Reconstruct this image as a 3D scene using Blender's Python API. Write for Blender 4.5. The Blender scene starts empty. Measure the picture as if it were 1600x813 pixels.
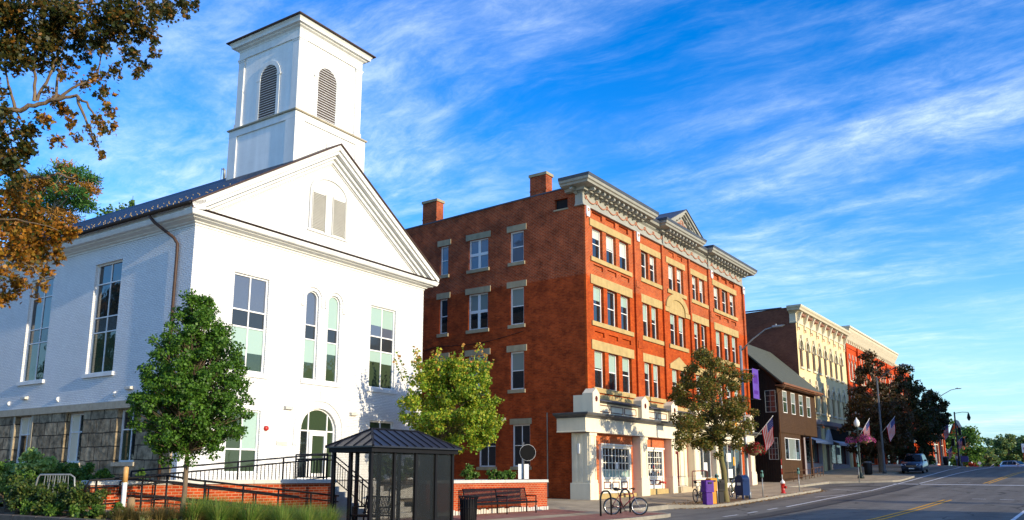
import bpy, math, random
import numpy as np
from mathutils import Vector, Matrix
R = math.radians
rnd = random.Random(7)
SC = bpy.context.scene
COL = SC.collection
# ------------------------------------------------------------------ camera
cam = bpy.data.cameras.new("camera"); camo = bpy.data.objects.new("camera", cam); COL.objects.link(camo)
SC.camera = camo
YAW = 35.24                       # the street runs this far to the right of the view
cam.sensor_width = 36.0; cam.lens = 36.0 * 1288.9 / 1600.0
cam.shift_y = (491.8 - 406.5) / 1600.0
cam.clip_end = 3000.0
camo.location = (0, 0, 1.6)
camo.rotation_euler = (R(90 + 11.041), 0, R(YAW - 90))
# ------------------------------------------------------------------ sky and sun
SUN_EL, SUN_AZ = 14.5, 1.3        # sun stands this far towards -X from the -Y direction
w = bpy.data.worlds.new("World"); SC.world = w; w.use_nodes = True
nt = w.node_tree; nt.nodes.clear()
def N(t, **k):
    n = nt.nodes.new(t)
    for a, b in k.items(): setattr(n, a, b)
    return n
sky = N('ShaderNodeTexSky', sky_type='NISHITA', sun_disc=False)
sky.sun_elevation = R(SUN_EL); sky.sun_rotation = R(180 + SUN_AZ)
sky.air_density = 1.0; sky.dust_density = 0.3; sky.ozone_density = 2.5
hs = N('ShaderNodeHueSaturation'); hs.inputs['Saturation'].default_value = 1.45; hs.inputs['Hue'].default_value = .517; hs.inputs['Value'].default_value = 2.2
nt.links.new(sky.outputs[0], hs.inputs['Color'])
tc = N('ShaderNodeTexCoord'); sx = N('ShaderNodeSeparateXYZ'); nt.links.new(tc.outputs['Generated'], sx.inputs[0])
def M(op, a, b=None, c=None, clamp=False):
    n = N('ShaderNodeMath', operation=op); n.use_clamp = clamp
    for i, v in enumerate((a, b, c)):
        if v is None: continue
        if isinstance(v, (int, float)): n.inputs[i].default_value = v
        else: nt.links.new(v, n.inputs[i])
    return n.outputs[0]
zz = M('ADD', M('MAXIMUM', sx.outputs[2], 0.0), 0.10)
cxn = N('ShaderNodeCombineXYZ'); nt.links.new(M('DIVIDE', sx.outputs[0], zz), cxn.inputs[0]); nt.links.new(M('DIVIDE', sx.outputs[1], zz), cxn.inputs[1])
def warp(scale, amt):
    no = N('ShaderNodeTexNoise'); no.inputs['Scale'].default_value = scale; no.inputs['Detail'].default_value = 4
    nt.links.new(cxn.outputs[0], no.inputs['Vector'])
    v = N('ShaderNodeVectorMath', operation='MULTIPLY_ADD'); nt.links.new(no.outputs['Color'], v.inputs[0]); v.inputs[1].default_value = (amt, amt, 0)
    nt.links.new(cxn.outputs[0], v.inputs[2]); return v.outputs[0]
wv = warp(.8, .45)
def cloud(rot, sc, scale, detail, rough, dist, lo, hi, off, src=None):
    mp = N('ShaderNodeMapping'); mp.inputs['Rotation'].default_value = (0, 0, R(rot)); mp.inputs['Scale'].default_value = sc
    mp.inputs['Location'].default_value = off
    nt.links.new(src if src is not None else wv, mp.inputs[0])
    no = N('ShaderNodeTexNoise'); no.inputs['Scale'].default_value = scale; no.inputs['Detail'].default_value = detail
    no.inputs['Roughness'].default_value = rough; no.inputs['Distortion'].default_value = dist
    nt.links.new(mp.outputs[0], no.inputs['Vector'])
    mr = N('ShaderNodeMapRange', interpolation_type='SMOOTHSTEP'); mr.inputs['From Min'].default_value = lo; mr.inputs['From Max'].default_value = hi
    nt.links.new(no.outputs[0], mr.inputs[0]); return mr.outputs[0]
c1 = cloud(12, (1.1, .48, 1), 1.9, 12, .66, .12, .38, .76, (.6, 2.9, 0))          # feathery veils
c2 = cloud(-8, (2.6, .42, 1), 2.2, 12, .68, .12, .52, .82, (3.4, 1.2, 0))         # fine streaks
c3 = cloud(20, (1, .6, 1), .75, 4, .5, .3, .33, .60, (2.1, .2, 0))               # where they gather
c4 = cloud(15, (1.3, .8, 1), 11.0, 8, .72, .3, .32, .72, (0, 0, 0))                    # mottling
cm = M('ADD', M('MULTIPLY', c1, .85), M('MULTIPLY', c2, .50))
cm = M('MULTIPLY', cm, M('ADD', M('MULTIPLY', c3, .75), .30))
cm = M('MULTIPLY', cm, M('ADD', M('MULTIPLY', c4, .75), .5))
cm = M('MULTIPLY', M('MINIMUM', cm, 1.0), .70, clamp=True)
hz = N('ShaderNodeMapRange', interpolation_type='SMOOTHSTEP'); nt.links.new(sx.outputs[2], hz.inputs[0]); hz.inputs['From Min'].default_value = .22; hz.inputs['From Max'].default_value = -.02
hz.inputs['To Min'].default_value = 0; hz.inputs['To Max'].default_value = .85
hm = N('ShaderNodeMix', data_type='RGBA'); nt.links.new(hz.outputs[0], hm.inputs['Factor']); nt.links.new(hs.outputs[0], hm.inputs['A']); hm.inputs['B'].default_value = (1.9, 4.2, 5.8, 1)
mx = N('ShaderNodeMix', data_type='RGBA'); nt.links.new(cm, mx.inputs['Factor']); nt.links.new(hm.outputs['Result'], mx.inputs['A'])
mx.inputs['B'].default_value = (7.4, 8.6, 10.0, 1)
bg = N('ShaderNodeBackground'); bg.inputs['Strength'].default_value = 0.12
ow = N('ShaderNodeOutputWorld'); nt.links.new(mx.outputs['Result'], bg.inputs[0]); nt.links.new(bg.outputs[0], ow.inputs[0])
sl = bpy.data.lights.new("sun", 'SUN'); sl.energy = 4.7; sl.angle = R(.5); sl.color = (1.0, .85, .62)
so = bpy.data.objects.new("sun", sl); COL.objects.link(so)
sd = Vector((-math.sin(R(SUN_AZ)) * math.cos(R(SUN_EL)), -math.cos(R(SUN_AZ)) * math.cos(R(SUN_EL)), math.sin(R(SUN_EL))))
so.rotation_euler = sd.to_track_quat('Z', 'Y').to_euler()
SC.view_settings.view_transform = 'Standard'; SC.view_settings.look = 'None'
SC.view_settings.exposure = 0.38; SC.view_settings.gamma = 1.0; SC.view_settings.use_curve_mapping = False
SC.cycles.max_bounces = 6; SC.cycles.transparent_max_bounces = 12
# ------------------------------------------------------------------ materials
MATS = {}
def newmat(name):
    m = bpy.data.materials.new(name); m.use_nodes = True
    t = m.node_tree; b = t.nodes['Principled BSDF']; MATS[name] = m
    return m, t, b
def setp(b, **k):
    for a, v in k.items():
        a = a.replace('_', ' ')
        if a in b.inputs: b.inputs[a].default_value = v
def col4(c): return (c[0], c[1], c[2], 1)
def pm(name, c, rough=.6, var=.15, scale=3.0, bump=0, bscale=20, metal=0, spec=.2, c2=None, stretch=(1, 1, 1), coat=0, streak=0):
    """principled with noise variation in object space"""
    m, t, b = newmat(name); L = t.links
    setp(b, Roughness=rough, Metallic=metal, Specular_IOR_Level=spec, Coat_Weight=coat)
    co = t.nodes.new('ShaderNodeTexCoord'); mp = t.nodes.new('ShaderNodeMapping'); mp.inputs['Scale'].default_value = stretch
    L.new(co.outputs['Object'], mp.inputs[0])
    no = t.nodes.new('ShaderNodeTexNoise'); no.inputs['Scale'].default_value = scale; no.inputs['Detail'].default_value = 6; no.inputs['Roughness'].default_value = .65
    L.new(mp.outputs[0], no.inputs['Vector'])
    rp = t.nodes.new('ShaderNodeValToRGB'); rp.color_ramp.elements[0].position = .3; rp.color_ramp.elements[1].position = .7
    if c2 is None:
        rp.color_ramp.elements[0].color = col4([x * (1 - var) for x in c]); rp.color_ramp.elements[1].color = col4([min(1, x * (1 + var)) for x in c])
    else:
        rp.color_ramp.elements[0].color = col4(c); rp.color_ramp.elements[1].color = col4(c2)
    L.new(no.outputs[0], rp.inputs[0]); out = rp.outputs[0]
    if streak:
        m2 = t.nodes.new('ShaderNodeMapping'); m2.inputs['Scale'].default_value = (1.3, 1.3, .12); L.new(co.outputs['Object'], m2.inputs[0])
        n2 = t.nodes.new('ShaderNodeTexNoise'); n2.inputs['Scale'].default_value = 2.2; n2.inputs['Detail'].default_value = 5; L.new(m2.outputs[0], n2.inputs['Vector'])
        r2 = t.nodes.new('ShaderNodeMapRange'); r2.inputs['From Min'].default_value = .35; r2.inputs['From Max'].default_value = .7
        r2.inputs['To Min'].default_value = 1 - streak; r2.inputs['To Max'].default_value = 1; L.new(n2.outputs[0], r2.inputs[0])
        mm = t.nodes.new('ShaderNodeMix'); mm.data_type = 'RGBA'; mm.blend_type = 'MULTIPLY'; mm.inputs['Factor'].default_value = 1
        L.new(out, mm.inputs['A']); L.new(r2.outputs[0], mm.inputs['B']); out = mm.outputs['Result']
    L.new(out, b.inputs['Base Color'])
    if bump:
        nb = t.nodes.new('ShaderNodeTexNoise'); nb.inputs['Scale'].default_value = bscale; nb.inputs['Detail'].default_value = 4
        L.new(mp.outputs[0], nb.inputs['Vector'])
        bp = t.nodes.new('ShaderNodeBump'); bp.inputs['Strength'].default_value = bump; bp.inputs['Distance'].default_value = .02
        L.new(nb.outputs[0], bp.inputs['Height']); L.new(bp.outputs[0], b.inputs['Normal'])
    return m
def brick(name, ca, cb, mortar, bw=.215, rh=.075, ms=.010, bump=.5, dist=.012, rough=.8, var=.25, vscale=.7, weather=None, nbump=0, nstr=.8, flat=False, wob=0):
    """brick courses laid in object space: u = x + y, v = z"""
    m, t, b = newmat(name); L = t.links; setp(b, Roughness=rough, Specular_IOR_Level=.12)
    co = t.nodes.new('ShaderNodeTexCoord'); s = t.nodes.new('ShaderNodeSeparateXYZ'); L.new(co.outputs['Object'], s.inputs[0])
    ad = t.nodes.new('ShaderNodeMath'); ad.operation = 'ADD'; L.new(s.outputs[0], ad.inputs[0]); L.new(s.outputs[1], ad.inputs[1])
    cb_ = t.nodes.new('ShaderNodeCombineXYZ'); L.new(s.outputs[0] if flat else ad.outputs[0], cb_.inputs[0]); L.new(s.outputs[1] if flat else s.outputs[2], cb_.inputs[1])
    vec = cb_.outputs[0]
    if wob:
        wn = t.nodes.new('ShaderNodeTexNoise'); wn.inputs['Scale'].default_value = 1.1; wn.inputs['Detail'].default_value = 3; L.new(co.outputs['Object'], wn.inputs['Vector'])
        wv_ = t.nodes.new('ShaderNodeVectorMath'); wv_.operation = 'MULTIPLY_ADD'; L.new(wn.outputs['Color'], wv_.inputs[0]); wv_.inputs[1].default_value = (wob, wob * .7, 0); L.new(vec, wv_.inputs[2]); vec = wv_.outputs[0]
    br = t.nodes.new('ShaderNodeTexBrick'); L.new(vec, br.inputs['Vector'])
    br.inputs['Scale'].default_value = 1; br.inputs['Brick Width'].default_value = bw; br.inputs['Row Height'].default_value = rh
    br.inputs['Mortar Size'].default_value = ms; br.inputs['Mortar Smooth'].default_value = .3
    br.inputs['Color1'].default_value = col4(ca); br.inputs['Color2'].default_value = col4(cb); br.inputs['Mortar'].default_value = col4(mortar)
    if weather:                                             # raw mortar above a height, tinted below it
        z, mc = weather
        g = t.nodes.new('ShaderNodeMath'); g.operation = 'GREATER_THAN'; g.inputs[1].default_value = z; L.new(s.outputs[2], g.inputs[0])
        mm = t.nodes.new('ShaderNodeMix'); mm.data_type = 'RGBA'; mm.inputs['A'].default_value = col4(mortar); mm.inputs['B'].default_value = col4(mc)
        L.new(g.outputs[0], mm.inputs['Factor']); L.new(mm.outputs['Result'], br.inputs['Mortar'])
    no = t.nodes.new('ShaderNodeTexNoise'); no.inputs['Scale'].default_value = vscale; no.inputs['Detail'].default_value = 7; no.inputs['Roughness'].default_value = .7
    L.new(co.outputs['Object'], no.inputs['Vector'])
    mr = t.nodes.new('ShaderNodeMapRange'); mr.inputs['From Min'].default_value = .3; mr.inputs['From Max'].default_value = .7
    mr.inputs['To Min'].default_value = 1 - var; mr.inputs['To Max'].default_value = 1 + var * .6; L.new(no.outputs[0], mr.inputs[0])
    mu = t.nodes.new('ShaderNodeMix'); mu.data_type = 'RGBA'; mu.blend_type = 'MULTIPLY'; mu.inputs['Factor'].default_value = 1
    L.new(br.outputs['Color'], mu.inputs['A']); L.new(mr.outputs[0], mu.inputs['B']); L.new(mu.outputs['Result'], b.inputs['Base Color'])
    bp = t.nodes.new('ShaderNodeBump'); bp.invert = True; bp.inputs['Strength'].default_value = bump; bp.inputs['Distance'].default_value = dist
    L.new(br.outputs['Fac'], bp.inputs['Height'])
    if nbump:
        nb = t.nodes.new('ShaderNodeTexNoise'); nb.inputs['Scale'].default_value = nbump; nb.inputs['Detail'].default_value = 5; L.new(co.outputs['Object'], nb.inputs['Vector'])
        b2 = t.nodes.new('ShaderNodeBump'); b2.inputs['Strength'].default_value = nstr; b2.inputs['Distance'].default_value = .03
        L.new(nb.outputs[0], b2.inputs['Height']); L.new(bp.outputs[0], b2.inputs['Normal']); L.new(b2.outputs[0], b.inputs['Normal'])
    else: L.new(bp.outputs[0], b.inputs['Normal'])
    return m
def boards(name, c, pitch=.12, rough=.6, var=.1, bump=.6, axis=2):
    """lapped boards with a wave along z (or x+y for upright boards)"""
    m = pm(name, c, rough, var, 1.5, streak=.12); t = m.node_tree; L = t.links; b = t.nodes['Principled BSDF']
    co = t.nodes.new('ShaderNodeTexCoord'); s = t.nodes.new('ShaderNodeSeparateXYZ'); L.new(co.outputs['Object'], s.inputs[0])
    src = s.outputs[2]
    if axis != 2:
        ad = t.nodes.new('ShaderNodeMath'); ad.operation = 'ADD'; L.new(s.outputs[0], ad.inputs[0]); L.new(s.outputs[1], ad.inputs[1]); src = ad.outputs[0]
    dv = t.nodes.new('ShaderNodeMath'); dv.operation = 'DIVIDE'; dv.inputs[1].default_value = pitch; L.new(src, dv.inputs[0])
    fr = t.nodes.new('ShaderNodeMath'); fr.operation = 'FRACT'; L.new(dv.outputs[0], fr.inputs[0])
    bp = t.nodes.new('ShaderNodeBump'); bp.invert = True; bp.inputs['Strength'].default_value = bump; bp.inputs['Distance'].default_value = .03
    L.new(fr.outputs[0], bp.inputs['Height']); L.new(bp.outputs[0], b.inputs['Normal'])
    return m
def leafmat(name, cols, trans=.35, rough=.5):
    m, t, b = newmat(name); L = t.links; setp(b, Roughness=rough, Specular_IOR_Level=.35)
    g = t.nodes.new('ShaderNodeNewGeometry'); rp = t.nodes.new('ShaderNodeValToRGB'); rp.color_ramp.interpolation = 'LINEAR'
    els = rp.color_ramp.elements
    while len(els) < len(cols): els.new(.5)
    for i, c in enumerate(cols):
        els[i].position = i / (len(cols) - 1); els[i].color = col4(c)
    L.new(g.outputs['Random Per Island'], rp.inputs[0]); L.new(rp.outputs[0], b.inputs['Base Color'])
    tr = t.nodes.new('ShaderNodeBsdfTranslucent'); L.new(rp.outputs[0], tr.inputs[0])
    mx = t.nodes.new('ShaderNodeMixShader'); mx.inputs[0].default_value = trans
    L.new(b.outputs[0], mx.inputs[1]); L.new(tr.outputs[0], mx.inputs[2]); L.new(mx.outputs[0], t.nodes['Material Output'].inputs[0])
    return m
# paints, stone, metal
pm('white_paint', (.74, .74, .71), .5, .06, 1.2, bump=.1, bscale=30, streak=.12)
pm('louvre_shadow', (.11, .09, .085), .8, .1)
pm('shutter_paint', (.56, .55, .50), .6, .06, 2)
pm('cream_paint', (.76, .68, .50), .55, .05, 1.5, streak=.08)
pm('trim_grey', (.33, .33, .29), .6, .08, 2, streak=.12)
pm('rosy_relief', (.42, .20, .13), .7, .1)
pm('shop_white', (.78, .74, .62), .5, .05, 2)
pm('maroon', (.12, .018, .018), .45, .1)
pm('dark_grey', (.10, .105, .11), .5, .15, 2, streak=.1)
pm('lead_grey', (.075, .085, .105), .5, .15, 2, metal=.2)
pm('stone_trim', (.45, .33, .14), .8, .14, 2.5, bump=.3, bscale=14, streak=.15)
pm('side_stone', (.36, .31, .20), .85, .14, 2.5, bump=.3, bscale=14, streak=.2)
pm('granite', (.52, .50, .44), .7, .12, 5, bump=.2, bscale=40)
pm('granite_band', (.33, .29, .215), .8, .25, 4, bump=.4, bscale=20, c2=(.44, .39, .29))
pm('copper_brown', (.060, .034, .024), .5, .2, 4, spec=.25)
pm('black_metal', (.007, .007, .008), .5, .2, 4, spec=.2)
pm('dark_green_metal', (.012, .022, .02), .35, .2, 4)
pm('galvanised', (.27, .285, .285), .45, .15, 5, metal=.4)
pm('white_frame', (.74, .74, .72), .45, .03)
pm('black_rubber', (.012, .012, .012), .7, .2)
pm('chrome', (.6, .6, .6), .2, .05, metal=1)
pm('red_paint', (.42, .02, .012), .35, .1, spec=.5)
pm('bike_red', (.16, .012, .02), .3, .1, coat=.5)
pm('bike_grey', (.16, .17, .18), .3, .1, coat=.5)
pm('bike_green', (.10, .13, .07), .3, .1, coat=.5)
pm('purple_plastic', (.065, .009, .20), .4, .12)
pm('orange_plastic', (.62, .24, .015), .4, .12)
pm('mail_blue', (.006, .022, .085), .35, .12, streak=.1)
pm('bark', (.16, .115, .075), .9, .35, 12, bump=.8, bscale=30, stretch=(1, 1, .25))
pm('bark_moss', (.20, .15, .07), .9, .3, 5, bump=.8, bscale=28, stretch=(1, 1, .3), c2=(.13, .13, .04))
pm('bark_pale', (.30, .25, .19), .9, .3, 12, bump=.6, bscale=30, stretch=(1, 1, .25))
pm('soil', (.11, .065, .035), .95, .4, 4, bump=.9, bscale=25, c2=(.17, .10, .05))
pm('asphalt', (.155, .142, .116), .85, .18, .9, bump=.5, bscale=90, c2=(.215, .197, .160))
def weather_road(m):
    """cracks, tyre-polished lanes and patches worn into the asphalt"""
    t = m.node_tree; L = t.links; b = t.nodes['Principled BSDF']; src = b.inputs['Base Color'].links[0].from_socket
    co = t.nodes.new('ShaderNodeTexCoord'); n = t.nodes.new('ShaderNodeTexNoise'); n.inputs['Scale'].default_value = .9; n.inputs['Detail'].default_value = 6; L.new(co.outputs['Object'], n.inputs['Vector'])
    va = t.nodes.new('ShaderNodeVectorMath'); va.operation = 'MULTIPLY_ADD'; L.new(n.outputs['Color'], va.inputs[0]); va.inputs[1].default_value = (1.6, 1.6, 0); L.new(co.outputs['Object'], va.inputs[2])
    vo = t.nodes.new('ShaderNodeTexVoronoi'); vo.feature = 'DISTANCE_TO_EDGE'; vo.inputs['Scale'].default_value = .17; L.new(va.outputs[0], vo.inputs['Vector'])
    c = t.nodes.new('ShaderNodeMapRange'); c.inputs['From Min'].default_value = .002; c.inputs['From Max'].default_value = .010; c.inputs['To Min'].default_value = .35; c.inputs['To Max'].default_value = 1; L.new(vo.outputs['Distance'], c.inputs[0])
    mp = t.nodes.new('ShaderNodeMapping'); mp.inputs['Scale'].default_value = (.05, .75, 1); L.new(co.outputs['Object'], mp.inputs[0])
    n2 = t.nodes.new('ShaderNodeTexNoise'); n2.inputs['Scale'].default_value = 1.2; n2.inputs['Detail'].default_value = 5; L.new(mp.outputs[0], n2.inputs['Vector'])
    d = t.nodes.new('ShaderNodeMapRange'); d.inputs['From Min'].default_value = .35; d.inputs['From Max'].default_value = .68; d.inputs['To Min'].default_value = .70; d.inputs['To Max'].default_value = 1.12; L.new(n2.outputs[0], d.inputs[0])
    mu = t.nodes.new('ShaderNodeMath'); mu.operation = 'MULTIPLY'; L.new(c.outputs[0], mu.inputs[0]); L.new(d.outputs[0], mu.inputs[1])
    mx = t.nodes.new('ShaderNodeMix'); mx.data_type = 'RGBA'; mx.blend_type = 'MULTIPLY'; mx.inputs['Factor'].default_value = 1; L.new(src, mx.inputs['A']); L.new(mu.outputs[0], mx.inputs['B']); L.new(mx.outputs['Result'], b.inputs['Base Color'])
weather_road(MATS['asphalt'])
pm('dark_kerb', (.13, .105, .08), .9, .25, 3, bump=.5, bscale=30)
pm('asphalt_new', (.085, .079, .068), .85, .2, 1, bump=.5, bscale=90)
pm('tar', (.018, .018, .019), .6, .2)
pm('concrete', (.38, .30, .19), .85, .14, .8, bump=.25, bscale=40, c2=(.50, .41, .27))
pm('kerb_stone', (.27, .245, .195), .85, .2, 2, bump=.4, bscale=30)
pm('paint_white', (.66, .66, .64), .7, .3, 7)
pm('paint_yellow', (.74, .36, .01), .7, .25, 7)
pm('ground_far', (.10, .11, .05), .95, .3, .08)
pm('interior_dark', (.02, .02, .022), .9, .2)
pm('grey_shingle', (.080, .088, .072), .9, .2, 6, bump=.4, bscale=30)
pm('log_wood', (.26, .17, .09), .85, .2, 8, stretch=(1, 1, .2))
pm('skin', (.45, .27, .19), .6, .05); pm('denim', (.05, .10, .20), .8, .15); pm('dark_cloth', (.03, .028, .03), .8, .15); pm('pale_cloth', (.5, .5, .52), .8, .1); pm('hair', (.03, .018, .012), .6, .2)
pm('flag_red', (.48, .012, .02), .75, .1); pm('flag_white', (.52, .50, .49), .75, .05); pm('flag_blue', (.03, .04, .16), .75, .1)
pm('banner_purple', (.10, .05, .30), .7, .15)
pm('lamp_globe', (.72, .72, .68), .3, .03)
pm('sign_white', (.74, .75, .73), .4, .03); pm('sign_back', (.010, .010, .010), .8, .1, spec=.05)
pm('amber', (.60, .18, .05), .3, .05); pm('teal_meter', (.10, .22, .19), .45, .12)
brick('painted_brick', (.75, .75, .735), (.82, .82, .80), (.64, .65, .65), bump=1.0, dist=.035, rough=.5, var=.07, ms=.012, nbump=11, nstr=.22)
brick('red_brick', (.36, .044, .006), (.50, .080, .010), (.34, .080, .020), rh=.082, ms=.012, bump=.6, var=.36, weather=(12.22, (.40, .20, .10)))
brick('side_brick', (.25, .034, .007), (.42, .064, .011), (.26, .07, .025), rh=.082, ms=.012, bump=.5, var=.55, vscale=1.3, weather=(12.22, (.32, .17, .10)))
brick('shop_brick', (.46, .09, .025), (.58, .14, .04), (.50, .26, .14), var=.25)
brick('wall_brick', (.33, .036, .007), (.42, .062, .012), (.42, .23, .13), bw=.21, rh=.075, ms=.010, var=.3, vscale=1.2)
brick('dark_brick', (.16, .045, .025), (.22, .07, .035), (.18, .10, .07), var=.3)
brick('orange_brick', (.50, .062, .010), (.58, .08, .014), (.44, .06, .014), bump=.2, var=.2)
brick('ashlar', (.21, .165, .105), (.37, .295, .19), (.06, .048, .034), bw=1.0, rh=.56, ms=.022, bump=1, dist=.08, var=.85, vscale=2.4, nbump=5, wob=.15)
brick('paver', (.30, .12, .085), (.36, .17, .12), (.24, .16, .12), bw=.2, rh=.1, ms=.008, var=.3, flat=True)
brick('sidewalk_slabs', (.40, .315, .20), (.47, .375, .24), (.15, .12, .08), bw=1.5, rh=1.5, ms=.018, bump=.5, var=.28, vscale=1.1, flat=True)
brick('slate', (.022, .028, .042), (.034, .042, .060), (.012, .014, .02), bw=.25, rh=.17, ms=.012, bump=.6, var=.35, rough=.5)
boards('tower_boards', (.80, .80, .77), .30, .5, .04, .35)
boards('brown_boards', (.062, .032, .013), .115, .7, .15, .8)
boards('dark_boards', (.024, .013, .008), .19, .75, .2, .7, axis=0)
pm('brown_trim', (.12, .06, .03), .6, .15); pm('rust_trim', (.20, .085, .04), .5, .15)
pm('cream_wall', (.76, .61, .32), .75, .07, 1.2, streak=.1)
pm('cream_trim', (.64, .57, .41), .65, .06, 2, streak=.1)
pm('taupe', (.26, .23, .24), .7, .1)
def glass(name, c, rough=.03, spec=.5, coat=0):
    m, t, b = newmat(name); co = t.nodes.new('ShaderNodeTexCoord'); nb = t.nodes.new('ShaderNodeTexNoise'); nb.inputs['Scale'].default_value = 1.6; nb.inputs['Detail'].default_value = 2
    bp = t.nodes.new('ShaderNodeBump'); bp.inputs['Strength'].default_value = .25; bp.inputs['Distance'].default_value = .02; t.links.new(co.outputs['Object'], nb.inputs['Vector']); t.links.new(nb.outputs[0], bp.inputs['Height']); t.links.new(bp.outputs[0], b.inputs['Normal'])
    if coat: t.links.new(bp.outputs[0], b.inputs['Coat Normal'])
    setp(b, Base_Color=col4(c), Roughness=rough, Specular_IOR_Level=spec, Coat_Weight=coat, Coat_Roughness=.02, IOR=1.5)
    return m
glass('glass', (.012, .016, .018), spec=1.0); glass('glass_green', (.035, .055, .03), spec=.7); glass('glass_sky_tint', (.085, .10, .135), spec=1.0)  # sky reflected in the upper panes is put into the blue base colour
glass('blind_green', (.31, .43, .37), .4, .3, .6); glass('blind_grey', (.20, .24, .22), .4, .3, .5); glass('blind_pale', (.50, .54, .50), .4, .3, .5)
glass('pale_glaze', (.72, .65, .48), .6, .3, .4); glass('amber_glaze', (.55, .30, .10), .6, .3, .4)  # basement panes: sky and tree reflections put into the pale and amber colours
glass('spandrel', (.025, .028, .03), .1, .6)
def screen(name, c, fac):
    """finely perforated sheet: too fine to see each hole"""
    m, t, b = newmat(name); L = t.links; setp(b, Base_Color=col4(c), Roughness=.3)
    tr = t.nodes.new('ShaderNodeBsdfTransparent'); mx = t.nodes.new('ShaderNodeMixShader'); mx.inputs[0].default_value = fac
    L.new(tr.outputs[0], mx.inputs[1]); L.new(b.outputs[0], mx.inputs[2]); L.new(mx.outputs[0], t.nodes['Material Output'].inputs[0])
    return m
screen('mesh_screen', (.010, .011, .011), .50); screen('dark_screen', (.010, .011, .011), .72); screen('clear_pane', (.02, .022, .022), .08)
pm('shelter_roof', (.020, .022, .030), .32, .15, 2, spec=.5)
pm('car_paint', (.035, .05, .085), .3, .05, coat=.5, metal=.3); pm('car_silver', (.45, .46, .47), .25, .05, coat=1.0, metal=.5)
glass('car_glass', (.004, .005, .006), .05, .25); glass('headlight', (.55, .57, .6), .1, .8, 1)
leafmat('leaf_pear', [(.030, .085, .007), (.050, .125, .010), (.080, .18, .015), (.13, .26, .03)])
leafmat('leaf_yellow', [(.07, .16, .012), (.13, .25, .016), (.22, .34, .022), (.36, .40, .03), (.50, .42, .04)])
leafmat('leaf_tip', [(.42, .30, .05), (.55, .22, .05)])
leafmat('leaf_street', [(.055, .075, .012), (.10, .12, .018), (.16, .155, .022), (.24, .17, .03), (.26, .12, .03)])
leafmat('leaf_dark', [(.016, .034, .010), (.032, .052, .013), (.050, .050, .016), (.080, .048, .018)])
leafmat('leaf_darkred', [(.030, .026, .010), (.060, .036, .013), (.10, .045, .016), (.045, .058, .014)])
leafmat('leaf_maple', [(.035, .06, .010), (.075, .085, .014), (.14, .10, .015), (.26, .12, .016), (.34, .15, .018)], trans=.45)
leafmat('leaf_maple_orange', [(.15, .09, .012), (.28, .11, .012), (.42, .16, .014), (.50, .24, .02), (.24, .16, .018)], trans=.45)
leafmat('leaf_maple_shaded', [(.018, .034, .008), (.042, .058, .012), (.080, .072, .014), (.14, .085, .016)], trans=.45)  # shade on the upper leaves is put into this darker brown-green
leafmat('leaf_pine', [(.03, .11, .02), (.055, .17, .03), (.10, .22, .045)])
leafmat('leaf_pine_rust', [(.34, .15, .02), (.46, .22, .04), (.26, .15, .02)])
leafmat('leaf_shrub', [(.045, .11, .014), (.06, .14, .018), (.11, .21, .03), (.17, .27, .04)])
leafmat('leaf_shrub_dark', [(.022, .05, .010), (.04, .085, .014), (.075, .125, .02), (.14, .14, .03)])
leafmat('leaf_plume', [(.24, .36, .08), (.38, .48, .15), (.16, .30, .05)])
leafmat('grass_blade', [(.05, .12, .014), (.09, .19, .025), (.17, .27, .04), (.30, .31, .07), (.12, .22, .025)])
leafmat('grass_dry', [(.16, .13, .04), (.22, .17, .06), (.11, .12, .03)])
leafmat('leaf_far', [(.07, .14, .05), (.10, .19, .06), (.17, .23, .06), (.26, .26, .07)])
leafmat('petal_red', [(.40, .012, .012), (.28, .01, .014), (.05, .07, .015)])
leafmat('petal_pink', [(.60, .04, .26), (.70, .10, .38), (.05, .08, .02)])
leafmat('leaf_litter', [(.32, .14, .02), (.40, .22, .04), (.20, .10, .03)])
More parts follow.
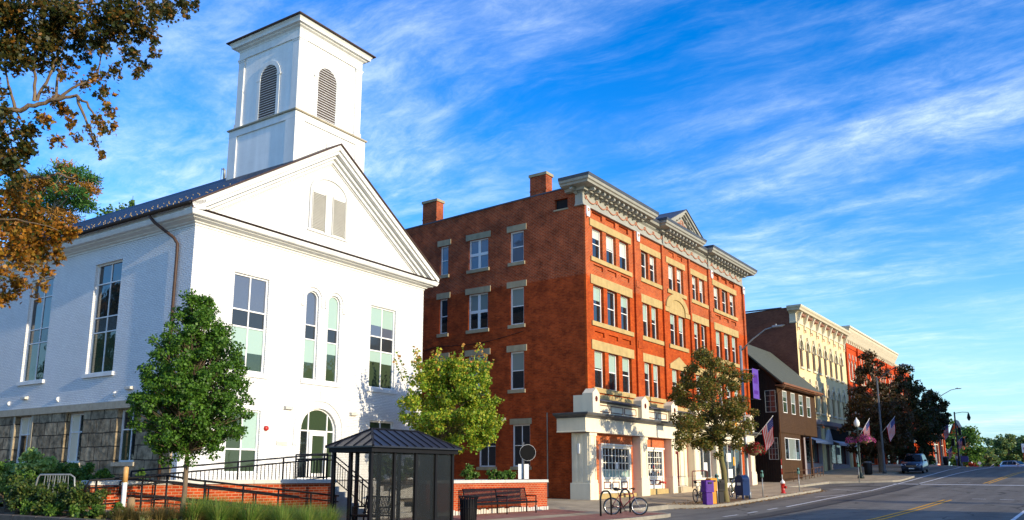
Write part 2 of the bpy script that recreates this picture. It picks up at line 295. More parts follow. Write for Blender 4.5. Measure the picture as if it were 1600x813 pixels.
# ------------------------------------------------------------------ geometry helpers
class MB:
    def __init__(s, T=None): s.V = []; s.F = []; s.I = []; s.T = T
    def add(s, vs, fs, m=0):
        o = len(s.V)
        s.V += [tuple(s.T @ Vector(v)) for v in vs] if s.T is not None else [tuple(v) for v in vs]
        s.F += [tuple(o + i for i in f) for f in fs]; s.I += [m] * len(fs)
    def quad(s, a, b, c, d, m=0): s.add((a, b, c, d), ((0, 1, 2, 3),), m)
    def poly(s, pts, m=0): s.add(pts, (tuple(range(len(pts))),), m)
    def box(s, x0, x1, y0, y1, z0, z1, m=0):
        s.add([(x, y, z) for z in (z0, z1) for y in (y0, y1) for x in (x0, x1)],
              [(0, 2, 3, 1), (4, 5, 7, 6), (0, 1, 5, 4), (2, 6, 7, 3), (0, 4, 6, 2), (1, 3, 7, 5)], m)
    def bev(s, x0, x1, y0, y1, z0, z1, e, m=0):
        """box with bevelled vertical and top edges"""
        pts = [(x0 + e, y0), (x1 - e, y0), (x1, y0 + e), (x1, y1 - e), (x1 - e, y1), (x0 + e, y1), (x0, y1 - e), (x0, y0 + e)]
        cx_, cy_ = (x0 + x1) / 2, (y0 + y1) / 2
        sc = lambda p, k: (cx_ + (p[0] - cx_) * (1 - 2 * k / (x1 - x0)), cy_ + (p[1] - cy_) * (1 - 2 * k / (y1 - y0)))
        top = [sc(p, e) for p in pts]
        v = [(a, b, z0) for a, b in pts] + [(a, b, z1 - e) for a, b in pts] + [(a, b, z1) for a, b in top]
        f = [tuple(range(7, -1, -1)), tuple(range(16, 24))]
        for k in (0, 8):
            for i in range(8): f.append((k + i, k + (i + 1) % 8, k + 8 + (i + 1) % 8, k + 8 + i))
        s.add(v, f, m)
    def ext(s, pts, axis, a, b, m=0):
        """extrude a polygon given in the two other axes along axis from a to b"""
        def P(p, t):
            q = list(p); q.insert(axis, t); return tuple(q)
        n = len(pts)
        s.add([P(p, a) for p in pts] + [P(p, b) for p in pts],
              [tuple(range(n)), tuple(range(2 * n - 1, n - 1, -1))] + [(i, (i + 1) % n, n + (i + 1) % n, n + i) for i in range(n)], m)
    def tube(s, pts, r, n=8, m=0, cap=True):
        pts = [Vector(p) for p in pts]; rs = r if isinstance(r, (list, tuple)) else [r] * len(pts)
        vs = []; up = None
        for i, p in enumerate(pts):
            d = (pts[min(i + 1, len(pts) - 1)] - pts[max(i - 1, 0)])
            d = d.normalized() if d.length > 1e-9 else Vector((0, 0, 1))
            if up is None: up = Vector((0, 0, 1)) if abs(d.z) < .9 else Vector((1, 0, 0))
            a = d.cross(up)
            a = a.normalized() if a.length > 1e-6 else d.orthogonal().normalized()
            b = a.cross(d).normalized(); up = b
            for k in range(n):
                t = 2 * math.pi * k / n; vs.append(p + (a * math.cos(t) + b * math.sin(t)) * rs[i])
        fs = [(i * n + k, i * n + (k + 1) % n, (i + 1) * n + (k + 1) % n, (i + 1) * n + k) for i in range(len(pts) - 1) for k in range(n)]
        if cap: fs += [tuple(range(n - 1, -1, -1)), tuple(range((len(pts) - 1) * n, len(pts) * n))]
        s.add(vs, fs, m)
    def lathe(s, prof, c=(0, 0, 0), n=20, m=0):
        vs = [(c[0] + r * math.cos(2 * math.pi * k / n), c[1] + r * math.sin(2 * math.pi * k / n), c[2] + z) for r, z in prof for k in range(n)]
        fs = [(i * n + k, i * n + (k + 1) % n, (i + 1) * n + (k + 1) % n, (i + 1) * n + k) for i in range(len(prof) - 1) for k in range(n)]
        fs += [tuple(range(n - 1, -1, -1)), tuple(range((len(prof) - 1) * n, len(prof) * n))]
        s.add(vs, fs, m)
    def torus(s, c, ax, Rr, r, n=28, k=8, m=0):
        ax = Vector(ax).normalized(); a = ax.orthogonal().normalized(); b = ax.cross(a); c = Vector(c)
        vs = []
        for i in range(n):
            t = 2 * math.pi * i / n; d = a * math.cos(t) + b * math.sin(t)
            for j in range(k):
                q = 2 * math.pi * j / k; vs.append(c + d * (Rr + r * math.cos(q)) + ax * r * math.sin(q))
        s.add(vs, [(i * k + j, ((i + 1) % n) * k + j, ((i + 1) % n) * k + (j + 1) % k, i * k + (j + 1) % k) for i in range(n) for j in range(k)], m)
    def sweep(s, path, prof, m=0, closed=False, caps=True):
        """profile (out, z) swept along a level path; out is to the right of travel"""
        P = [Vector((p[0], p[1])) for p in path]; n = len(P); vs = []
        for i in range(n):
            dirs = []
            if i > 0 or closed: dirs.append((P[i] - P[i - 1]).normalized())
            if i < n - 1 or closed: dirs.append((P[(i + 1) % n] - P[i]).normalized())
            nr = [Vector((d.y, -d.x)) for d in dirs]
            if len(nr) == 2:
                mt = nr[0] + nr[1]; mt = mt / max(1e-6, mt.dot(nr[0]))
            else: mt = nr[0]
            for o, z in prof: vs.append((P[i].x + mt.x * o, P[i].y + mt.y * o, z))
        k = len(prof); fs = []
        for i in range(n if closed else n - 1):
            j = (i + 1) % n
            for q in range(k - 1): fs.append((i * k + q, j * k + q, j * k + q + 1, i * k + q + 1))
        if caps and not closed: fs += [tuple(range(k)), tuple(range((n - 1) * k + k - 1, (n - 1) * k - 1, -1))]
        s.add(vs, fs, m)
    def arch(s, xc, z0, zs, wi, ri, wo, ro, y0, y1, m=0, n=16, legs=True):
        """band between an inner and an outer round-headed outline, extruded y0..y1"""
        i_, o_ = [], []
        if legs: i_.append((xc - wi, z0)); o_.append((xc - wo, z0))
        for k in range(n + 1):
            t = math.pi * (1 - k / n); i_.append((xc + wi * math.cos(t), zs + ri * math.sin(t))); o_.append((xc + wo * math.cos(t), zs + ro * math.sin(t)))
        if legs: i_.append((xc + wi, z0)); o_.append((xc + wo, z0))
        for a in range(len(i_) - 1): s.ext([i_[a], i_[a + 1], o_[a + 1], o_[a]], 1, y0, y1, m)
    def build(s, name, mats, parent=None, smooth=False, loc=None, rotz=None):
        me = bpy.data.meshes.new(name); me.from_pydata(s.V, [], s.F); me.update()
        if isinstance(mats, str): mats = [mats]
        for q in mats: me.materials.append(MATS[q])
        if len(mats) > 1: me.polygons.foreach_set('material_index', s.I)
        if smooth: me.polygons.foreach_set('use_smooth', [True] * len(s.F))
        return link(name, me, parent, loc, rotz)
def link(name, me, parent=None, loc=None, rotz=None):
    o = bpy.data.objects.new(name, me); COL.objects.link(o)
    if parent is not None: o.parent = parent
    if loc is not None: o.location = loc
    if rotz is not None: o.rotation_euler = (0, 0, rotz)
    return o
def tag(o, label, cat, group=None, kind=None):
    if label: o['label'] = label
    if cat: o['category'] = cat
    if group: o['group'] = group
    if kind: o['kind'] = kind
    return o
def thing(name, label, cat, loc=(0, 0, 0), rotz=0, group=None):
    o = bpy.data.objects.new(name, None); COL.objects.link(o); o.empty_display_size = .2
    o.location = loc; o.rotation_euler = (0, 0, rotz)
    return tag(o, label, cat, group)
def struct(o): o['kind'] = 'structure'; return o
def dup(root, loc, rotz=None, label=None):
    def cp(o, par):
        c = o.copy(); COL.objects.link(c)
        if par is not None: c.parent = par
        for ch in list(o.children): cp(ch, c)
        return c
    c = cp(root, None); c.location = loc
    if rotz is not None: c.rotation_euler = (0, 0, rotz)
    if label: c['label'] = label
    return c
LEFT = Matrix.Rotation(R(-90), 4, 'Z')            # turns a facade built along +x, facing -y, to face -x
def wall(mb, x0, x1, z0, z1, ops, depth=.15, m=0, y=0, mb_back=None):
    """front (facing -y) of a wall with openings (xa, xb, za, zb, rise[, back]); reveals go inwards"""
    xs = sorted({x0, x1, *[o[0] for o in ops], *[o[1] for o in ops]}); zs = sorted({z0, z1, *[o[2] for o in ops], *[o[3] for o in ops]})
    for i in range(len(xs) - 1):
        for j in range(len(zs) - 1):
            a, b, c, d = xs[i], xs[i + 1], zs[j], zs[j + 1]; mx_, mz = (a + b) / 2, (c + d) / 2
            if a < x0 - 1e-6 or b > x1 + 1e-6: continue
            if any(o[0] < mx_ < o[1] and o[2] < mz < o[3] for o in ops): continue
            mb.quad((a, y, c), (b, y, c), (b, y, d), (a, y, d), m)
    for o in ops:
        xa, xb, za, zb, rise = o[:5]; dd = o[6] if len(o) > 6 else depth
        zsp = zb - rise; out = [(xa, za), (xa, zsp)]
        if rise:
            xc, rx, n = (xa + xb) / 2, (xb - xa) / 2, 14
            arc = [(xc - rx * math.cos(math.pi * k / n), zsp + rise * math.sin(math.pi * k / n)) for k in range(n + 1)]
            for k in range(n): mb.quad((arc[k][0], y, arc[k][1]), (arc[k + 1][0], y, arc[k + 1][1]), (arc[k + 1][0], y, zb), (arc[k][0], y, zb), m)
            out += arc[1:-1]
        out += [(xb, zsp), (xb, za)]
        for k in range(len(out)):
            p, q = out[k], out[(k + 1) % len(out)]
            if abs(p[0] - q[0]) + abs(p[1] - q[1]) < 1e-6: continue
            mb.quad((p[0], y, p[1]), (p[0], y + dd, p[1]), (q[0], y + dd, q[1]), (q[0], y, q[1]), m)
        if len(o) > 5 and o[5] is not None: mb.quad((xa, y + dd, za), (xb, y + dd, za), (xb, y + dd, zb), (xa, y + dd, zb), o[5])
WCACHE = {}
def window(parent, loc, rotz, w, h, cols=(), rows=(), depth=.13, bw=.06, mw=.045, frame='white_frame', glassm=('glass',), cells=None, rise=0, name='window', sill=None, jit=0, blind=0, drop={}):
    """frame with bars and glazed panes; origin at the opening's lower left corner on the wall face.
    cells: function(col, row) -> index into glassm; blind: height of a shade behind the upper glass (index 1)"""
    key = (round(w, 3), round(h, 3), tuple(cols), tuple(rows), depth, bw, mw, frame, glassm, str(cells and [[cells(c, r) for r in range(len(rows) + 1)] for c in range(len(cols) + 1)]), rise, jit, round(blind, 2), name, str(drop))
    if key not in WCACHE:
        f = MB(); y0, y1 = depth - .07, depth + .02; zs = h - rise
        if rise:
            f.arch(w / 2, 0, zs, w / 2 - bw, max(.02, rise - bw), w / 2, rise, y0, y1); f.box(bw, w - bw, y0, y1, 0, bw)
        else:
            f.box(0, bw, y0, y1, 0, h); f.box(w - bw, w, y0, y1, 0, h); f.box(bw, w - bw, y0, y1, 0, bw); f.box(bw, w - bw, y0, y1, h - bw, h)
        for r_ in rows: f.box(bw, w - bw, y0 + .012, y1 - .003, r_ * h - mw / 2, r_ * h + mw / 2)
        zt = h - bw if not rise else h - bw
        for c_ in cols:
            top = zs + rise * math.sqrt(max(0, 1 - ((c_ - .5) * 2) ** 2)) - bw * .8 if rise else h - bw
            f.box(c_ * w - mw / 2, c_ * w + mw / 2, y0 + .016, y1 - .006, bw, top)
        g = MB(); cs = [0, *cols, 1]; rs = [0, *rows, 1]; rr = random.Random(int(w * 1000 + h * 77 + jit * 13)); yg = depth - .02
        for c_ in range(len(cs) - 1):
            for r_ in range(len(rs) - 1):
                xa, xb = max(cs[c_] * w, bw * .5), min(cs[c_ + 1] * w, w - bw * .5); za, zb = max(rs[r_] * h, bw * .5), min(rs[r_ + 1] * h, h - bw * .5)
                mi = cells(c_, r_) if cells else 0
                e = [rr.uniform(-.004, .004) for _ in range(3)]
                Y = lambda x, z: yg + e[0] + e[1] * (x - xa) / max(.01, xb - xa) + e[2] * (z - za) / max(.01, zb - za)
                def rect(za_, zb_, mi_, dy=0):
                    if rise and zb_ > zs:
                        if za_ < zs: g.quad(*[(x, Y(x, z) + dy, z) for x, z in ((xa, za_), (xb, za_), (xb, zs), (xa, zs))], mi_)
                        n = 10; lo = max(za_, zs)
                        pts = [(xa + (xb - xa) * k / n) for k in range(n + 1)]
                        tp = lambda x: zs + (rise - bw * .5) * math.sqrt(max(0, 1 - ((x - w / 2) / (w / 2 - bw * .4)) ** 2))
                        for k in range(n):
                            p, q = pts[k], pts[k + 1]
                            if max(tp(p), tp(q)) > lo: g.quad((p, Y(p, lo) + dy, lo), (q, Y(q, lo) + dy, lo), (q, Y(q, lo) + dy, max(lo, tp(q))), (p, Y(p, lo) + dy, max(lo, tp(p))), mi_)
                    else: g.quad(*[(x, Y(x, z) + dy, z) for x, z in ((xa, za_), (xb, za_), (xb, zb_), (xa, zb_))], mi_)
                if r_ in drop:
                    zc = zb - (zb - za) * drop[r_][c_ % len(drop[r_])]; rect(za, zc, mi); rect(zc, zb, 1); continue
                cut = h * (1 - blind)
                if blind and zb > cut:
                    if za < cut: rect(za, cut, mi); rect(cut, zb, 1)
                    else: rect(za, zb, 1)
                else: rect(za, zb, mi)
        fo = f.build(name, frame, parent, loc=loc, rotz=rotz); go = g.build('pane', list(glassm), fo)
        WCACHE[key] = (fo.data, go.data)
    else:
        fo = link(name, WCACHE[key][0], parent, loc, rotz); go = link('pane', WCACHE[key][1], fo)
    if sill:
        ov, hh, out, mat_ = sill
        sb = MB(); sb.box(-ov, w + ov, -out, depth - .08, -hh, -.003); sb.build('sill', mat_, fo)
    return fo
def leaf_mesh(name, pts, size, mats, parent=None, seed=0, shape='leaf', up=.35, jit=.45, mi=None, norm=None):
    """one small folded leaf at each point, in every direction but tending to face up and out"""
    g = np.random.default_rng(seed); n = len(pts); pts = np.asarray(pts, float)
    nz = g.normal(size=(n, 3)); nz[:, 2] += up
    if norm is not None: nz += norm
    nz /= np.linalg.norm(nz, axis=1)[:, None]
    t = g.normal(size=(n, 3)); t -= nz * np.sum(t * nz, 1)[:, None]; t /= np.linalg.norm(t, axis=1)[:, None]
    b = np.cross(nz, t); s = size * (1 + jit * g.uniform(-1, 1, n))
    if shape == 'leaf': out = [(0, 0, 0), (.42, .5, .10), (1, 0, -.10), (.42, -.5, .10)]
    elif shape == 'maple': out = [(0, 0, 0), (.22, .42, .06), (.45, .24, 0), (.62, .56, .04), (.70, .20, 0), (1.05, 0, -.12), (.70, -.20, 0), (.62, -.56, .04), (.45, -.24, 0), (.22, -.42, .06)]
    elif shape == 'needle': out = [(0, .03, 0), (1, .12, -.1), (1.1, -.12, -.1), (0, -.03, 0)]
    else: out = [(0, .2, 0), (.5, .5, .1), (1, 0, 0), (.5, -.5, .1), (0, -.2, 0)]
    o = np.array(out); k = len(o)
    v = pts[:, None, :] + s[:, None, None] * (o[None, :, 0, None] * t[:, None, :] + o[None, :, 1, None] * b[:, None, :] + o[None, :, 2, None] * nz[:, None, :])
    v = v.reshape(-1, 3)
    me = bpy.data.meshes.new(name); me.vertices.add(n * k); me.vertices.foreach_set('co', v.ravel())
    me.loops.add(n * k); me.loops.foreach_set('vertex_index', np.arange(n * k, dtype=np.int32))
    me.polygons.add(n); me.polygons.foreach_set('loop_start', np.arange(0, n * k, k, dtype=np.int32))
    try: me.polygons.foreach_set('loop_total', np.full(n, k, dtype=np.int32))
    except Exception: pass
    if isinstance(mats, str): mats = [mats]
    for q in mats: me.materials.append(MATS[q])
    if mi is not None: me.polygons.foreach_set('material_index', np.asarray(mi, dtype=np.int32))
    me.update(calc_edges=True); me.validate()
    return link(name, me, parent)
def clumps(cs, rs, n, seed=0, shell=.55):
    """points in blobs round centres cs with radii rs, shared by volume"""
    g = np.random.default_rng(seed); cs = np.asarray(cs, float); rs = np.asarray(rs, float)
    wgt = rs ** 2; wgt = wgt / wgt.sum(); idx = g.choice(len(cs), n, p=wgt)
    d = g.normal(size=(n, 3)); d /= np.linalg.norm(d, axis=1)[:, None]
    rad = rs[idx] * (shell + (1 - shell) * g.uniform(0, 1, n)) * g.uniform(.45, 1.12, n) ** .6
    d[:, 2] *= .8
    return cs[idx] + d * rad[:, None], d
def tree(name, label, base, trunk_h, tr, crown_c, crown_r, prof, nc, cr, nl, ls, leaf, bark='bark', seed=1, group=None, lean=(0, 0), shape='leaf', tips=None, cat='tree', inner=.35, limbs=True, extra=()):
    """prof: list of (height 0..1, radius 0..1) for the crown outline"""
    rt = random.Random(seed); t = thing(name, label, cat, base, 0, group)
    cc = Vector(crown_c) - Vector(base); H = crown_r[2]
    pz = [p[0] for p in prof]; pr = [p[1] for p in prof]
    cs, rs = [], []
    while len(cs) < nc:
        f = rt.random(); rad = float(np.interp(f, pz, pr))
        if rt.random() > rad ** 1.15 + .05: continue
        a = rt.uniform(0, 2 * math.pi); k = math.sqrt(rt.uniform(inner ** 2, 1)) * rad
        p = Vector((math.cos(a) * k * crown_r[0], math.sin(a) * k * crown_r[1], (f * 2 - 1) * H)) + cc
        p += Vector((rt.gauss(0, .06), rt.gauss(0, .06), rt.gauss(0, .06))) * crown_r[0]
        cs.append(p); rs.append(cr * rt.uniform(.6, 1.25))
    for ex in extra: cs.append(Vector(ex[:3]) - Vector(base)); rs.append(ex[3])
    tb = MB(); top = Vector((lean[0], lean[1], trunk_h)); fork = top
    k = 6; tp = [Vector((0, 0, 0)).lerp(top, i / k) + Vector((rt.gauss(0, .012), rt.gauss(0, .012), 0)) * (1 if 0 < i < k else 0) * trunk_h / 2 for i in range(k + 1)]
    tb.tube([Vector((0, 0, -.1))] + tp, [tr * 1.45] + [tr * (1.12 - .35 * i / k) for i in range(k + 1)], 10)
    crown_top = cc + Vector((0, 0, H * .75))
    lead = [fork.lerp(crown_top, i / 5) + Vector((rt.gauss(0, .03), rt.gauss(0, .03), 0)) * H for i in range(6)]; lead[0] = fork
    tb.tube(lead, [tr * .76 * (1 - .16 * i) for i in range(6)], 8)
    if limbs:
        for c in cs:
            f = max(0, min(.9, (c.z - fork.z) / max(.1, crown_top.z - fork.z) - .25)); s0 = fork.lerp(crown_top, f)
            md = s0.lerp(c, .55) + Vector((rt.gauss(0, .05), rt.gauss(0, .05), rt.uniform(-.02, .12))) * (c - s0).length
            tb.tube([s0, md, c], [tr * .18, tr * .11, tr * .04], 5, cap=False)
    tb.build('trunk', bark, t, True)
    pts, d = clumps(cs, rs, nl, seed)
    mats = [leaf]; mi = None
    if tips:
        mats.append(tips); zc = pts[:, 2] - cc.z; g = np.random.default_rng(seed); mi = ((zc > H * .55) & (g.uniform(size=len(pts)) < .35)).astype(int)
    leaf_mesh('crown', pts, ls, mats, t, seed, shape, mi=mi, norm=d * .7)
    return t
# ------------------------------------------------------------------ ground, road, pavement
TAB = [(-60, -.05), (28, -.05), (34, 0), (40, .13), (48, .36), (58, .64), (70, 1.17), (82, 1.78), (92, 2.15), (105, 2.52), (115, 2.66), (130, 2.62), (150, 2.2), (300, -4), (900, -8)]
def road(x): return float(np.interp(x, [t[0] for t in TAB], [t[1] for t in TAB]))
def pave(x, y):
    c = float(np.interp(x, [20, 30, 40, 60, 80, 130], [.045, .045, .032, .004, .03, .05]))
    return road(x) + .13 + c * max(0, min(7, y - 15.2))
xs = sorted({*range(-60, 160, 2), *range(160, 900, 40), *[t[0] for t in TAB]})
b = MB(); ys = [-400, -120, -60, -30, -10, 16, 40, 80, 160, 400]
for i in range(len(xs) - 1):
    for j in range(len(ys) - 1):
        q = [(xs[i], ys[j]), (xs[i + 1], ys[j]), (xs[i + 1], ys[j + 1]), (xs[i], ys[j + 1])]
        b.quad(*[(x, y, road(x) - .03) for x, y in q])
struct(b.build('ground', 'ground_far'))
b = MB(); rx = [x for x in xs if -60 <= x <= 220]
for i in range(len(rx) - 1):
    for y0, y1 in ((-6.5, 0), (0, 6), (6, 12), (12, 19)):
        b.quad(*[(x, y, road(x)) for x, y in ((rx[i], y0), (rx[i + 1], y0), (rx[i + 1], y1), (rx[i], y1))])
struct(b.build('road', 'asphalt'))
EDGE = [(-40, 14.3), (30.9, 14.3), (31.5, 14.45), (31.9, 14.8), (32.05, 15.3), (32.1, 16.9), (36.6, 16.9), (37.4, 16.1), (38.3, 15.5), (39.5, 15.25), (56.4, 15.25), (57.6, 15.55), (58.3, 16.2), (58.7, 17.2), (58.9, 18.2), (66.0, 17.2), (66.9, 16.0), (67.8, 14.4), (68.6, 13.2), (69.6, 12.85), (75.6, 12.85), (77, 13.6), (78.4, 15.2), (160, 15.2), (220, 15.2)]
def edge(x): return float(np.interp(x, [e[0] for e in EDGE], [e[1] for e in EDGE]))
px = sorted({*[float(x) for x in rx if -40 <= x], *[e[0] for e in EDGE]})
b = MB(); kb = MB()
for i in range(len(px) - 1):
    a, c = px[i], px[i + 1]
    for f0, f1 in ((0, .02), (.02, .1), (.1, .25), (.25, .6), (.6, 1)):
        P = lambda x, f: (x, edge(x) + .16 + f * (60 - edge(x) - .16), pave(x, edge(x) + .16 + f * (60 - edge(x) - .16)))
        b.quad(P(a, f0), P(c, f0), P(c, f1), P(a, f1))
    e0, e1 = edge(a), edge(c); za, zc = pave(a, e0 + .16) + .003, pave(c, e1 + .16) + .003
    kb.quad((a, e0, road(a) - .05), (c, e1, road(c) - .05), (c, e1, zc), (a, e0, za)); kb.quad((a, e0, za), (c, e1, zc), (c, e1 + .165, zc), (a, e0 + .165, za))
struct(b.build('sidewalk', 'sidewalk_slabs')); struct(kb.build('kerb', 'kerb_stone'))
def sheet(name, m, x0, x1, y0, y1, dz=.004, f=pave, step=1.0):
    s = MB(); n = max(1, int((x1 - x0) / step)); k = max(1, int((y1 - y0) / step))
    for i in range(n):
        for j in range(k):
            X = lambda t: x0 + (x1 - x0) * t / n
            Y = lambda t: y0 + (y1 - y0) * t / k
            s.quad(*[(x, y, f(x, y) + dz) for x, y in ((X(i), Y(j)), (X(i + 1), Y(j)), (X(i + 1), Y(j + 1)), (X(i), Y(j + 1)))])
    return struct(s.build(name, m))
sheet('paver_strip', 'paver', 19.6, 31.3, 14.5, 16.3, .005)
sheet('paver_strip', 'paver', 19.4, 29.4, 17.0, 18.62, .005)
sheet('tree_pit', 'soil', 39.2, 44.6, 15.5, 16.3, .006)
sheet('driveway_apron', 'asphalt_new', 32.2, 37.0, 17.1, 17.9, .005)
sheet('asphalt_patch', 'asphalt_new', 30.0, 66.0, 11.0, 12.0, .004, lambda x, y: road(x))
def stripe(name, pts, wd, m, dz=.010, dash=None):
    s = MB()
    for (xa, ya), (xb, yb) in zip(pts[:-1], pts[1:]):
        L = math.hypot(xb - xa, yb - ya); n = max(1, int(L / .6)); nx, ny = -(yb - ya) / L * wd / 2, (xb - xa) / L * wd / 2
        for i in range(n):
            if dash and (i * L / n) % (dash[0] + dash[1]) > dash[0]: continue
            p = [(xa + (xb - xa) * t, ya + (yb - ya) * t) for t in (i / n, (i + 1) / n)]
            s.quad(*[(x, y, road(x) + dz) for x, y in ((p[0][0] - nx, p[0][1] - ny), (p[1][0] - nx, p[1][1] - ny), (p[1][0] + nx, p[1][1] + ny), (p[0][0] + nx, p[0][1] + ny))])
    return struct(s.build(name, m))
for dy in (-.16, .16):
    stripe('yellow_line', [(18, 7.4 + dy), (33, 7.15 + dy), (48.3, 6.75 + dy)], .12, 'paint_yellow')
    stripe('yellow_line', [(67.2, 6.9 + dy), (81.5, 6.1 + dy), (100, 4.6 + dy), (114, 3.0 + dy)], .12, 'paint_yellow')
stripe('lane_line', [(40.2, 12.5), (52, 12.55), (65, 12.45), (75, 12.3), (81.7, 12.2), (96, 12.6), (112, 13.4)], .14, 'paint_white')
stripe('lane_line', [(66.9, 11.1), (74, 10.8), (81.6, 10.5), (98, 9.9), (114, 9.7)], .14, 'paint_white')
stripe('tar_seam', [(25, 11.5), (34.3, 11.2), (50, 11.08), (66, 10.9)], .13, 'tar', .012)
stripe('stop_bar', [(66.1, 12.7), (65.0, 4.5), (64.6, 0)], .5, 'paint_white')
stripe('dashed_line', [(49.6, 5.8), (48.8, 2.6)], .14, 'paint_white', .01, (.6, .45))
stripe('dashed_line', [(67.9, 10.2), (68.1, 8.0)], .14, 'paint_white', .01, (.6, .45))
stripe('edge_line', [(22, 2.9), (35, 2.9), (41, 2.9)], .14, 'paint_white')
for xa, ya, xb, yb in ((58.9, 15.1, 57.8, 13.0), (49.0, 13.6, 52.3, 12.8), (32.4, 12.6, 34, 12.6), (35.2, 12.6, 36.4, 12.6), (37.8, 12.6, 39.2, 12.6)):
    stripe('parking_mark', [(xa, ya), (xb, yb)], .12, 'paint_white')
b = MB(); b.add([(63.2 + math.cos(t * math.pi / 6) * .36, 9.4 + math.sin(t * math.pi / 6) * .36, road(63.2 + math.cos(t * math.pi / 6) * .36) + .006) for t in range(12)], [tuple(range(12))]); struct(b.build('manhole_cover', 'tar'))
# ------------------------------------------------------------------ white church
BR = R(1.855)
ch = thing('white_church', 'white painted brick church with a square louvred belfry and a grey stone basement', 'church', (18.227, 28.088, 0), BR)
W, DEP, OV = 14.04, 26.0, .58
SL = .651; ZR = 11.98                       # roof surface height at the eave edge (0.6 m outside the wall)
roofz = lambda u: ZR + SL * (min(u, W - u) + .6)
b = MB()
front_ops = [(2.0, 3.78, 5.76, 9.79, 0), (10.08, 11.88, 5.76, 9.79, 0), (5.92, 6.66, 5.76, 9.79, .36), (7.26, 8.0, 5.76, 9.79, .36),
             (5.94, 8.06, 1.46, 4.54, 1.0), (2.10, 3.72, 1.7, 4.23, 0), (10.24, 11.94, 1.7, 4.19, 0)]
wall(b, 0, W, .5, 11.5, front_ops, .2)
b.poly([(0, 0, 11.5), (W, 0, 11.5), (W, 0, roofz(0) - .1), (W / 2, 0, roofz(W / 2) - .1), (0, 0, roofz(0) - .1)])
side_ops = [(-v - 2.0, -v, 5.8, 10.6, 0) for v in (4.8, 10.2, 15.6, 21.0)]
b.T = LEFT; wall(b, -DEP, 0, 4.4, 11.9, side_ops, .2); wall(b, -.36, 0, .5, 4.4, [], .1); b.T = None
b.quad((W, 0, .5), (W, DEP, .5), (W, DEP, 11.9), (W, 0, 11.9)); b.quad((0, DEP, .5), (W, DEP, .5), (W, DEP, 11.9), (0, DEP, 11.9))
b.poly([(0, DEP, 11.9), (W, DEP, 11.9), (W / 2, DEP, roofz(W / 2) - .1)])
b.build('wall', 'painted_brick', ch)
b = MB(LEFT); base_ops = [(-v - 1.38, -v, 2.12, 4.2, 0) for v in (2.68, 6.5, 10.7, 14.6, 18.5)]
wall(b, -DEP, -.36, .3, 4.24, base_ops, .3, y=-.06); b.quad((-.36, -.06, .3), (-.36, .05, .3), (-.36, .05, 4.24), (-.36, -.06, 4.24))
b.build('stone_basement', 'ashlar', ch)
b = MB(LEFT)
xx = -DEP
while xx < -.37:
    x2 = min(-.36, xx + rnd.uniform(1.4, 1.9)); b.box(xx, x2 - .012, -.14, .04, 4.245, 4.54); xx = x2
for v in (10.7,):
    for s_ in (-v - 1.38 - .17, -v + .012): b.box(s_, s_ + .155, -.075, .03, 2.0, 4.24)
b.build('stone_band', 'granite_band', ch)
for i, v in enumerate((4.8, 10.2, 15.6, 21.0)):
    window(ch, (0, v + 2.0, 5.8), R(-90), 2.0, 4.8, (.5,), (.37, .506, .815), .2, .07, .05, glassm=('glass', 'glass_green', 'spandrel'),
           cells=lambda c, r: (1, 2, 0, 0)[r], sill=(.14, .16, .10, 'white_paint'), jit=i)
for i, v in enumerate((2.68, 6.5, 10.7, 14.6, 18.5)):
    a = ('amber_glaze', 'pale_glaze') if i == 2 else ('glass_green', 'glass')
    window(ch, (-.06, v + 1.38, 2.12), R(-90), 1.38, 2.08, (.5,), (.62,), .3, .08, .05, glassm=('glass', 'pale_glaze', a[0]),
           cells=[lambda c, r: 0 if r else (2, 0)[c], lambda c, r: (1, 0)[c], lambda c, r: (1 if r else (0, 2)[c]), lambda c, r: 0, lambda c, r: 0][i], sill=(.06, .16, .06, 'granite_band'), jit=i)
G3 = ('glass_sky_tint', 'blind_green', 'spandrel', 'glass_green')
window(ch, (2.0, 0, 5.76), 0, 1.78, 4.03, (.5,), (.455, .63), .16, .075, .06, glassm=G3, cells=lambda c, r: (3, 2, 0)[r], drop={0: (.66, .58)})
window(ch, (10.08, 0, 5.76), 0, 1.80, 4.03, (.5,), (.455, .63), .16, .075, .06, glassm=G3, cells=lambda c, r: (3, 2, 0)[r], drop={0: (.30, .33), 2: (.62, .66)}, jit=2)
window(ch, (5.92, 0, 5.76), 0, .74, 4.03, (), (.45, .61), .16, .06, .05, glassm=G3, cells=lambda c, r: (3, 2, 0)[r], drop={0: (.58,)}, rise=.36, jit=3)
window(ch, (7.26, 0, 5.76), 0, .74, 4.03, (), (.45, .61), .16, .06, .05, glassm=G3, cells=lambda c, r: (3, 2, 1)[r], drop={0: (.30,)}, rise=.36, jit=4)
window(ch, (2.10, 0, 1.7), 0, 1.62, 2.53, (.5,), (.37,), .16, .07, .06, glassm=G3, cells=lambda c, r: (3, 1)[r] if c else (3, 3)[r], jit=5)
window(ch, (10.24, 0, 1.7), 0, 1.70, 2.49, (.5,), (.37, .72), .16, .07, .06, glassm=('glass_green',), jit=6)
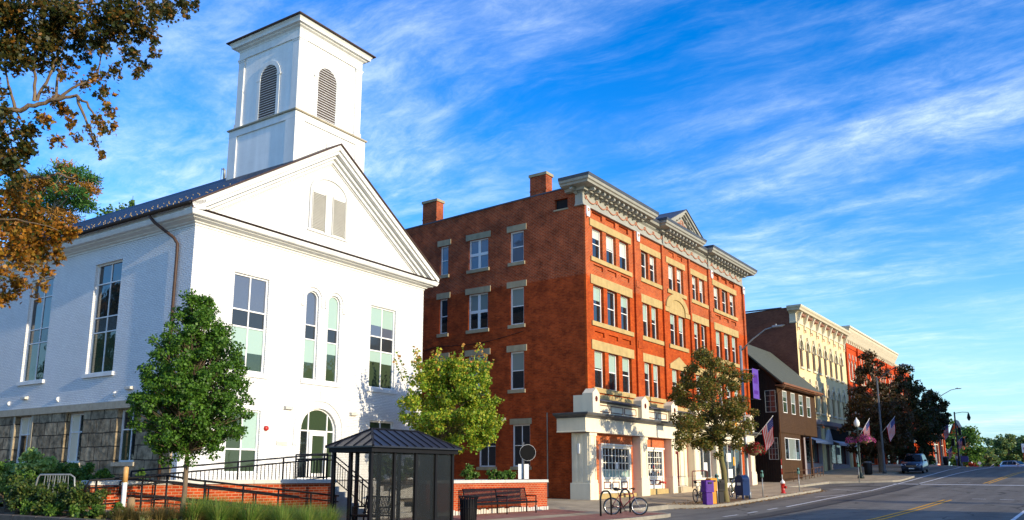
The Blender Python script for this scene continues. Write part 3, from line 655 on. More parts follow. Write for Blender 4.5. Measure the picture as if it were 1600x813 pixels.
# shades drawn behind the lower lights
ent = window(ch, (5.94, 0, 1.46), 0, 2.12, 3.08, (.26, .79), (.675,), .2, .07, .06, glassm=('glass_green', 'glass'), cells=lambda c, r: 1 if (r == 0 and c == 0) else 0, rise=1.0, name='entrance_frame')
b = MB(); d0, d1, dz = .60, 1.65, 2.04
b.box(d0, d0 + .17, .09, .165, .02, dz); b.box(d1 - .17, d1, .09, .165, .02, dz); b.box(d0 + .17, d1 - .17, .09, .165, .02, .24); b.box(d0 + .17, d1 - .17, .09, .165, dz - .17, dz)
dr = b.build('door', 'white_frame', ent); b = MB(); b.quad((d0 + .17, .14, .24), (d1 - .17, .14, .24), (d1 - .17, .14, dz - .17), (d0 + .17, .14, dz - .17)); b.build('pane', 'glass_green', dr)
b = MB(); b.tube([(d1 - .11, .04, .85), (d1 - .11, .02, .9), (d1 - .11, .02, 1.25), (d1 - .11, .04, 1.3)], .018, 8); b.build('handle', 'galvanised', dr)
for xc in (6.29, 7.63):
    b = MB(); b.arch(xc, 9.10, 9.42, .52, .52, .60, .60, -.045, 0, n=20); b.build('arch_trim', 'white_paint', ch)
b = MB(); b.arch(7.0, 3.0, 3.54, 1.40, 1.32, 1.48, 1.40, -.045, 0, n=24); b.build('arch_trim', 'white_paint', ch)
for q in ((5.60, 5.76, -.05, -.001, 9.02, 9.098), (8.16, 8.32, -.05, -.001, 9.02, 9.098), (5.48, 5.72, -.055, -.001, 2.90, 2.998), (8.28, 8.52, -.055, -.001, 2.90, 2.998), (6.97, 7.03, -.036, -.001, 4.95, 5.3)):
    b = MB(); b.box(*q); b.build('arch_stop', 'white_paint', ch)
for q in ((5.78, 8.22), (1.86, 3.94), (9.94, 12.04)):
    b = MB(); b.box(q[0], q[1], -.06, -.001, 5.56, 5.755); b.build('sill', 'white_paint', ch)
# entablature, raking cornice, eaves
PR = [(0, 11.26), (.03, 11.26), (.03, 11.33), (.12, 11.36), (.14, 11.40), (.34, 11.46), (.36, 11.50), (.50, 11.52), (.52, 11.55), (.58, 11.68), (.58, 11.70), (0, 11.78)]
b = MB(); b.sweep([(0, DEP), (0, 0), (W, 0), (W, DEP)], PR)
b.sweep([(0, DEP), (0, -OV)], [(0, 11.78), (.40, 11.70), (.46, 11.74), (.50, 11.86), (.60, 11.90), (.60, 11.94), (0, 12.2)])
for sgn in (0, 1):
    X = (lambda u: u) if not sgn else (lambda u: W - u)
    for t0, t1, o_ in ((.05, .30, OV), (.30, .48, OV - .10), (.48, .66, OV - .30), (.66, .84, .14), (.84, .90, .05)):
        u0 = max(-.6, (t1 - .6) / SL * 0 - .6); cut = lambda t: max(-.6, -.6 + (t - .26) / SL)
        b.ext([(X(cut(t0)), roofz(cut(t0)) - t0), (X(W / 2), roofz(W / 2) - t0), (X(W / 2), roofz(W / 2) - t1), (X(cut(t1)), roofz(cut(t1)) - t1)], 1, -o_, 0.0)
b.build('cornice', 'white_paint', ch)
b = MB(); b.box(-.57, W + .57, -.575, -.002, 11.784, 11.80); b.box(-.60, -.54, -.59, -.575, 11.70, 11.80)
for sgn in (0, 1):
    X = (lambda u: u) if not sgn else (lambda u: W - u)
    b.ext([(X(-.66), roofz(-.66) - .045), (X(W / 2), roofz(W / 2) - .045), (X(W / 2), roofz(W / 2) + .03), (X(-.66), roofz(-.66) + .03)], 1, -OV - .07, -OV - .002)
b.build('flashing', 'copper_brown', ch)
b = MB()
for sgn in (0, 1):
    X = (lambda u: u) if not sgn else (lambda u: W - u)
    b.ext([(X(-.66), roofz(-.66) + .03), (X(W / 2), roofz(W / 2) + .03), (X(W / 2), roofz(W / 2) - .04), (X(-.66), roofz(-.66) - .04)], 1, -OV, DEP + .3)
rf = b.build('roof', 'slate', ch)
b = MB()
for row, u in enumerate((-.35, .05, .55, .95, 1.6)):
    for k in range(62):
        if (k * 7 + row * 3) % 5 == 0: continue
        v = .2 + k * .41 + (row % 2) * .2 + rnd.uniform(-.06, .06); z = roofz(u) + .03
        b.box(u - .010, u + .014, v, v + .022, z, z + .042)
tag(b.build('snow_guards', 'stone_trim', rf), None, None, None, 'stuff')
b = MB(); b.tube([(-.68, -OV, 11.90), (-.68, DEP, 11.90)], .085, 8); gt = b.build('gutter', 'black_metal', ch, True)
b = MB(); b.tube([(-.66, 2.13, 11.86), (-.66, 2.0, 11.72), (-.58, 1.80, 11.50), (-.20, 1.05, 10.86), (-.10, .92, 10.62), (-.10, .90, 10.2), (-.10, .90, .9)], .062, 10); b.build('downpipe', 'copper_brown', gt, True)
# gable louvre
b = MB(); b.box(5.72, 8.24, -.06, 0, 12.52, 12.60); b.box(5.80, 8.16, -.03, 0, 12.6, 14.48); b.arch(6.98, 14.44, 14.46, 1.08, .74, 1.20, .88, -.10, 0, n=20, legs=False)
for k in range(12):
    t0, t1 = math.pi * k / 12, math.pi * (k + 1) / 12
    b.poly([(6.98, -.03, 14.47), (6.98 + 1.1 * math.cos(t1), -.03, 14.47 + .75 * math.sin(t1)), (6.98 + 1.1 * math.cos(t0), -.03, 14.47 + .75 * math.sin(t0))])
b.box(5.78, 5.88, -.08, -.03, 12.6, 14.46); b.box(8.08, 8.18, -.08, -.03, 12.6, 14.46)
gl = b.build('gable_window', 'white_paint', ch)
for x0 in (5.90, 7.18):
    b = MB(); b.box(x0, x0 + .86, -.034, -.031, 12.64, 14.44)
    for k in range(24): z = 12.70 + k * .072; b.add([(x0 + .04, -.085, z), (x0 + .82, -.085, z), (x0 + .82, -.04, z + .055), (x0 + .04, -.04, z + .055)], [(0, 1, 2, 3)]); b.add([(x0 + .04, -.09, z), (x0 + .82, -.09, z), (x0 + .82, -.09, z + .012), (x0 + .04, -.09, z + .012)], [(0, 1, 2, 3)])
    b.box(x0, x0 + .04, -.095, -.034, 12.62, 14.46); b.box(x0 + .82, x0 + .86, -.095, -.034, 12.62, 14.46)
    b.build('shutter', 'shutter_paint', gl)
# belfry
TU0, TU1, TV0, TV1 = 4.95, 9.52, .28, 4.98; SU1, SV1 = 9.30, 4.78   # the shaft is a little smaller than its base
b = MB(); b.box(TU0 + .06, TU1 - .06, TV0 + .06, TV1 - .06, 13.5, 18.10); b.box(TU0 + .15, SU1 - .15, TV0 + .15, SV1 - .15, 18.2, 22.5); tw = b.build('belfry', 'tower_boards', ch)
b = MB()
for T, wd in ((None, 0), (LEFT, 1)):
    o_ = Matrix.Translation((TU0, TV0, 0)) if not wd else Matrix.Translation((TU0, TV1, 0)) @ LEFT @ Matrix.Translation((0, 0, 0))
    L_ = TU1 - TU0 if not wd else TV1 - TV0
    b.T = o_
    b.box(0 if not wd else .004, .58, 0, .06, 13.6, 17.76); b.box(L_ - .66, L_ - (.004 if wd else 0), 0, .06, 13.6, 17.76); b.box(0, L_, -.002, .06, 17.763, 18.10)
    b.box(.58, L_ - .66, .045, .06, 13.6, 14.9)
    if wd: b.T = Matrix.Translation((TU0, SV1, 0)) @ LEFT
    L_ = SU1 - TU0 if not wd else SV1 - TV0
    b.box(.09, .50, .075, .15, 18.45, 21.70); b.box(L_ - .50, L_ - .09, .075, .15, 18.45, 21.70)
    b.box(.05, .54, .04, .15, 18.2, 18.447); b.box(L_ - .54, L_ - .05, .04, .15, 18.2, 18.447)
    b.box(.07, .52, .055, .15, 21.703, 21.78); b.box(L_ - .52, L_ - .07, .055, .15, 21.703, 21.78); b.box(.04, .55, .03, .15, 21.783, 21.86); b.box(L_ - .55, L_ - .04, .03, .15, 21.783, 21.86)
    b.box(.08, L_ - .08, .085, .15, 21.863, 22.26)
b.T = None
ring = [(TU0 + .10, SV1 - .1), (TU0 + .10, TV0 + .10), (SU1 - .10, TV0 + .10), (SU1 - .1, SV1 - .1)]
b.sweep(ring, [(0, 22.26), (.03, 22.26), (.05, 22.32), (.16, 22.38), (.18, 22.42), (.30, 22.45), (.32, 22.58), (.38, 22.66), (.38, 22.69), (0, 22.72)], closed=True)
b.build('trim', 'white_paint', tw)
b = MB(); b.sweep([(TU0, TV1), (TU0, TV0), (TU1, TV0), (TU1, TV1)], [(-.2, 18.10), (.07, 18.10), (.09, 18.14), (.09, 18.17), (-.2, 18.22)], closed=True); b.build('ledge', 'granite_band', tw)
b = MB(); e = .50; x0, x1, y0, y1 = TU0 + .10 - e, SU1 - .10 + e, TV0 + .10 - e, SV1 - .1 + e
b.box(x0, x1, y0, y1, 22.692, 22.74); b.add([(x0, y0, 22.74), (x1, y0, 22.74), (x1, y1, 22.74), (x0, y1, 22.74), ((x0 + x1) / 2, (y0 + y1) / 2, 23.0)], [(0, 1, 4), (1, 2, 4), (2, 3, 4), (3, 0, 4)]); b.build('belfry_roof', 'copper_brown', tw)
for wd in (0, 1):
    T = Matrix.Translation((TU0, TV0 + .15, 0)) if not wd else Matrix.Translation((TU0 + .15, SV1, 0)) @ LEFT
    uc = 1.97 if not wd else (SV1 - TV0) / 2 + .1
    b = MB(T); b.arch(uc, 18.22, 20.38, .60, .60, .80, .80, -.055, 0, n=20); b.box(uc - .86, uc - .58, -.075, 0, 20.30, 20.40); b.box(uc + .58, uc + .86, -.075, 0, 20.30, 20.40); b.box(uc - .8, uc + .8, -.06, 0, 18.20, 18.30)
    lv = b.build('louvre_window', 'white_paint', tw)
    b = MB(T); b.box(uc - .6, uc + .6, -.004, -.002, 18.3, 20.4)
    for k in range(12):
        t0, t1 = math.pi * k / 12, math.pi * (k + 1) / 12
        b.poly([(uc, -.004, 20.38), (uc + .6 * math.cos(t1), -.004, 20.38 + .6 * math.sin(t1)), (uc + .6 * math.cos(t0), -.004, 20.38 + .6 * math.sin(t0))])
    b.build('opening', 'louvre_shadow', lv)
    b = MB(T)
    for k in range(21):
        z = 18.34 + k * .126; hw = .59 if z < 20.38 else .59 * math.sqrt(max(0, 1 - ((z + .03 - 20.38) / .6) ** 2))
        if hw > .05: b.add([(uc - hw, -.05, z), (uc + hw, -.05, z), (uc + hw, -.012, z + .05), (uc - hw, -.012, z + .05), (uc - hw, -.05, z + .018), (uc + hw, -.05, z + .018)], [(0, 1, 2, 3), (0, 1, 5, 4), (4, 5, 2, 3)])
    b.build('slats', 'white_paint', lv)
b = MB(); b.tube([(4.86, 5.0, 15.7), (4.86, 5.0, 16.12), (4.80, 5.06, 16.2)], .06, 8); b.build('vent_pipe', 'galvanised', ch, True)
b = MB(); b.tube([(7.02, 8.2, 16.9), (7.02, 8.2, 17.6)], .012, 5); b.tube([(7.02, 16.2, 16.9), (7.02, 16.2, 17.6)], .012, 5); b.tube([(6.4, -.3, 16.5), (6.4, -.3, 17.0)], .01, 5); b.build('lightning_rods', 'black_metal', ch)
for (x, y, z, rz) in ((4.92, 0, 4.36, 0), (8.85, 0, 4.33, 0), (0, 3.6, 4.97, -90), (0, 11.7, 4.97, -90)):
    b = MB(); b.ext([(0, 0), (-.16, .02), (-.16, .11), (0, .15)], 0, 0, .40); b.build('wall_light', 'granite', ch, loc=(x, 0 if not rz else y, z), rotz=R(rz))
for v in (4.4, 8.7, 12.9):
    b = MB(); b.ext([(0, 0), (-.10, .10), (-.10, .2), (0, .24)], 0, 0, .10); b.build('small_vent', 'white_paint', ch, loc=(0, v + .1, 4.72), rotz=R(-90))
b = MB(); b.lathe([(.11, 0), (.11, .05), (.09, .1), (.03, .12)], n=16); o = b.build('alarm_bell', 'red_paint', ch, True, loc=(4.02, 0, 3.52)); o.rotation_euler = (R(90), 0, 0)
b = MB(); b.box(4.62, 5.20, -.03, 0, 2.84, 3.02); b.build('plaque', 'granite', ch)
# ------------------------------------------------------------------ red brick block
rb = thing('red_brick_building', 'four storey red brick block with a bracketed grey cornice, small pediment and cream shopfronts', 'building', (37.34, 21.67, 0))
L = 24.7; DP = 17.0
bays = [('pav', .0, 6.3), ('flat', 6.62, 9.72), ('mid', 9.95, 13.95), ('flat', 14.2, 17.35), ('pav', 18.0, 24.4)]
wins = {0: [(1.0, 1.15), (2.58, 1.15), (4.17, 1.15)], 1: [(6.98, .92), (8.17, .92)], 2: [(10.88, 1.0), (12.2, 1.0)], 3: [(14.72, .93), (15.95, .93)], 4: [(18.6, 1.1), (20.2, 1.1), (21.76, 1.1)]}
rows = [(6.20, 8.24), (9.80, 11.85), (13.38, 15.12)]
ops = []
for i, ws in wins.items():
    for (x, wd) in ws:
        for (z0, z1) in rows: ops.append((x, x + wd, z0, z1, 0))
for i in (0, 4):                                           # sunk brick panels
    for (x, wd) in wins[i]:
        ops.append((x, x + wd, 15.66, 16.0, 0, 0, .12)); ops.append((x + .08, x + wd, 12.72, 13.0, 0, 0, .10)); ops.append((x + .08, x + wd, 9.02, 9.28, 0, 0, .10))
for x in (11.0, 12.35): ops.append((x, x + .8, 15.66, 15.98, 0, 0, .08))
for x in (.24, 6.2, 18.02, 24.2):
    for z0, z1 in ((13.42, 15.1), (9.85, 11.9), (6.4, 8.3)): ops.append((x, x + .09, z0, z1, 0, 0, .12))
b = MB(); wall(b, 0, L, 0, 17.0, ops, .30)
sw = [(9.44, .62), (6.42, 1.42), (3.9, .93)]
sops = []
for v, wd in sw:
    for (z0, z1) in ((6.27, 8.38), (9.92, 12.05), (13.53, 15.35)): sops.append((-v - wd, -v, z0, z1, 0))
for v, wd in ((5.82, 1.18), (3.52, 1.16)): sops.append((-v - wd, -v, 2.08, 4.34, 0))
sops.append((-1.79, -.95, 16.11, 16.71, 0))
top = lambda v: 17.26 - .026 * v
b.quad((L, 0, 0), (L, DP, 0), (L, DP, 17), (L, 0, 17)); b.quad((0, DP, 0), (L, DP, 0), (L, DP, 16.9), (0, DP, 16.9))
for x0, x1, z0 in ((5.86, 6.60, 4.7), (17.42, 17.98, 4.7), (-.001, .16, 4.7), (24.36, L + .001, 4.7), (9.74, 9.94, 4.7), (13.96, 14.18, 4.7)): b.box(x0, x1, -.13, -.001, z0, 16.06)
for x0, x1 in ((5.95, 6.5), (17.48, 17.92)):
    for z in (12.6, 8.95): b.box(x0, x1, -.17, -.131, z, z + .42)
b.build('wall', 'red_brick', rb)
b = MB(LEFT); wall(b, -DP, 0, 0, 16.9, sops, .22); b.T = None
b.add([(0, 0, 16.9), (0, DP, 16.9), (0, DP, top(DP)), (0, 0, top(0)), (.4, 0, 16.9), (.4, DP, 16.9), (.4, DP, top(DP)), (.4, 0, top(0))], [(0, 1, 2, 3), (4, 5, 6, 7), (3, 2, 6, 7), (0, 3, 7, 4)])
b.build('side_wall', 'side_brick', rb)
b = MB(); b.quad((.4, .2, 16.4), (L, .2, 16.4), (L, DP, 16.3), (.4, DP, 16.3)); b.build('roof', 'lead_grey', rb)
b = MB(); b.add([(-.04, .9, top(.9) + .005), (.44, .9, top(.9) + .005), (.44, DP, top(DP) + .005), (-.04, DP, top(DP) + .005), (-.04, .9, top(.9) + .08), (.44, .9, top(.9) + .08), (.44, DP, top(DP) + .08), (-.04, DP, top(DP) + .08)], [(0, 1, 5, 4), (1, 2, 6, 5), (2, 3, 7, 6), (3, 0, 4, 7), (4, 5, 6, 7), (0, 3, 2, 1)]); b.build('coping', 'lead_grey', rb)
for v0, v1 in ((10.42, 11.57), (2.34, 3.44)):
    z0 = top(v0)
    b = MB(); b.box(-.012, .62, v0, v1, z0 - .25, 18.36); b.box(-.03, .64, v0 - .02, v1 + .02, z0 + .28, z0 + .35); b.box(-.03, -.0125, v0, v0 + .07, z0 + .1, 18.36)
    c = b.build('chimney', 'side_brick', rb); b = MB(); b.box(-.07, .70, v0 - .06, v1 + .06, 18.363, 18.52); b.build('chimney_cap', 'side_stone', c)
# stone lintels and sills
for i, (kind, x0, x1) in enumerate(bays):
    for r_, (z0, z1) in enumerate(rows):
        a, c = (x0 + .66, x1 - .66) if kind == 'pav' else (x0 + .05, x1 - .05) if kind == 'flat' else (10.5, 13.5)
        if kind == 'pav': a, c = wins[i][0][0] - .33, wins[i][-1][0] + wins[i][-1][1] + .25
        h = .40 if r_ == 2 else .52
        b = MB()
        if kind == 'mid' and r_ == 1:
            b.arch(11.93, 12.1, 12.17, 1.20, .64, 1.72, 1.02, -.10, .0, n=20, legs=False)
            for k in range(20):
                t0, t1 = math.pi * k / 20, math.pi * (k + 1) / 20
                b.ext([(11.93, 12.17), (11.93 + 1.2 * math.cos(t1), 12.17 + .64 * math.sin(t1)), (11.93 + 1.2 * math.cos(t0), 12.17 + .64 * math.sin(t0))], 1, -.03, 0)
            b.box(10.72, 13.14, -.028, 0, 11.853, 12.168); b.box(9.98, 10.70, -.09, 0, 11.86, 12.16); b.box(13.16, 13.92, -.09, 0, 11.86, 12.16)
        elif kind == 'mid' and r_ == 0:
            b.ext([(10.5, 8.245), (13.4, 8.245), (13.4, 8.5), (11.95, 9.08), (10.5, 8.5)], 1, -.07, 0); b.lathe([(.14, 0), (.14, .03)], (0, 0, 0), 12) if False else None
        else: b.box(a, c, -.06 if kind == 'pav' else -.045, 0, z1 + .003, z1 + h)
        b.build('lintel', 'stone_trim', rb)
        b = MB(); b.box(a + .05, c, -.09, .12, z0 - .25, z0 - .003); b.build('sill', 'stone_trim', rb)
b = MB(); b.box(0, 24.4, -.10, 0, 5.62, 5.86); b.build('belt_course', 'stone_trim', rb)
k = 0
for i, ws in wins.items():
    for (x, wd) in ws:
        for r_, (z0, z1) in enumerate(rows):
            k += 1; tall = z1 - z0
            bl = [0, .30, .45, .52, .38][(k * 7 + i) % 5]
            window(rb, (x, 0, z0), 0, wd, tall, (), (.5,), .25, .065, .05, glassm=('glass', ('blind_green', 'blind_pale')[(k * 5) % 3 == 0]), cells=lambda c, r: 0, blind=bl, jit=k % 4)
SB = {(2, 0): (.0, 0), (2, 1): (.0, 1), (2, 2): (0, 2)}
for r_, (z0, z1) in enumerate(((6.27, 8.38), (9.92, 12.05), (13.53, 15.35))):
    for q, (v, wd) in enumerate(sw):
        gm = ('glass_sky_tint' if r_ == 2 else 'glass', 'blind_grey'); bl = [.5, .5, 0][r_] if q else 0
        window(rb, (0, v + wd, z0), R(-90), wd, z1 - z0, (.5,) if q == 1 else (), (.5,), .16, .075, .17 if q == 1 else .05, glassm=gm, cells=lambda c, r: 0, blind=bl, jit=q)
        b = MB(LEFT); b.box(-v - wd - .22, -v + .2, -.05, 0, z1 + .004, z1 + .36); b.build('lintel', 'side_stone', rb)
        b = MB(LEFT); b.box(-v - wd - .13, -v + .1, -.08, .08, z0 - .2, z0 - .003); b.build('sill', 'side_stone', rb)
for v, wd in ((5.82, 1.18), (3.52, 1.16)):
    window(rb, (0, v + wd, 2.08), R(-90), wd, 2.26, (.5,), (.5,), .16, .07, .04, glassm=('glass',), cells=lambda c, r: 0)
    b = MB(LEFT); b.box(-v - wd - .15, -v + .12, -.05, 0, 4.344, 4.66); b.build('lintel', 'side_stone', rb)
    b = MB(LEFT); b.box(-v - wd - .1, -v + .1, -.08, .08, 1.9, 2.077); b.build('sill', 'side_stone', rb)
b = MB(LEFT); b.quad((-1.79, .2, 16.11), (-.95, .2, 16.11), (-.95, .2, 16.71), (-1.79, .2, 16.71)); b.build('vent_opening', 'interior_dark', rb)
b = MB(LEFT); b.box(-1.85, -.9, -.05, .0, 16.03, 16.107); b.build('sill', 'side_stone', rb)
b = MB(); b.tube([(-.04, 2.38, .5), (-.04, 2.38, 4.9)], .035, 6); b.build('conduit', 'bark_pale', rb)
b = MB(); b.tube([(-.03, v, 9.15 + .25 * abs(math.sin((v - 3.9) / 6.2 * math.pi)) * -1 + (.55 - .05 * v)) for v in [3.9 + .5 * q for q in range(17)]], .018, 5); b.build('cable', 'black_rubber', rb)
b = MB(LEFT); b.box(-5.28, -5.12, -.14, 0, 4.62, 4.74); b.lathe([(.07, 0), (.085, .08), (.04, .2)], (-5.2, -.2, 4.52), 10); b.build('wall_light', 'galvanised', rb)
b = MB(LEFT); b.box(-.62, -.52, -.10, 0, 4.2, 4.45); b.build('wall_light', 'white_frame', rb)
# grey painted frieze and cornice
b = MB()
b.sweep([(-.02, .42), (-.02, 0), (L - .2, 0), (L - .2, .5)], [(0, 16.06), (.16, 16.06), (.16, 16.10), (.10, 16.14), (.10, 16.22), (.06, 16.22), (.06, 16.78), (.14, 16.84), (.18, 16.86), (0, 16.88)])
b.box(9.9, 10.1, -.16, 0, 16.07, 16.86); b.box(17.4, 17.6, -.16, 0, 16.07, 16.86)
b.build('frieze', 'trim_grey', rb)
CP = [(0, 16.87), (.30, 16.87), (.34, 17.02), (.80, 17.06), (.84, 17.16), (.92, 17.20), (.96, 17.33), (0, 17.36)]
LP = [(0, 16.87), (.16, 16.87), (.20, 16.95), (.44, 17.0), (.50, 17.12), (0, 17.16)]
def crn(path, pr):
    c = MB(); c.sweep(path, pr); o = c.build('cornice', 'trim_grey', rb)
    c = MB(); z = pr[-1][1]; c.sweep(path, [(-.1, z + .003), (pr[-2][0] + .02, pr[-2][1] + .003), (pr[-2][0] + .05, z + .13), (0, z + .24), (-.1, z + .24)]); c.build('cornice_flashing', 'lead_grey', o); return o
crn([(-.02, .93), (-.02, 0), (6.62, 0), (6.62, .5)], CP); crn([(6.66, 0), (9.6, 0)], LP); crn([(9.62, .5), (9.62, -.06), (14.05, -.06), (14.05, .5)], [(o_, z - .02) for o_, z in CP]); crn([(14.1, 0), (17.36, 0)], LP); crn([(17.4, .5), (17.4, 0), (L - .2, 0), (L - .2, 1.6)], CP)
def modillion(x, y=0, rz=0):
    c = MB(); c.ext([(-.10, 17.03), (-.64, 17.03), (-.70, 16.97), (-.70, 16.88), (-.62, 16.83), (-.48, 16.88), (-.30, 16.84), (-.22, 16.74), (-.10, 16.72)], 0, -.085, .085)
    return c.build('modillion', 'trim_grey', rb, loc=(x, y, 0), rotz=rz)
m0 = modillion(.18)
def cpm(x, y=0, rz=0):
    o = m0.copy(); COL.objects.link(o); o.location = (x, y, 0); o.rotation_euler = (0, 0, rz)
for k in range(1, 12): cpm(.18 + k * .565)
for k in range(9): cpm(9.8 + k * .51, -.06)
for k in range(12): cpm(17.6 + k * .585)
for v in (.32,): cpm(0, v, R(-90))
def swag(x0, x1):
    c = MB(); n = 10
    c.tube([(x0 + (x1 - x0) * t / n, -.085, 16.60 - .22 * math.sin(math.pi * t / n)) for t in range(n + 1)], [.022 + .022 * math.sin(math.pi * t / n) for t in range(n + 1)], 6)
    c.torus((x0, -.082, 16.58), (0, 1, 0), .10, .03, 12, 6); return c.build('garland', 'rosy_relief', rb, True)
xs_ = [.25 + k * 1.20 for k in range(21)]
for a, c in zip(xs_[:-1], xs_[1:]): swag(a, c)
for x in (.12, 6.14, 17.78, 24.28):
    b = MB(); b.ext([(x - .02, 16.05), (x + .36, 16.05), (x + .36, 15.62), (x + .30, 15.48), (x + .04, 15.48), (x - .02, 15.62)], 1, -.20, -.131); c = b.build('corbel', 'white_paint', rb)
    b = MB(); b.torus((x + .17, -.205, 15.86), (0, 1, 0), .07, .03, 12, 6); b.build('rosette', 'rosy_relief', c)
# pediment
PU0, PU1, PZ = 9.05, 14.65, 17.36; pc = (PU0 + PU1) / 2; PA = 18.80
b = MB()
for X in (lambda u: u, lambda u: 2 * pc - u):
    sl = (PA - PZ) / (pc - PU0)
    for t0, t1, o_ in ((0, .16, .98), (.16, .30, .86), (.30, .40, .74)):
        b.ext([(X(PU0 + t0 / sl), PZ + .003), (X(pc), PA - t0), (X(pc), PA - t1), (X(PU0 + t1 / sl), PZ + .003)], 1, -o_, .2)
b.ext([(PU0 + .4, PZ + .003), (PU1 - .4, PZ + .003), (pc, PA - .2)], 1, -.62, .2)
pd = b.build('pediment', 'trim_grey', rb)
b = MB()
for X in (lambda u: u, lambda u: 2 * pc - u):
    b.ext([(X(PU0 - .05), PZ + .005), (X(pc), PA + .003), (X(pc), PA + .05), (X(PU0 - .16), PZ + .005)], 1, -1.04, 2.4)
b.build('pediment_roof', 'lead_grey', pd)
b = MB(); b.torus((pc, -.63, 17.86), (0, 1, 0), .26, .04, 18, 6); b.torus((pc, -.63, 17.86), (0, 1, 0), .12, .03, 14, 6)
for s_ in (-1, 1): b.tube([(pc + s_ * (.35 + .16 * k), -.63, 17.84 - .05 * k + .09 * math.sin(k * 1.3)) for k in range(8)], .04, 6)
b.build('relief', 'rosy_relief', pd, True)
sl = (PA - PZ) / (pc - PU0)
for s_ in (-1, 1):
    for k in range(5):
        u = .5 + k * .46; c = MB(); c.box(pc + s_ * u - .09, pc + s_ * u + .09, -.80, -.62, PA - .44 - u * sl, PA - .30 - u * sl); c.build('modillion', 'trim_grey', pd)
# shopfronts
pil = [(-.68, .16), (5.04, 6.06), (9.18, 9.86), (12.6, 13.7), (16.25, 16.95), (22.95, 24.0)]
b = MB(); b.sweep([(-.42, 1.25), (-.42, -.0), (24.15, -.0)], [(0, 3.78), (.50, 3.78), (.50, 3.82), (.46, 3.84), (.46, 4.50), (0, 4.52)])
b.box(-.30, 24.1, -.36, 0, 4.76, 5.36)
b.build('shop_fascia', 'cream_paint', rb)
b = MB(); b.sweep([(-.42, 1.3), (-.42, 0), (24.15, 0), (24.15, .4)], [(0, 4.505), (.50, 4.505), (.54, 4.58), (.74, 4.63), (.80, 4.72), (.80, 4.755), (0, 4.758)]); b.build('shop_cornice', 'dark_grey', rb)
for a, c in ((.34, 5.06), (6.3, 9.1), (9.9, 12.6), (13.7, 16.2), (17, 22.7)):
    b = MB(); b.ext([(-.36, 5.363), (-.66, 5.42), (-.66, 5.46), (-.12, 5.62), (0, 5.615), (0, 5.363)], 0, a, c); b.build('parapet_cap', 'lead_grey', rb)
    n = max(2, round((c - a) / 1.5)); st = (c - a) / n
    for k in range(n):
        x0, x1 = a + k * st + .08, a + (k + 1) * st - .08; b = MB()
        for q in ((x0, x1, 4.88, 4.92), (x0, x1, 5.22, 5.26), (x0, x0 + .04, 4.921, 5.219), (x1 - .04, x1, 4.921, 5.219)): b.box(q[0], q[1], -.385, -.361, q[2], q[3])
        b.build('panel_moulding', 'maroon', rb)
for x in (-.36, 5.2, 9.2, 12.85, 16.3, 22.9):
    b = MB(); wd = .72 if x < 0 else .9; y0 = -.62
    b.ext([(x, 4.762), (x + wd, 4.762), (x + wd, 5.78), (x + wd / 2, 6.05), (x, 5.78)], 1, y0, -.003)
    if x < 0: b.box(x + .002, x + .35, -.003, .55, 4.762, 5.70)
    c = b.build('pedestal', 'cream_paint', rb)
    b = MB()
    for q in range(8): t = q * math.pi / 4; b.torus((x + wd / 2 + .07 * math.cos(t), y0 - .012, 5.5 + .1 * math.sin(t)), (0, 1, 0), .035, .02, 8, 5)
    b.build('rosette', 'maroon', c)
for (a, c) in pil:
    g0 = pave(37.3 + a, 21.2) - .12; b = MB()
    b.bev(a, c, -.58, .0 if a > 0 else .62, g0, g0 + .95, .02); b.box(a + .10, c - .06, -.50, 0 if a > 0 else .55, g0 + .95, 3.78)
    b.box(a + .16, a + .24, -.53, -.501, g0 + .98, 3.7); b.box(c - .22, c - .14, -.53, -.501, g0 + .98, 3.7); b.box(a + .06, c - .03, -.54, -.501, 3.60, 3.779); b.box(a + .06, c - .03, -.55, -.501, g0 + .951, g0 + 1.1)
    if a < 0:
        for y in (-.40, -.08, .24): b.box(a + .07, a + .099, y, y + .16, g0 + .98, 3.7)
    o = b.build('shop_pilaster', 'cream_paint', rb)
    b = MB(); b.box(a + .05, c - .02, -.56, 0 if a > 0 else .56, 3.745, 3.772); b.build('band', 'maroon', o)
b = MB(); b.box(-.655, -.60, .05, .16, 2.7, 3.2); b.build('wall_lamp', 'sign_white', rb)
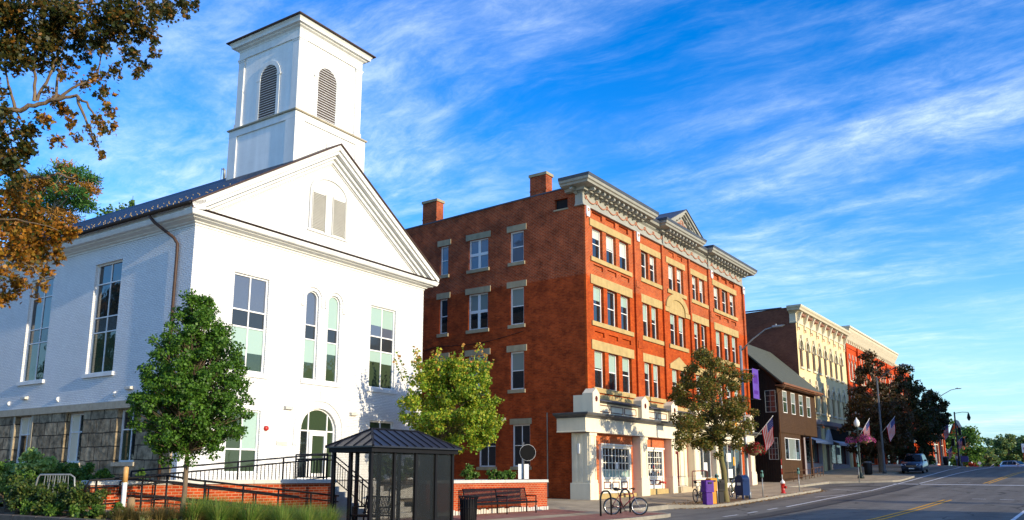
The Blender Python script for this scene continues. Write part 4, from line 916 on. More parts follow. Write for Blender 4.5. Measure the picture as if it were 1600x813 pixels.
def shopwin(x0, x1, z0, zg0, zg1, z1, nx, nz, gm, panels=3):
    """barred shop window over a panelled stall riser, set between the pilasters"""
    b = MB(); y0, y1 = -.20, -.02; e = .20
    b.box(x0, x0 + e, y0, y1, z0, z1); b.box(x1 - e, x1, y0, y1, z0, z1); b.box(x0 + e, x1 - e, y0, y1, z1 - e, z1); b.box(x0 + e, x1 - e, y0 + .06, y1, z0, zg0); b.box(x0 + e, x1 - e, y0 + .02, y1, zg0 - .1, zg0 + .001)
    b.box(x0 - .06, x1 + .06, y0 - .06, y0 - .001, z1 - .06, z1 + .03)
    for k in range(1, nx): x = x0 + e + (x1 - x0 - 2 * e) * k / nx; b.box(x - .022, x + .022, y0 + .07, y0 + .10, zg0, zg1)
    for k in range(1, nz): z = zg0 + (zg1 - zg0) * k / nz; b.box(x0 + e, x1 - e, y0 + .075, y0 + .095, z - .018, z + .018)
    b.box(x0 + e, x1 - e, y0 + .06, y1, zg1, z1 - e)
    o = b.build('shop_window', 'shop_white', rb)
    b = MB(); b.quad((x0 + e, y0 + .12, zg0), (x1 - e, y0 + .12, zg0), (x1 - e, y0 + .12, zg1), (x0 + e, y0 + .12, zg1)); 
    h = zg0 + (zg1 - zg0) * .27
    if gm: b.quad((x0 + e, y0 + .116, zg0), (x1 - e, y0 + .116, zg0), (x1 - e, y0 + .116, h), (x0 + e, y0 + .116, h), 1)
    b.build('pane', ['glass', 'blind_green'], o)
    for k in range(panels):
        a = x0 + e + .12 + k * (x1 - x0 - 2 * e - .1) / panels; c = a + (x1 - x0 - 2 * e - .1) / panels - .22; b = MB(); za, zb = z0 + .22, zg0 - .24; yy = y0 + .059
        for q in ((a, c, za, za + .05), (a, c, zb - .05, zb), (a, a + .05, za + .051, zb - .051), (c - .05, c, za + .051, zb - .051)): b.box(q[0], q[1], yy - .02, yy, q[2], q[3])
        b.build('panel_moulding', 'maroon', o)
    return o
sw1 = shopwin(1.15, 4.55, .68, 1.52, 3.02, 3.24, 8, 4, 1)
b = MB(); b.box(2.9, 3.08, -.145, -.12, 1.95, 2.3); b.build('notice', 'sign_white', sw1)
sw2 = shopwin(6.3, 8.75, .85, 1.58, 3.0, 3.18, 7, 4, 0, 2)
for k in range(26):
    b = MB(); x = 6.6 + rnd.random() * 1.75; z = 1.62 + rnd.random() * 1.15; b.box(x, x + .14, -.105, -.092, z, z + .2); b.build('display_item', rnd.choice(['flag_red', 'sign_white', 'pale_cloth', 'mail_blue', 'orange_plastic', 'cream_paint']), sw2)
b = MB(); b.box(.3, 5.0, -.06, -.001, .2, 3.78); b.box(6.07, 9.17, -.06, -.001, .2, 3.78); b.build('shop_infill', 'shop_brick', rb)
b = MB(); b.box(6.1, 9.1, -.30, -.001, .3, .84); b.box(.3, 5, -.25, -.001, .2, .66); b.build('stone_plinth', 'stone_trim', rb)
b = MB(); b.tube([(8.2, -.16, 1.22), (8.2, -.4, 1.22)], .06, 10); b.tube([(8.2, -.35, 1.22), (8.05, -.48, 1.18)], .055, 10); b.tube([(8.2, -.35, 1.22), (8.35, -.48, 1.18)], .055, 10); b.lathe([(.09, 0), (.09, .03)], (8.2, -.2, 1.2), 10); b.build('fire_connection', 'red_paint', rb, True)
b = MB(); b.box(.52, .82, -.085, -.061, 1.95, 2.32); b.build('meter_box', 'banner_purple', rb)
b = MB(); b.box(9.86, 12.6, -.02, -.001, .3, 3.78); b.build('door_surround', 'cream_paint', rb)
for x in (11.45, 12.1): b = MB(); b.box(x, x + .07, -.08, -.021, 1.0, 3.7); b.build('door_moulding', 'cream_paint', rb)
b = MB(); b.box(16.95, 18.0, -.04, -.001, .4, 3.78); b.build('wall_panel', 'cream_paint', rb)
b = MB(); b.box(10.15, 10.28, -.12, -.021, .96, 3.08); b.box(10.98, 11.12, -.12, -.021, .96, 3.08); b.box(10.28, 10.98, -.12, -.021, .96, 1.2); b.box(10.28, 10.98, -.12, -.021, 2.92, 3.08); b.box(10.44, 10.52, -.10, -.021, 1.2, 2.92); dd = b.build('shop_door', 'maroon', rb)
b = MB(); b.quad((10.52, -.06, 1.2), (10.98, -.06, 1.2), (10.98, -.06, 2.92), (10.52, -.06, 2.92)); b.build('pane', 'pale_glaze', dd)
b = MB(); b.box(9.9, 12.55, -.75, -.03, .5, .93); b.build('door_step', 'concrete', rb)
for x0, x1, zb, mats in ((13.72, 16.24, 1.46, 0), (18.0, 22.2, 1.1, 1)):
    b = MB(); n = 2 if not mats else 3
    b.box(x0, x1, -.12, -.02, 3.72, 3.78)
    for k in range(n + 1): x = x0 + (x1 - x0 - .05) * k / n; b.box(x, x + .05, -.14, -.02, zb, 3.72)
    b.box(x0, x1, -.13, -.02, .6, zb); b.box(x0, x1, -.135, -.13, zb - .06, zb)
    o = b.build('shop_window', 'shop_white', rb)
    b = MB(); b.quad((x0, -.07, zb), (x1, -.07, zb), (x1, -.07, 3.72), (x0, -.07, 3.72)); b.build('pane', 'glass', o)
    if mats:
        for (x, z, m) in ((19.3, 2.55, 'sign_white'), (19.5, 1.45, 'sign_white'), (20.6, 2.3, 'orange_plastic')): 
            b = MB(); b.box(x, x + (.85 if m == 'sign_white' else .4), -.085, -.072, z, z + .6); b.build('poster', m if m == 'sign_white' else 'paint_yellow', o)
    else:
        b = MB(); b.box(15.2, 15.75, -.085, -.072, 1.9, 2.45); b.build('notice', 'sign_white', o)
for k in range(5):
    b = MB(); x = 18.4 + k * .75; b.box(x, x + rnd.uniform(.3, .6), -.62, -.6, 5.0, 5.2) if k != 2 else b.box(x, x + .35, -.62, -.6, 5.02, 5.38)
    b.build('sign_letter_panel', 'maroon' if k != 2 else 'orange_plastic', rb)
b = MB(); b.tube([(10.1, -1.4, .85), (10.1, -1.4, 1.78), (10.2, -1.4, 1.86), (12.3, -1.4, 1.9), (12.4, -1.4, 1.82), (12.4, -1.4, .9)], .028, 8); b.tube([(10.1, -1.4, 1.3), (12.4, -1.4, 1.34)], .022, 8)
o = b.build('handrail', 'maroon', None, True, loc=(37.34, 21.67, 0)); tag(o, 'dark red pipe handrail in front of the maroon shop door', 'railing')
# ------------------------------------------------------------------ brown clapboard house
bh = thing('brown_house', 'dark brown clapboard house with a grey shingled roof and white window frames', 'house', (64.25, 20.2, 0))
b = MB(); uo = [(1.42 + k * 2.17, 2.42 + k * 2.17 + .05, 6.48, 8.22, 0) for k in range(4)]
wall(b, 0, 10.6, 4.9, 8.75, uo, .1); wall(b, .15, 5.75, .5, 4.9, [(1.5, 5.4, 2.83, 4.53, 0)], .1, y=.06)
b.quad((0, 0, 4.9), (10.6, 0, 4.9), (10.6, 3, 4.9), (0, 3, 4.9)); b.quad((5.75, .06, .5), (5.75, 3, .5), (5.75, 3, 4.9), (5.75, .06, 4.9)); b.quad((5.75, 3, .5), (10.6, 3, .5), (10.6, 3, 4.9), (5.75, 3, 4.9))
b.build('front_wall', 'brown_boards', bh)
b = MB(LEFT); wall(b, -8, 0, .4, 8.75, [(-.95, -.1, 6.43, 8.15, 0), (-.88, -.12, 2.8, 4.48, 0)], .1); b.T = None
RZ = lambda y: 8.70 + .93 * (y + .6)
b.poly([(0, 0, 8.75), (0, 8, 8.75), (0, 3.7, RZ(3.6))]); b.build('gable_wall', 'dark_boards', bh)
b = MB(); y1 = 3.7
b.add([(-.35, -.6, RZ(-.6)), (10.75, -.6, RZ(-.6)), (10.75, y1, RZ(y1)), (-.35, y1, RZ(y1)), (-.35, -.6, RZ(-.6) - .14), (10.75, -.6, RZ(-.6) - .14), (10.75, y1, RZ(y1) - .14), (-.35, y1, RZ(y1) - .14)], [(0, 1, 2, 3), (4, 7, 6, 5), (0, 4, 5, 1), (0, 3, 7, 4), (1, 5, 6, 2)])
b.add([(-.35, y1, RZ(y1)), (10.75, y1, RZ(y1)), (10.75, 8.2, RZ(-.8)), (-.35, 8.2, RZ(-.8))], [(0, 1, 2, 3)]); rf = b.build('roof', 'grey_shingle', bh)
b = MB(); b.box(-.36, 10.76, -.74, -.605, RZ(-.6) - .17, RZ(-.6) - .03); b.box(-.3, 10.7, -.60, 0, 8.45, 8.52); b.build('gutter', 'rust_trim', rf)
b = MB(); b.tube([(.05, -.66, 8.5), (.05, -.62, 8.3), (.05, -.07, 7.9), (.05, -.07, .9)], .05, 8); b.build('downpipe', 'brown_trim', bh, True)
for k in range(4):
    window(bh, (1.42 + k * 2.17, 0, 6.48), 0, 1.05, 1.74, (), (.5,), .06, .05, .04, glassm=('glass_green', 'blind_grey'), cells=lambda c, r: 0, blind=.5 if k % 2 else .3, jit=k)
window(bh, (1.5, .06, 2.83), 0, 3.9, 1.7, (.26, .72), (), .06, .05, .06, glassm=('glass', 'blind_grey'), cells=lambda c, r: 1 if c == 1 else 0)
window(bh, (0, .95, 6.43), R(-90), .85, 1.72, (.5,), (.25, .5, .75), .06, .045, .025, frame='trim_grey', glassm=('spandrel',), name='side_window')
window(bh, (0, .88, 2.8), R(-90), .76, 1.68, (.33, .66), (.25, .5, .75), .06, .045, .025, frame='trim_grey', glassm=('spandrel',), name='side_window')
for x in (8.9,):
    b = MB(); b.box(x, x + .16, .1, .26, 1.0, 4.9); b.build('porch_post', 'brown_trim', bh)
b = MB(); b.box(5.8, 10.6, .2, 2.6, 1.0, 1.32); b.build('porch_floor', 'brown_trim', bh)
def rail(name, label, x0, y0, x1, y1, z0, z1, h, n, m, cat='railing', rails=(1.0, .5), r=.025, parent=None):
    b = MB(); q = n
    for k in range(q + 1):
        t = k / q; x, y, z = x0 + (x1 - x0) * t, y0 + (y1 - y0) * t, z0 + (z1 - z0) * t; b.tube([(x, y, z), (x, y, z + h)], r, 6)
    for f in rails: b.tube([(x0, y0, z0 + h * f), (x1, y1, z1 + h * f)], r, 6)
    o = b.build(name, m, parent, True)
    return tag(o, label, cat) if not parent else o
rail('iron_railing', 'thin dark railing at the foot of the brown house beside a parking meter', 65.2, 19.6, 69.5, 19.6, 1.0, 1.12, .95, 4, 'brown_trim')
rail('iron_railing', 'dark railing at the porch steps between the brown house and the cream building', 70.4, 19.7, 74.0, 19.7, 1.2, 1.4, .95, 4, 'brown_trim')
# ------------------------------------------------------------------ cream building
cb = thing('cream_building', 'cream stuccoed building with round-headed windows, bracketed cornice and dark shopfronts', 'building', (75.2, 21.5, 0))
CW, CD = 17.4, 22
wx = [.55 + k * 2.03 for k in range(8)]
b = MB(); wall(b, 0, CW, 6.7, 16.4, [(x, x + .92, 11.3, 13.75, .46) for x in wx] + [(x, x + .92, 7.42, 9.85, .46) for x in wx], .28); b.build('wall', 'cream_wall', cb)
b = MB(LEFT); wall(b, -CD, 0, 0, 16.0, [(-14.0, -12.4, 14.2, 15.0, 0, 0, .1)], .1); b.T = None; b.add([(0, 0, 16), (0, CD, 16), (0, CD, 16.0), (0, 9, 16.35), (0, 0, 16.8)], [(0, 1, 2, 3, 4)])
b.quad((0, CD, 0), (CW, CD, 0), (CW, CD, 16), (0, CD, 16)); b.quad((CW, 0, 0), (CW, CD, 0), (CW, CD, 16), (CW, 0, 16)); b.build('side_wall', 'dark_brick', cb)
b = MB(); b.add([(-.05, .8, 16.75), (CW, .8, 16.75), (CW, CD, 16.05), (-.05, CD, 16.05)], [(0, 1, 2, 3)]); b.box(-.10, .1, 1.2, 5, 16.72, 16.82); b.build('roof', 'lead_grey', cb)
b = MB(); b.sweep([(0, .55), (0, 0), (CW, 0)], [(0, 15.25), (.08, 15.28), (.10, 15.38), (.03, 15.42), (.03, 16.15), (.12, 16.2), (.30, 16.3), (.55, 16.36), (.62, 16.5), (.74, 16.62), (.78, 16.78), (0, 16.86)])
b.build('cornice', 'cream_trim', cb)
def bracket():
    c = MB(); c.ext([(0, 14.85), (-.12, 14.9), (-.16, 15.4), (-.3, 15.6), (-.42, 16.0), (-.55, 16.25), (0, 16.3)], 0, -.14, .14); o = c.build('bracket', 'cream_trim', cb)
    c = MB(); c.box(-.10, .10, -.20, -.14, 14.62, 14.9); c.build('drop', 'rosy_relief', o); return o
br0 = bracket(); br0.location = (.35, 0, 0)
for k in range(1, 9):
    o = br0.copy(); COL.objects.link(o); o.location = (.35 + k * 2.07, 0, 0); c = br0.children[0].copy(); COL.objects.link(c); c.parent = o
for k in range(8):
    for j in range(4): c = MB(); c.box(.75 + k * 2.07 + j * .34, .9 + k * 2.07 + j * .34, -.42, -.05, 16.0, 16.2); c.build('dentil', 'rosy_relief', cb)
for z0 in (11.3, 7.42):
    for k, x in enumerate(wx):
        wn = window(cb, (x, 0, z0), 0, .92, 2.43, (), (.5,), .24, .09, .06, frame='maroon', glassm=('glass', 'blind_grey'), cells=lambda c, r: 0, rise=.46, blind=(.0, .4)[k % 2], jit=k % 3, sill=(.14, .18, .14, 'cream_trim'))
        b = MB(); b.arch(.46, 1.75, 1.98, .50, .50, .66, .66, -.12, 0, n=12); b.box(.36, .56, -.2, 0, 2.5, 2.95); b.box(-.26, -.05, -.16, 0, 1.62, 1.78); b.box(.97, 1.18, -.16, 0, 1.62, 1.78); b.build('window_hood', 'cream_trim', wn)
b = MB(); b.sweep([(0, 0), (CW, 0)], [(0, 6.15), (.15, 6.2), (.35, 6.3), (.42, 6.68), (0, 6.75)]); b.build('belt_course', 'taupe', cb)
b = MB(); wall(b, 0, CW, 1.4, 6.3, [(.5, 5.5, 2.7, 4.9, 0), (.5, 2.6, 5.0, 6.0, 0), (3.0, 5.5, 5.0, 6.0, 0), (8.4, 15.6, 2.7, 4.7, 0)], .5); b.build('shop_wall', 'taupe', cb)
for x, x1 in ((5.85, 6.5), (7.5, 8.2), (16, 16.6)):
    b = MB(); b.box(x, x1, -.18, 0, 1.4, 6.14); b.build('pilaster', 'cream_wall', cb)
b = MB(); b.box(8.3, 15.8, -.12, -.002, 4.9, 6.05); b.build('sign_board', 'sign_back', cb)
for x0, x1, z0, z1 in ((.5, 5.5, 2.7, 4.9), (.5, 2.6, 5.0, 6.0), (3.0, 5.5, 5.0, 6.0), (8.4, 15.6, 2.7, 4.7)): window(cb, (x0, .0, z0), 0, x1 - x0, z1 - z0, (.5,) if x1 - x0 > 3 else (), (), .35, .1, .08, frame='maroon', glassm=('glass',), name='shop_window')
for x0, x1 in ((.6, 5.4), (8.5, 15.5)):
    b = MB(); b.add([(x0, -.05, 5.0), (x1, -.05, 5.0), (x1, -.9, 4.65), (x0, -.9, 4.65), (x1, -.9, 4.45), (x0, -.9, 4.45)], [(0, 1, 2, 3), (3, 2, 4, 5)]); b.build('awning', 'pale_cloth', cb)
b = MB(); b.ext([(6.3, 4.5), (7.9, 4.5), (7.9, 4.9), (7.1, 5.9), (6.3, 4.9)], 1, -.5, -.19); b.build('entrance_gable', 'pale_cloth', cb)
b = MB(); b.box(6.5, 7.5, -.2, -.02, 1.8, 4.4); b.build('door', 'brown_trim', cb)
b = MB(); b.box(5.9, 7.2, -1.25, -1.19, 3.5, 4.2); b.tube([(6.5, -1.2, 4.25), (6.5, -.1, 4.25)], .03, 6); b.build('hanging_sign', 'dark_grey', cb)
for x in (.9, 4.4, 9.6, 12.2):
    b = MB(); b.lathe([(.05, .1), (.14, 0), (.12, -.12)], (x, -.62, 6.0), 10); b.tube([(x, -.2, 6.3), (x, -.6, 6.25), (x, -.62, 6.1)], .02, 5); b.build('gooseneck_lamp', 'amber', cb)
# ------------------------------------------------------------------ orange brick block
ob = thing('orange_brick_building', 'orange-red brick block with a deep cream cornice, mostly hidden by dark trees', 'building', (92.75, 21.5, 0))
OW = 37
b = MB(); oo = []; ow = []
for k in range(7):
    for j in range(3):
        x = 1.0 + k * 5.2 + j * 1.38
        ow.append(x); oo.append((x, x + .88, 11.75, 14.1, .4)); oo.append((x, x + .88, 7.6, 10.3, .4))
wall(b, 0, OW, 1.6, 16.2, oo + [(.6 + k * 5.2, 5.2 + k * 5.2, 14.75, 15.35, 0, 0, .08) for k in range(7)] + [(.8 + k * 5.2, 4.9 + k * 5.2, 2.9, 5.6, 0) for k in range(7)], .2)
for k in range(8): b.box(.0 + k * 5.2, .42 + k * 5.2, -.16, -.001, 1.6, 15.7)
b.quad((0, 0, 0), (0, 18, 0), (0, 18, 16), (0, 0, 16)); b.quad((OW, 0, 0), (OW, 18, 0), (OW, 18, 16), (OW, 0, 16)); b.quad((0, 18, 0), (OW, 18, 0), (OW, 18, 16), (0, 18, 16)); b.build('wall', 'orange_brick', ob)
b = MB(); b.sweep([(0, 1), (0, 0), (25, 0)], [(0, 15.75), (.1, 15.8), (.12, 15.95), (.3, 16.1), (.5, 16.5), (.75, 16.95), (.8, 17.15), (.9, 17.2), (.9, 17.4), (0, 17.5)]); cn = b.build('cornice', 'cream_trim', ob)
b = MB(); b.sweep([(25.1, 0), (OW, 0)], [(0, 15.9), (.2, 16.0), (.3, 16.2), (0, 16.3)]); b.build('coping', 'cream_trim', ob)
b = MB(); b.quad((0, .05, 16.2), (OW, .05, 16.2), (OW, 18, 15.9), (0, 18, 15.9)); b.box(-.02, 1.2, .5, 2.5, 16.2, 17.55); b.build('roof', 'lead_grey', ob)
m_ = MB(); m_.ext([(0, 15.8), (-.2, 15.85), (-.36, 16.25), (-.62, 16.7), (-.72, 16.95), (0, 16.95)], 0, -.09, .09); mo = m_.build('modillion', 'cream_trim', ob, loc=(.4, 0, 0))
for k in range(1, 30):
    o = mo.copy(); COL.objects.link(o); o.location = (.4 + k * .83, 0, 0)
for k, x in enumerate(ow):
    for z0, h in ((11.75, 2.35), (7.6, 2.7)):
        wn = window(ob, (x, 0, z0), 0, .88, h, (), (.5,), .16, .07, .06, glassm=('glass', 'blind_pale'), cells=lambda c, r: 0, rise=.4, blind=(0, .35)[k % 2], jit=k % 3)
        b = MB(); b.box(-.20, -.01, -.1, 0, 0, h - .35); b.box(.36, .52, -.12, 0, h + .02, h + .55); b.box(-.25, 1.0, -.14, 0, -.16, -.01); b.box(-.26, .02, -.14, 0, h - .75, h - .45); b.build('mullion', 'cream_trim', wn)
for k in range(7): window(ob, (.8 + k * 5.2, 0, 2.9), 0, 4.1, 2.7, (.33, .66), (.75,), .16, .1, .08, frame='dark_grey', glassm=('glass',), name='shop_window')
b = MB(); b.box(0, OW, -.3, 0, 6.1, 6.7); b.build('belt_course', 'cream_trim', ob)
# ------------------------------------------------------------------ buildings beyond the crest
fb = thing('corner_building', 'low orange brick corner building with tall dark windows beyond the parked car', 'building', (132, 20.0, 2.4))
b = MB(); wall(b, -2, 14, -2, 7.5, [(3.2, 8.6, .8, 6.2, 0), (9.4, 13.4, .8, 6.2, 0)], .4); b.quad((-2, 0, -2), (-2, 12, -2), (-2, 12, 7.5), (-2, 0, 7.5)); b.quad((14, 0, -2), (14, 12, -2), (14, 12, 7.5), (14, 0, 7.5)); b.quad((-2, 0, 7.5), (14, 0, 7.5), (14, 12, 7.5), (-2, 12, 7.5)); b.build('wall', 'orange_brick', fb)
window(fb, (3.2, 0, .8), 0, 5.4, 5.4, (.5,), (.55,), .3, .12, .1, frame='cream_paint', glassm=('glass',)); window(fb, (9.4, 0, .8), 0, 4.0, 5.4, (.5,), (.55,), .3, .12, .1, frame='cream_paint', glassm=('glass',))
b = MB(); b.box(-1.9, 13.9, -.1, -.01, 6.5, 7.2); b.build('sign_band', 'cream_paint', fb)
sp = thing('gabled_building', 'far building showing only a narrow brick gable above the green tree', 'building', (205, 24.5, 0))
b = MB(); b.ext([(0, -2), (2.6, -2), (2.6, 10.0), (1.3, 13.2), (0, 10.0)], 0, 0, 6); b.build('wall', 'orange_brick', sp)
b = MB(); b.ext([(-.2, 9.9), (1.3, 13.4), (2.8, 9.9), (2.8, 10.2), (1.3, 13.75), (-.2, 10.2)], 0, -.2, 6.2); b.build('roof', 'slate', sp)
# ------------------------------------------------------------------ houses on the near side of the street, behind the camera's right shoulder
def block(label, x0, x1, y0, y1, z0, h, m, gab=0):
    t = thing('street_building', label, 'building', (x0, y1, z0)); w_, d_ = x1 - x0, y1 - y0
    b = MB()
    zb = -3
    b.box(0, w_, -d_, 0, zb, h); b.build('wall', m, t)
    b = MB(); b.box(-.2, w_ + .2, -d_ - .2, .25, h + .003, h + .35) if not gab else b.ext([(-d_ - .4, h + .003), (.4, h + .003), (-d_ / 2, h + gab)], 0, -.3, w_ + .3); b.build('roof', 'slate', t)
    T = Matrix.Rotation(math.pi, 4, 'Z'); n = max(1, int(w_ / 3))
    for k in range(n):
        for j in range(max(1, int(h / 4))):
            window(t, (w_ * (k + .5) / n + .6, .13, 1.2 + j * 3.6), math.pi, 1.2, 1.9, (.5,), (.5,), glassm=('glass',))
    return t
block('low brick shop across the street, seen only from the road', 29, 39.2, -17, -8.5, 0, 4.6, 'dark_brick')
block('three storey brick block across the street facing the cream building', 75, 83.2, -22, -9.5, 1.5, 12.6, 'dark_brick')
block('tall brick block across the street beyond the stop bar', 83.6, 127, -24, -9.5, 1.8, 17.0, 'red_brick')
# ------------------------------------------------------------------ retaining walls, ramp, steps
def coping_wall(name, label, x0, x1, y0, y1, z0, z1, ret=None):
    t = thing(name, label, 'wall', (x0, y0, 0)); L_ = x1 - x0
    b = MB(); b.box(0, L_, .03, y1 - y0 - .03, z0, z1 - .11)
    if ret: b.box(L_ - (y1 - y0) + .03, L_ - .003, y1 - y0 - .029, ret, z0, z1 - .11)
    b.build('brickwork', 'wall_brick', t)
    n = max(1, round(L_ / 1.5)); b = MB()
    for k in range(n): b.bev(-.04 + (L_ + .08) * k / n, -.04 + (L_ + .08) * (k + 1) / n - .008, -.03, y1 - y0 + .03, z1 - .108, z1, .012)
    if ret: b.box(L_ - (y1 - y0) - .03, L_ + .04, y1 - y0 + .033, ret, z1 - .108, z1)
    b.build('coping', 'granite', t); return t
coping_wall('ramp_wall', 'brick retaining wall with pale coping along the ramp, left of the bus shelter', 10.25, 17.75, 19.1, 19.5, -.2, 1.49, 1.9)
rw = coping_wall('garden_wall', 'brick garden wall with pale coping behind the long black bench', 21.5, 29.0, 18.7, 19.1, -.2, 1.44, 5.6)
b = MB()
for k in range(46): x = .06 + k * .162; b.box(x, x + rnd.uniform(.11, .15), -.035, .025, -.1, rnd.uniform(.36, .44) + .0)
b.build('granite_setts', 'granite', rw)
b = MB(); P = [(10.0, .86), (11.4, .86), (17.0, 1.40), (21.4, 1.42), (31, 1.42)]
for (xa, za), (xb, zb) in zip(P[:-1], P[1:]):
    if xb <= 17.1: b.quad((xa, 19.5, za), (xb, 19.5, zb), (xb, 21.3, zb), (xa, 21.3, za)); b.quad((xa, 21.3, za - .6), (xb, 21.3, zb - .6), (xb, 21.3, zb), (xa, 21.3, za))
b.quad((17.0, 19.52, 1.40), (17.74, 19.52, 1.40), (17.74, 21.3, 1.41), (17.0, 21.3, 1.41))
b.quad((17.0, 21.3, 1.41), (21.5, 21.3, 1.42), (36, 29.5, 1.42), (17.0, 29.5, 1.42)); b.quad((17.74, 21.3, 0), (21.6, 21.3, 0), (21.6, 21.3, 1.41), (17.74, 21.3, 1.41))
b.quad((17.0, 21.3, 0), (17.0, 29.5, 0), (17.0, 29.5, 1.41), (17.0, 21.3, 1.41))
struct(b.build('terrace', 'concrete'))
b = MB(); b.add([(9.6, 17.5, .84), (10.3, 17.5, .84), (16.5, 17.5, .22), (16.5, 19.1, .22), (10.3, 19.1, .84), (9.6, 19.1, .84)], [(1, 2, 3, 4), (0, 1, 4, 5)]); b.add([(9.6, 17.5, .84), (10.3, 17.5, .84), (16.5, 17.5, .22), (16.5, 17.5, 0), (9.6, 17.5, 0)], [(0, 1, 2, 3, 4)])
struct(b.build('ramp', 'concrete'))
st = thing('stone_steps', 'pale granite steps up to the church terrace, seen through the bus shelter', 'steps', (19.3, 19.0, 0))
for k in range(7):
    b = MB(); y = .33 * k; z = .22 + .171 * (k + 1)
    b.box(0, 1.0, y, 2.33, z - .17, z); b.box(1.006, 2.15, y, 2.33, z - .17, z); b.build('step', 'granite', st)
def balustrade(name, label, pts, h, m='black_metal', bal=True, mid=(.82,), post_every=1.6, rr=.022):
    t = thing(name, label, 'railing', pts[0]); o0 = Vector(pts[0]); b = MB(); bb = MB()
    P = [Vector(p) - o0 for p in pts]
    for f in (1.0,) + tuple(mid): b.tube([p + Vector((0, 0, h * f)) for p in P], rr, 8)
    if bal: b.tube([p + Vector((0, 0, .10)) for p in P], rr * .8, 6)
    for p, q in zip(P[:-1], P[1:]):
        L_ = (q - p).length; n = max(1, int(L_ / .125))
        for k in range(n + 1):
            c = p.lerp(q, k / n); big = (k % max(1, int(post_every / .125)) == 0) or k == n
            if big: b.tube([c, c + Vector((0, 0, h))], rr * 1.15, 8)
            elif bal: bb.tube([c + Vector((0, 0, .1)), c + Vector((0, 0, h * mid[0]))], .012, 5)
    b.build('rails', m, t, True)
    if bal: bb.build('balusters', m, t)
    return t
balustrade('ramp_railing', 'black balustrade rising along the back run of the ramp to the church door', [(11.4, 19.45, .90), (17.6, 19.32, 1.45), (17.72, 20.9, 1.45), (19.3, 20.95, 1.45)], .80)
balustrade('stair_railing', 'black stair railing descending beside the granite steps', [(19.3, 20.9, 1.42), (19.3, 19.05, .38)], .86)
t = thing('pipe_railing', 'black pipe handrails along the lower run of the ramp in front of the brick wall', 'railing', (9.3, 17.6, 0))
b = MB(); q = [(0, 0, 1.28), (.1, 0, 1.50), (1.9, 0, 1.60), (2.6, 0, 1.50), (7.2, 0, 1.04)]; b.tube(q, .025, 8); b.tube([(a, y, z - .16) for a, y, z in q[1:]], .018, 8); b.tube([(a, y, z - .52) for a, y, z in q[1:]], .018, 8)
for x, z in ((.25, 1.5), (1.3, 1.55), (1.9, 1.6), (2.9, 1.47), (4.0, 1.35), (5.1, 1.24), (6.2, 1.13), (7.1, 1.04)): b.tube([(x, 0, z - 1.0), (x, 0, z)], .023, 8)
b.build('outer_rail', 'black_metal', t, True)
b = MB(); q = [(1.6, 1.42, 1.18), (1.6, 1.42, 1.45), (1.75, 1.42, 1.52), (3.0, 1.42, 1.44), (7.0, 1.42, 1.0)]; b.tube(q, .026, 8); b.tube([(1.6, 1.42, 1.2), (1.75, 1.42, 1.14), (3.0, 1.42, 1.06), (7.0, 1.42, .62)], .024, 8)
for x, z in ((2.5, 1.47), (4.0, 1.33), (5.5, 1.16)): b.tube([(x, 1.42, z - .9), (x, 1.42, z)], .022, 8)
b.build('inner_rail', 'black_metal', t, True)
t = thing('grab_rail', 'short looped black handrail at the foot of the granite steps', 'railing', (19.75, 18.75, .2))
b = MB(); b.tube([(0, 0, 0), (0, 0, .95), (.05, 0, 1.0), (.3, 0, 1.0), (.36, 0, .94), (.36, 0, .5), (.3, 0, .44), (0, 0, .44)], .022, 8); b.build('rail', 'black_metal', t, True)
# ------------------------------------------------------------------ bus shelter
g0 = .06
sh = thing('bus_shelter', 'black framed bus shelter with mesh screens and a hipped standing seam roof', 'bus shelter', (15.72, 15.55, g0))
SW, SD, SE = 3.42, 1.55, 2.17
posts = [0, .87, 1.73, 2.58, SW - .09]
def spost(x, y, s=.085):
    b = MB(); b.box(x, x + s, y, y + s, 0, SE - .02); b.build('post', 'black_metal', sh)
for x in posts: spost(x, .05); spost(x, SD - .1)
spost(-.0, SD * .52); spost(SW - .09, SD * .52)
b = MB(); b.box(-.07, SW + .07, -.03, .12, SE - .02, SE + .14); b.box(-.07, SW + .07, SD - .1, SD + .05, SE - .02, SE + .14); b.box(-.07, .08, .121, SD - .101, SE - .02, SE + .14); b.box(SW - .08, SW + .07, .121, SD - .101, SE - .02, SE + .14)
b.build('frame', 'black_metal', sh)
for y in (.065, SD - .085): b = MB(); b.box(.09, SW - .1, y, y + .05, .12, .18); b.build('bottom_rail', 'black_metal', sh)
for k in range(4):
    for y in (.09, SD - .06):
        b = MB(); b.box(posts[k] + .086, posts[k + 1] - .001, y, y + .008, .18, SE - .03); b.build('screen', 'clear_pane' if y > .5 else ('mesh_screen', 'mesh_screen', 'dark_screen', 'dark_screen')[k], sh)
for x in (.04, SW - .05):
    for y0, y1 in ((.136, SD * .52 - .001), (SD * .52 + .086, SD - .101)):
        b = MB(); b.box(x, x + .008, y0, y1, .18, SE - .03); b.build('screen', 'clear_pane' if x < 1 else 'mesh_screen', sh)
b = MB(); e = .13; x0, x1, y0, y1, zb, zt = -e, SW + e, -e, SD + e, SE + .14, SE + .63; rx0, rx1, ry = .72, SW - .78, SD / 2
V = [(x0, y0, zb), (x1, y0, zb), (x1, y1, zb), (x0, y1, zb), (rx0, ry, zt), (rx1, ry, zt)]
b.add(V + [(a, c, d - .04) for a, c, d in V[:4]], [(0, 1, 5, 4), (2, 3, 4, 5), (1, 2, 5), (3, 0, 4), (9, 8, 7, 6), (0, 6, 7, 1), (1, 7, 8, 2), (2, 8, 9, 3), (3, 9, 6, 0)])
rf = b.build('roof', 'shelter_roof', sh)
b = MB()
def seam(p, q): b.tube([Vector(p) + Vector((0, 0, .012)), Vector(q) + Vector((0, 0, .012))], .018, 4)
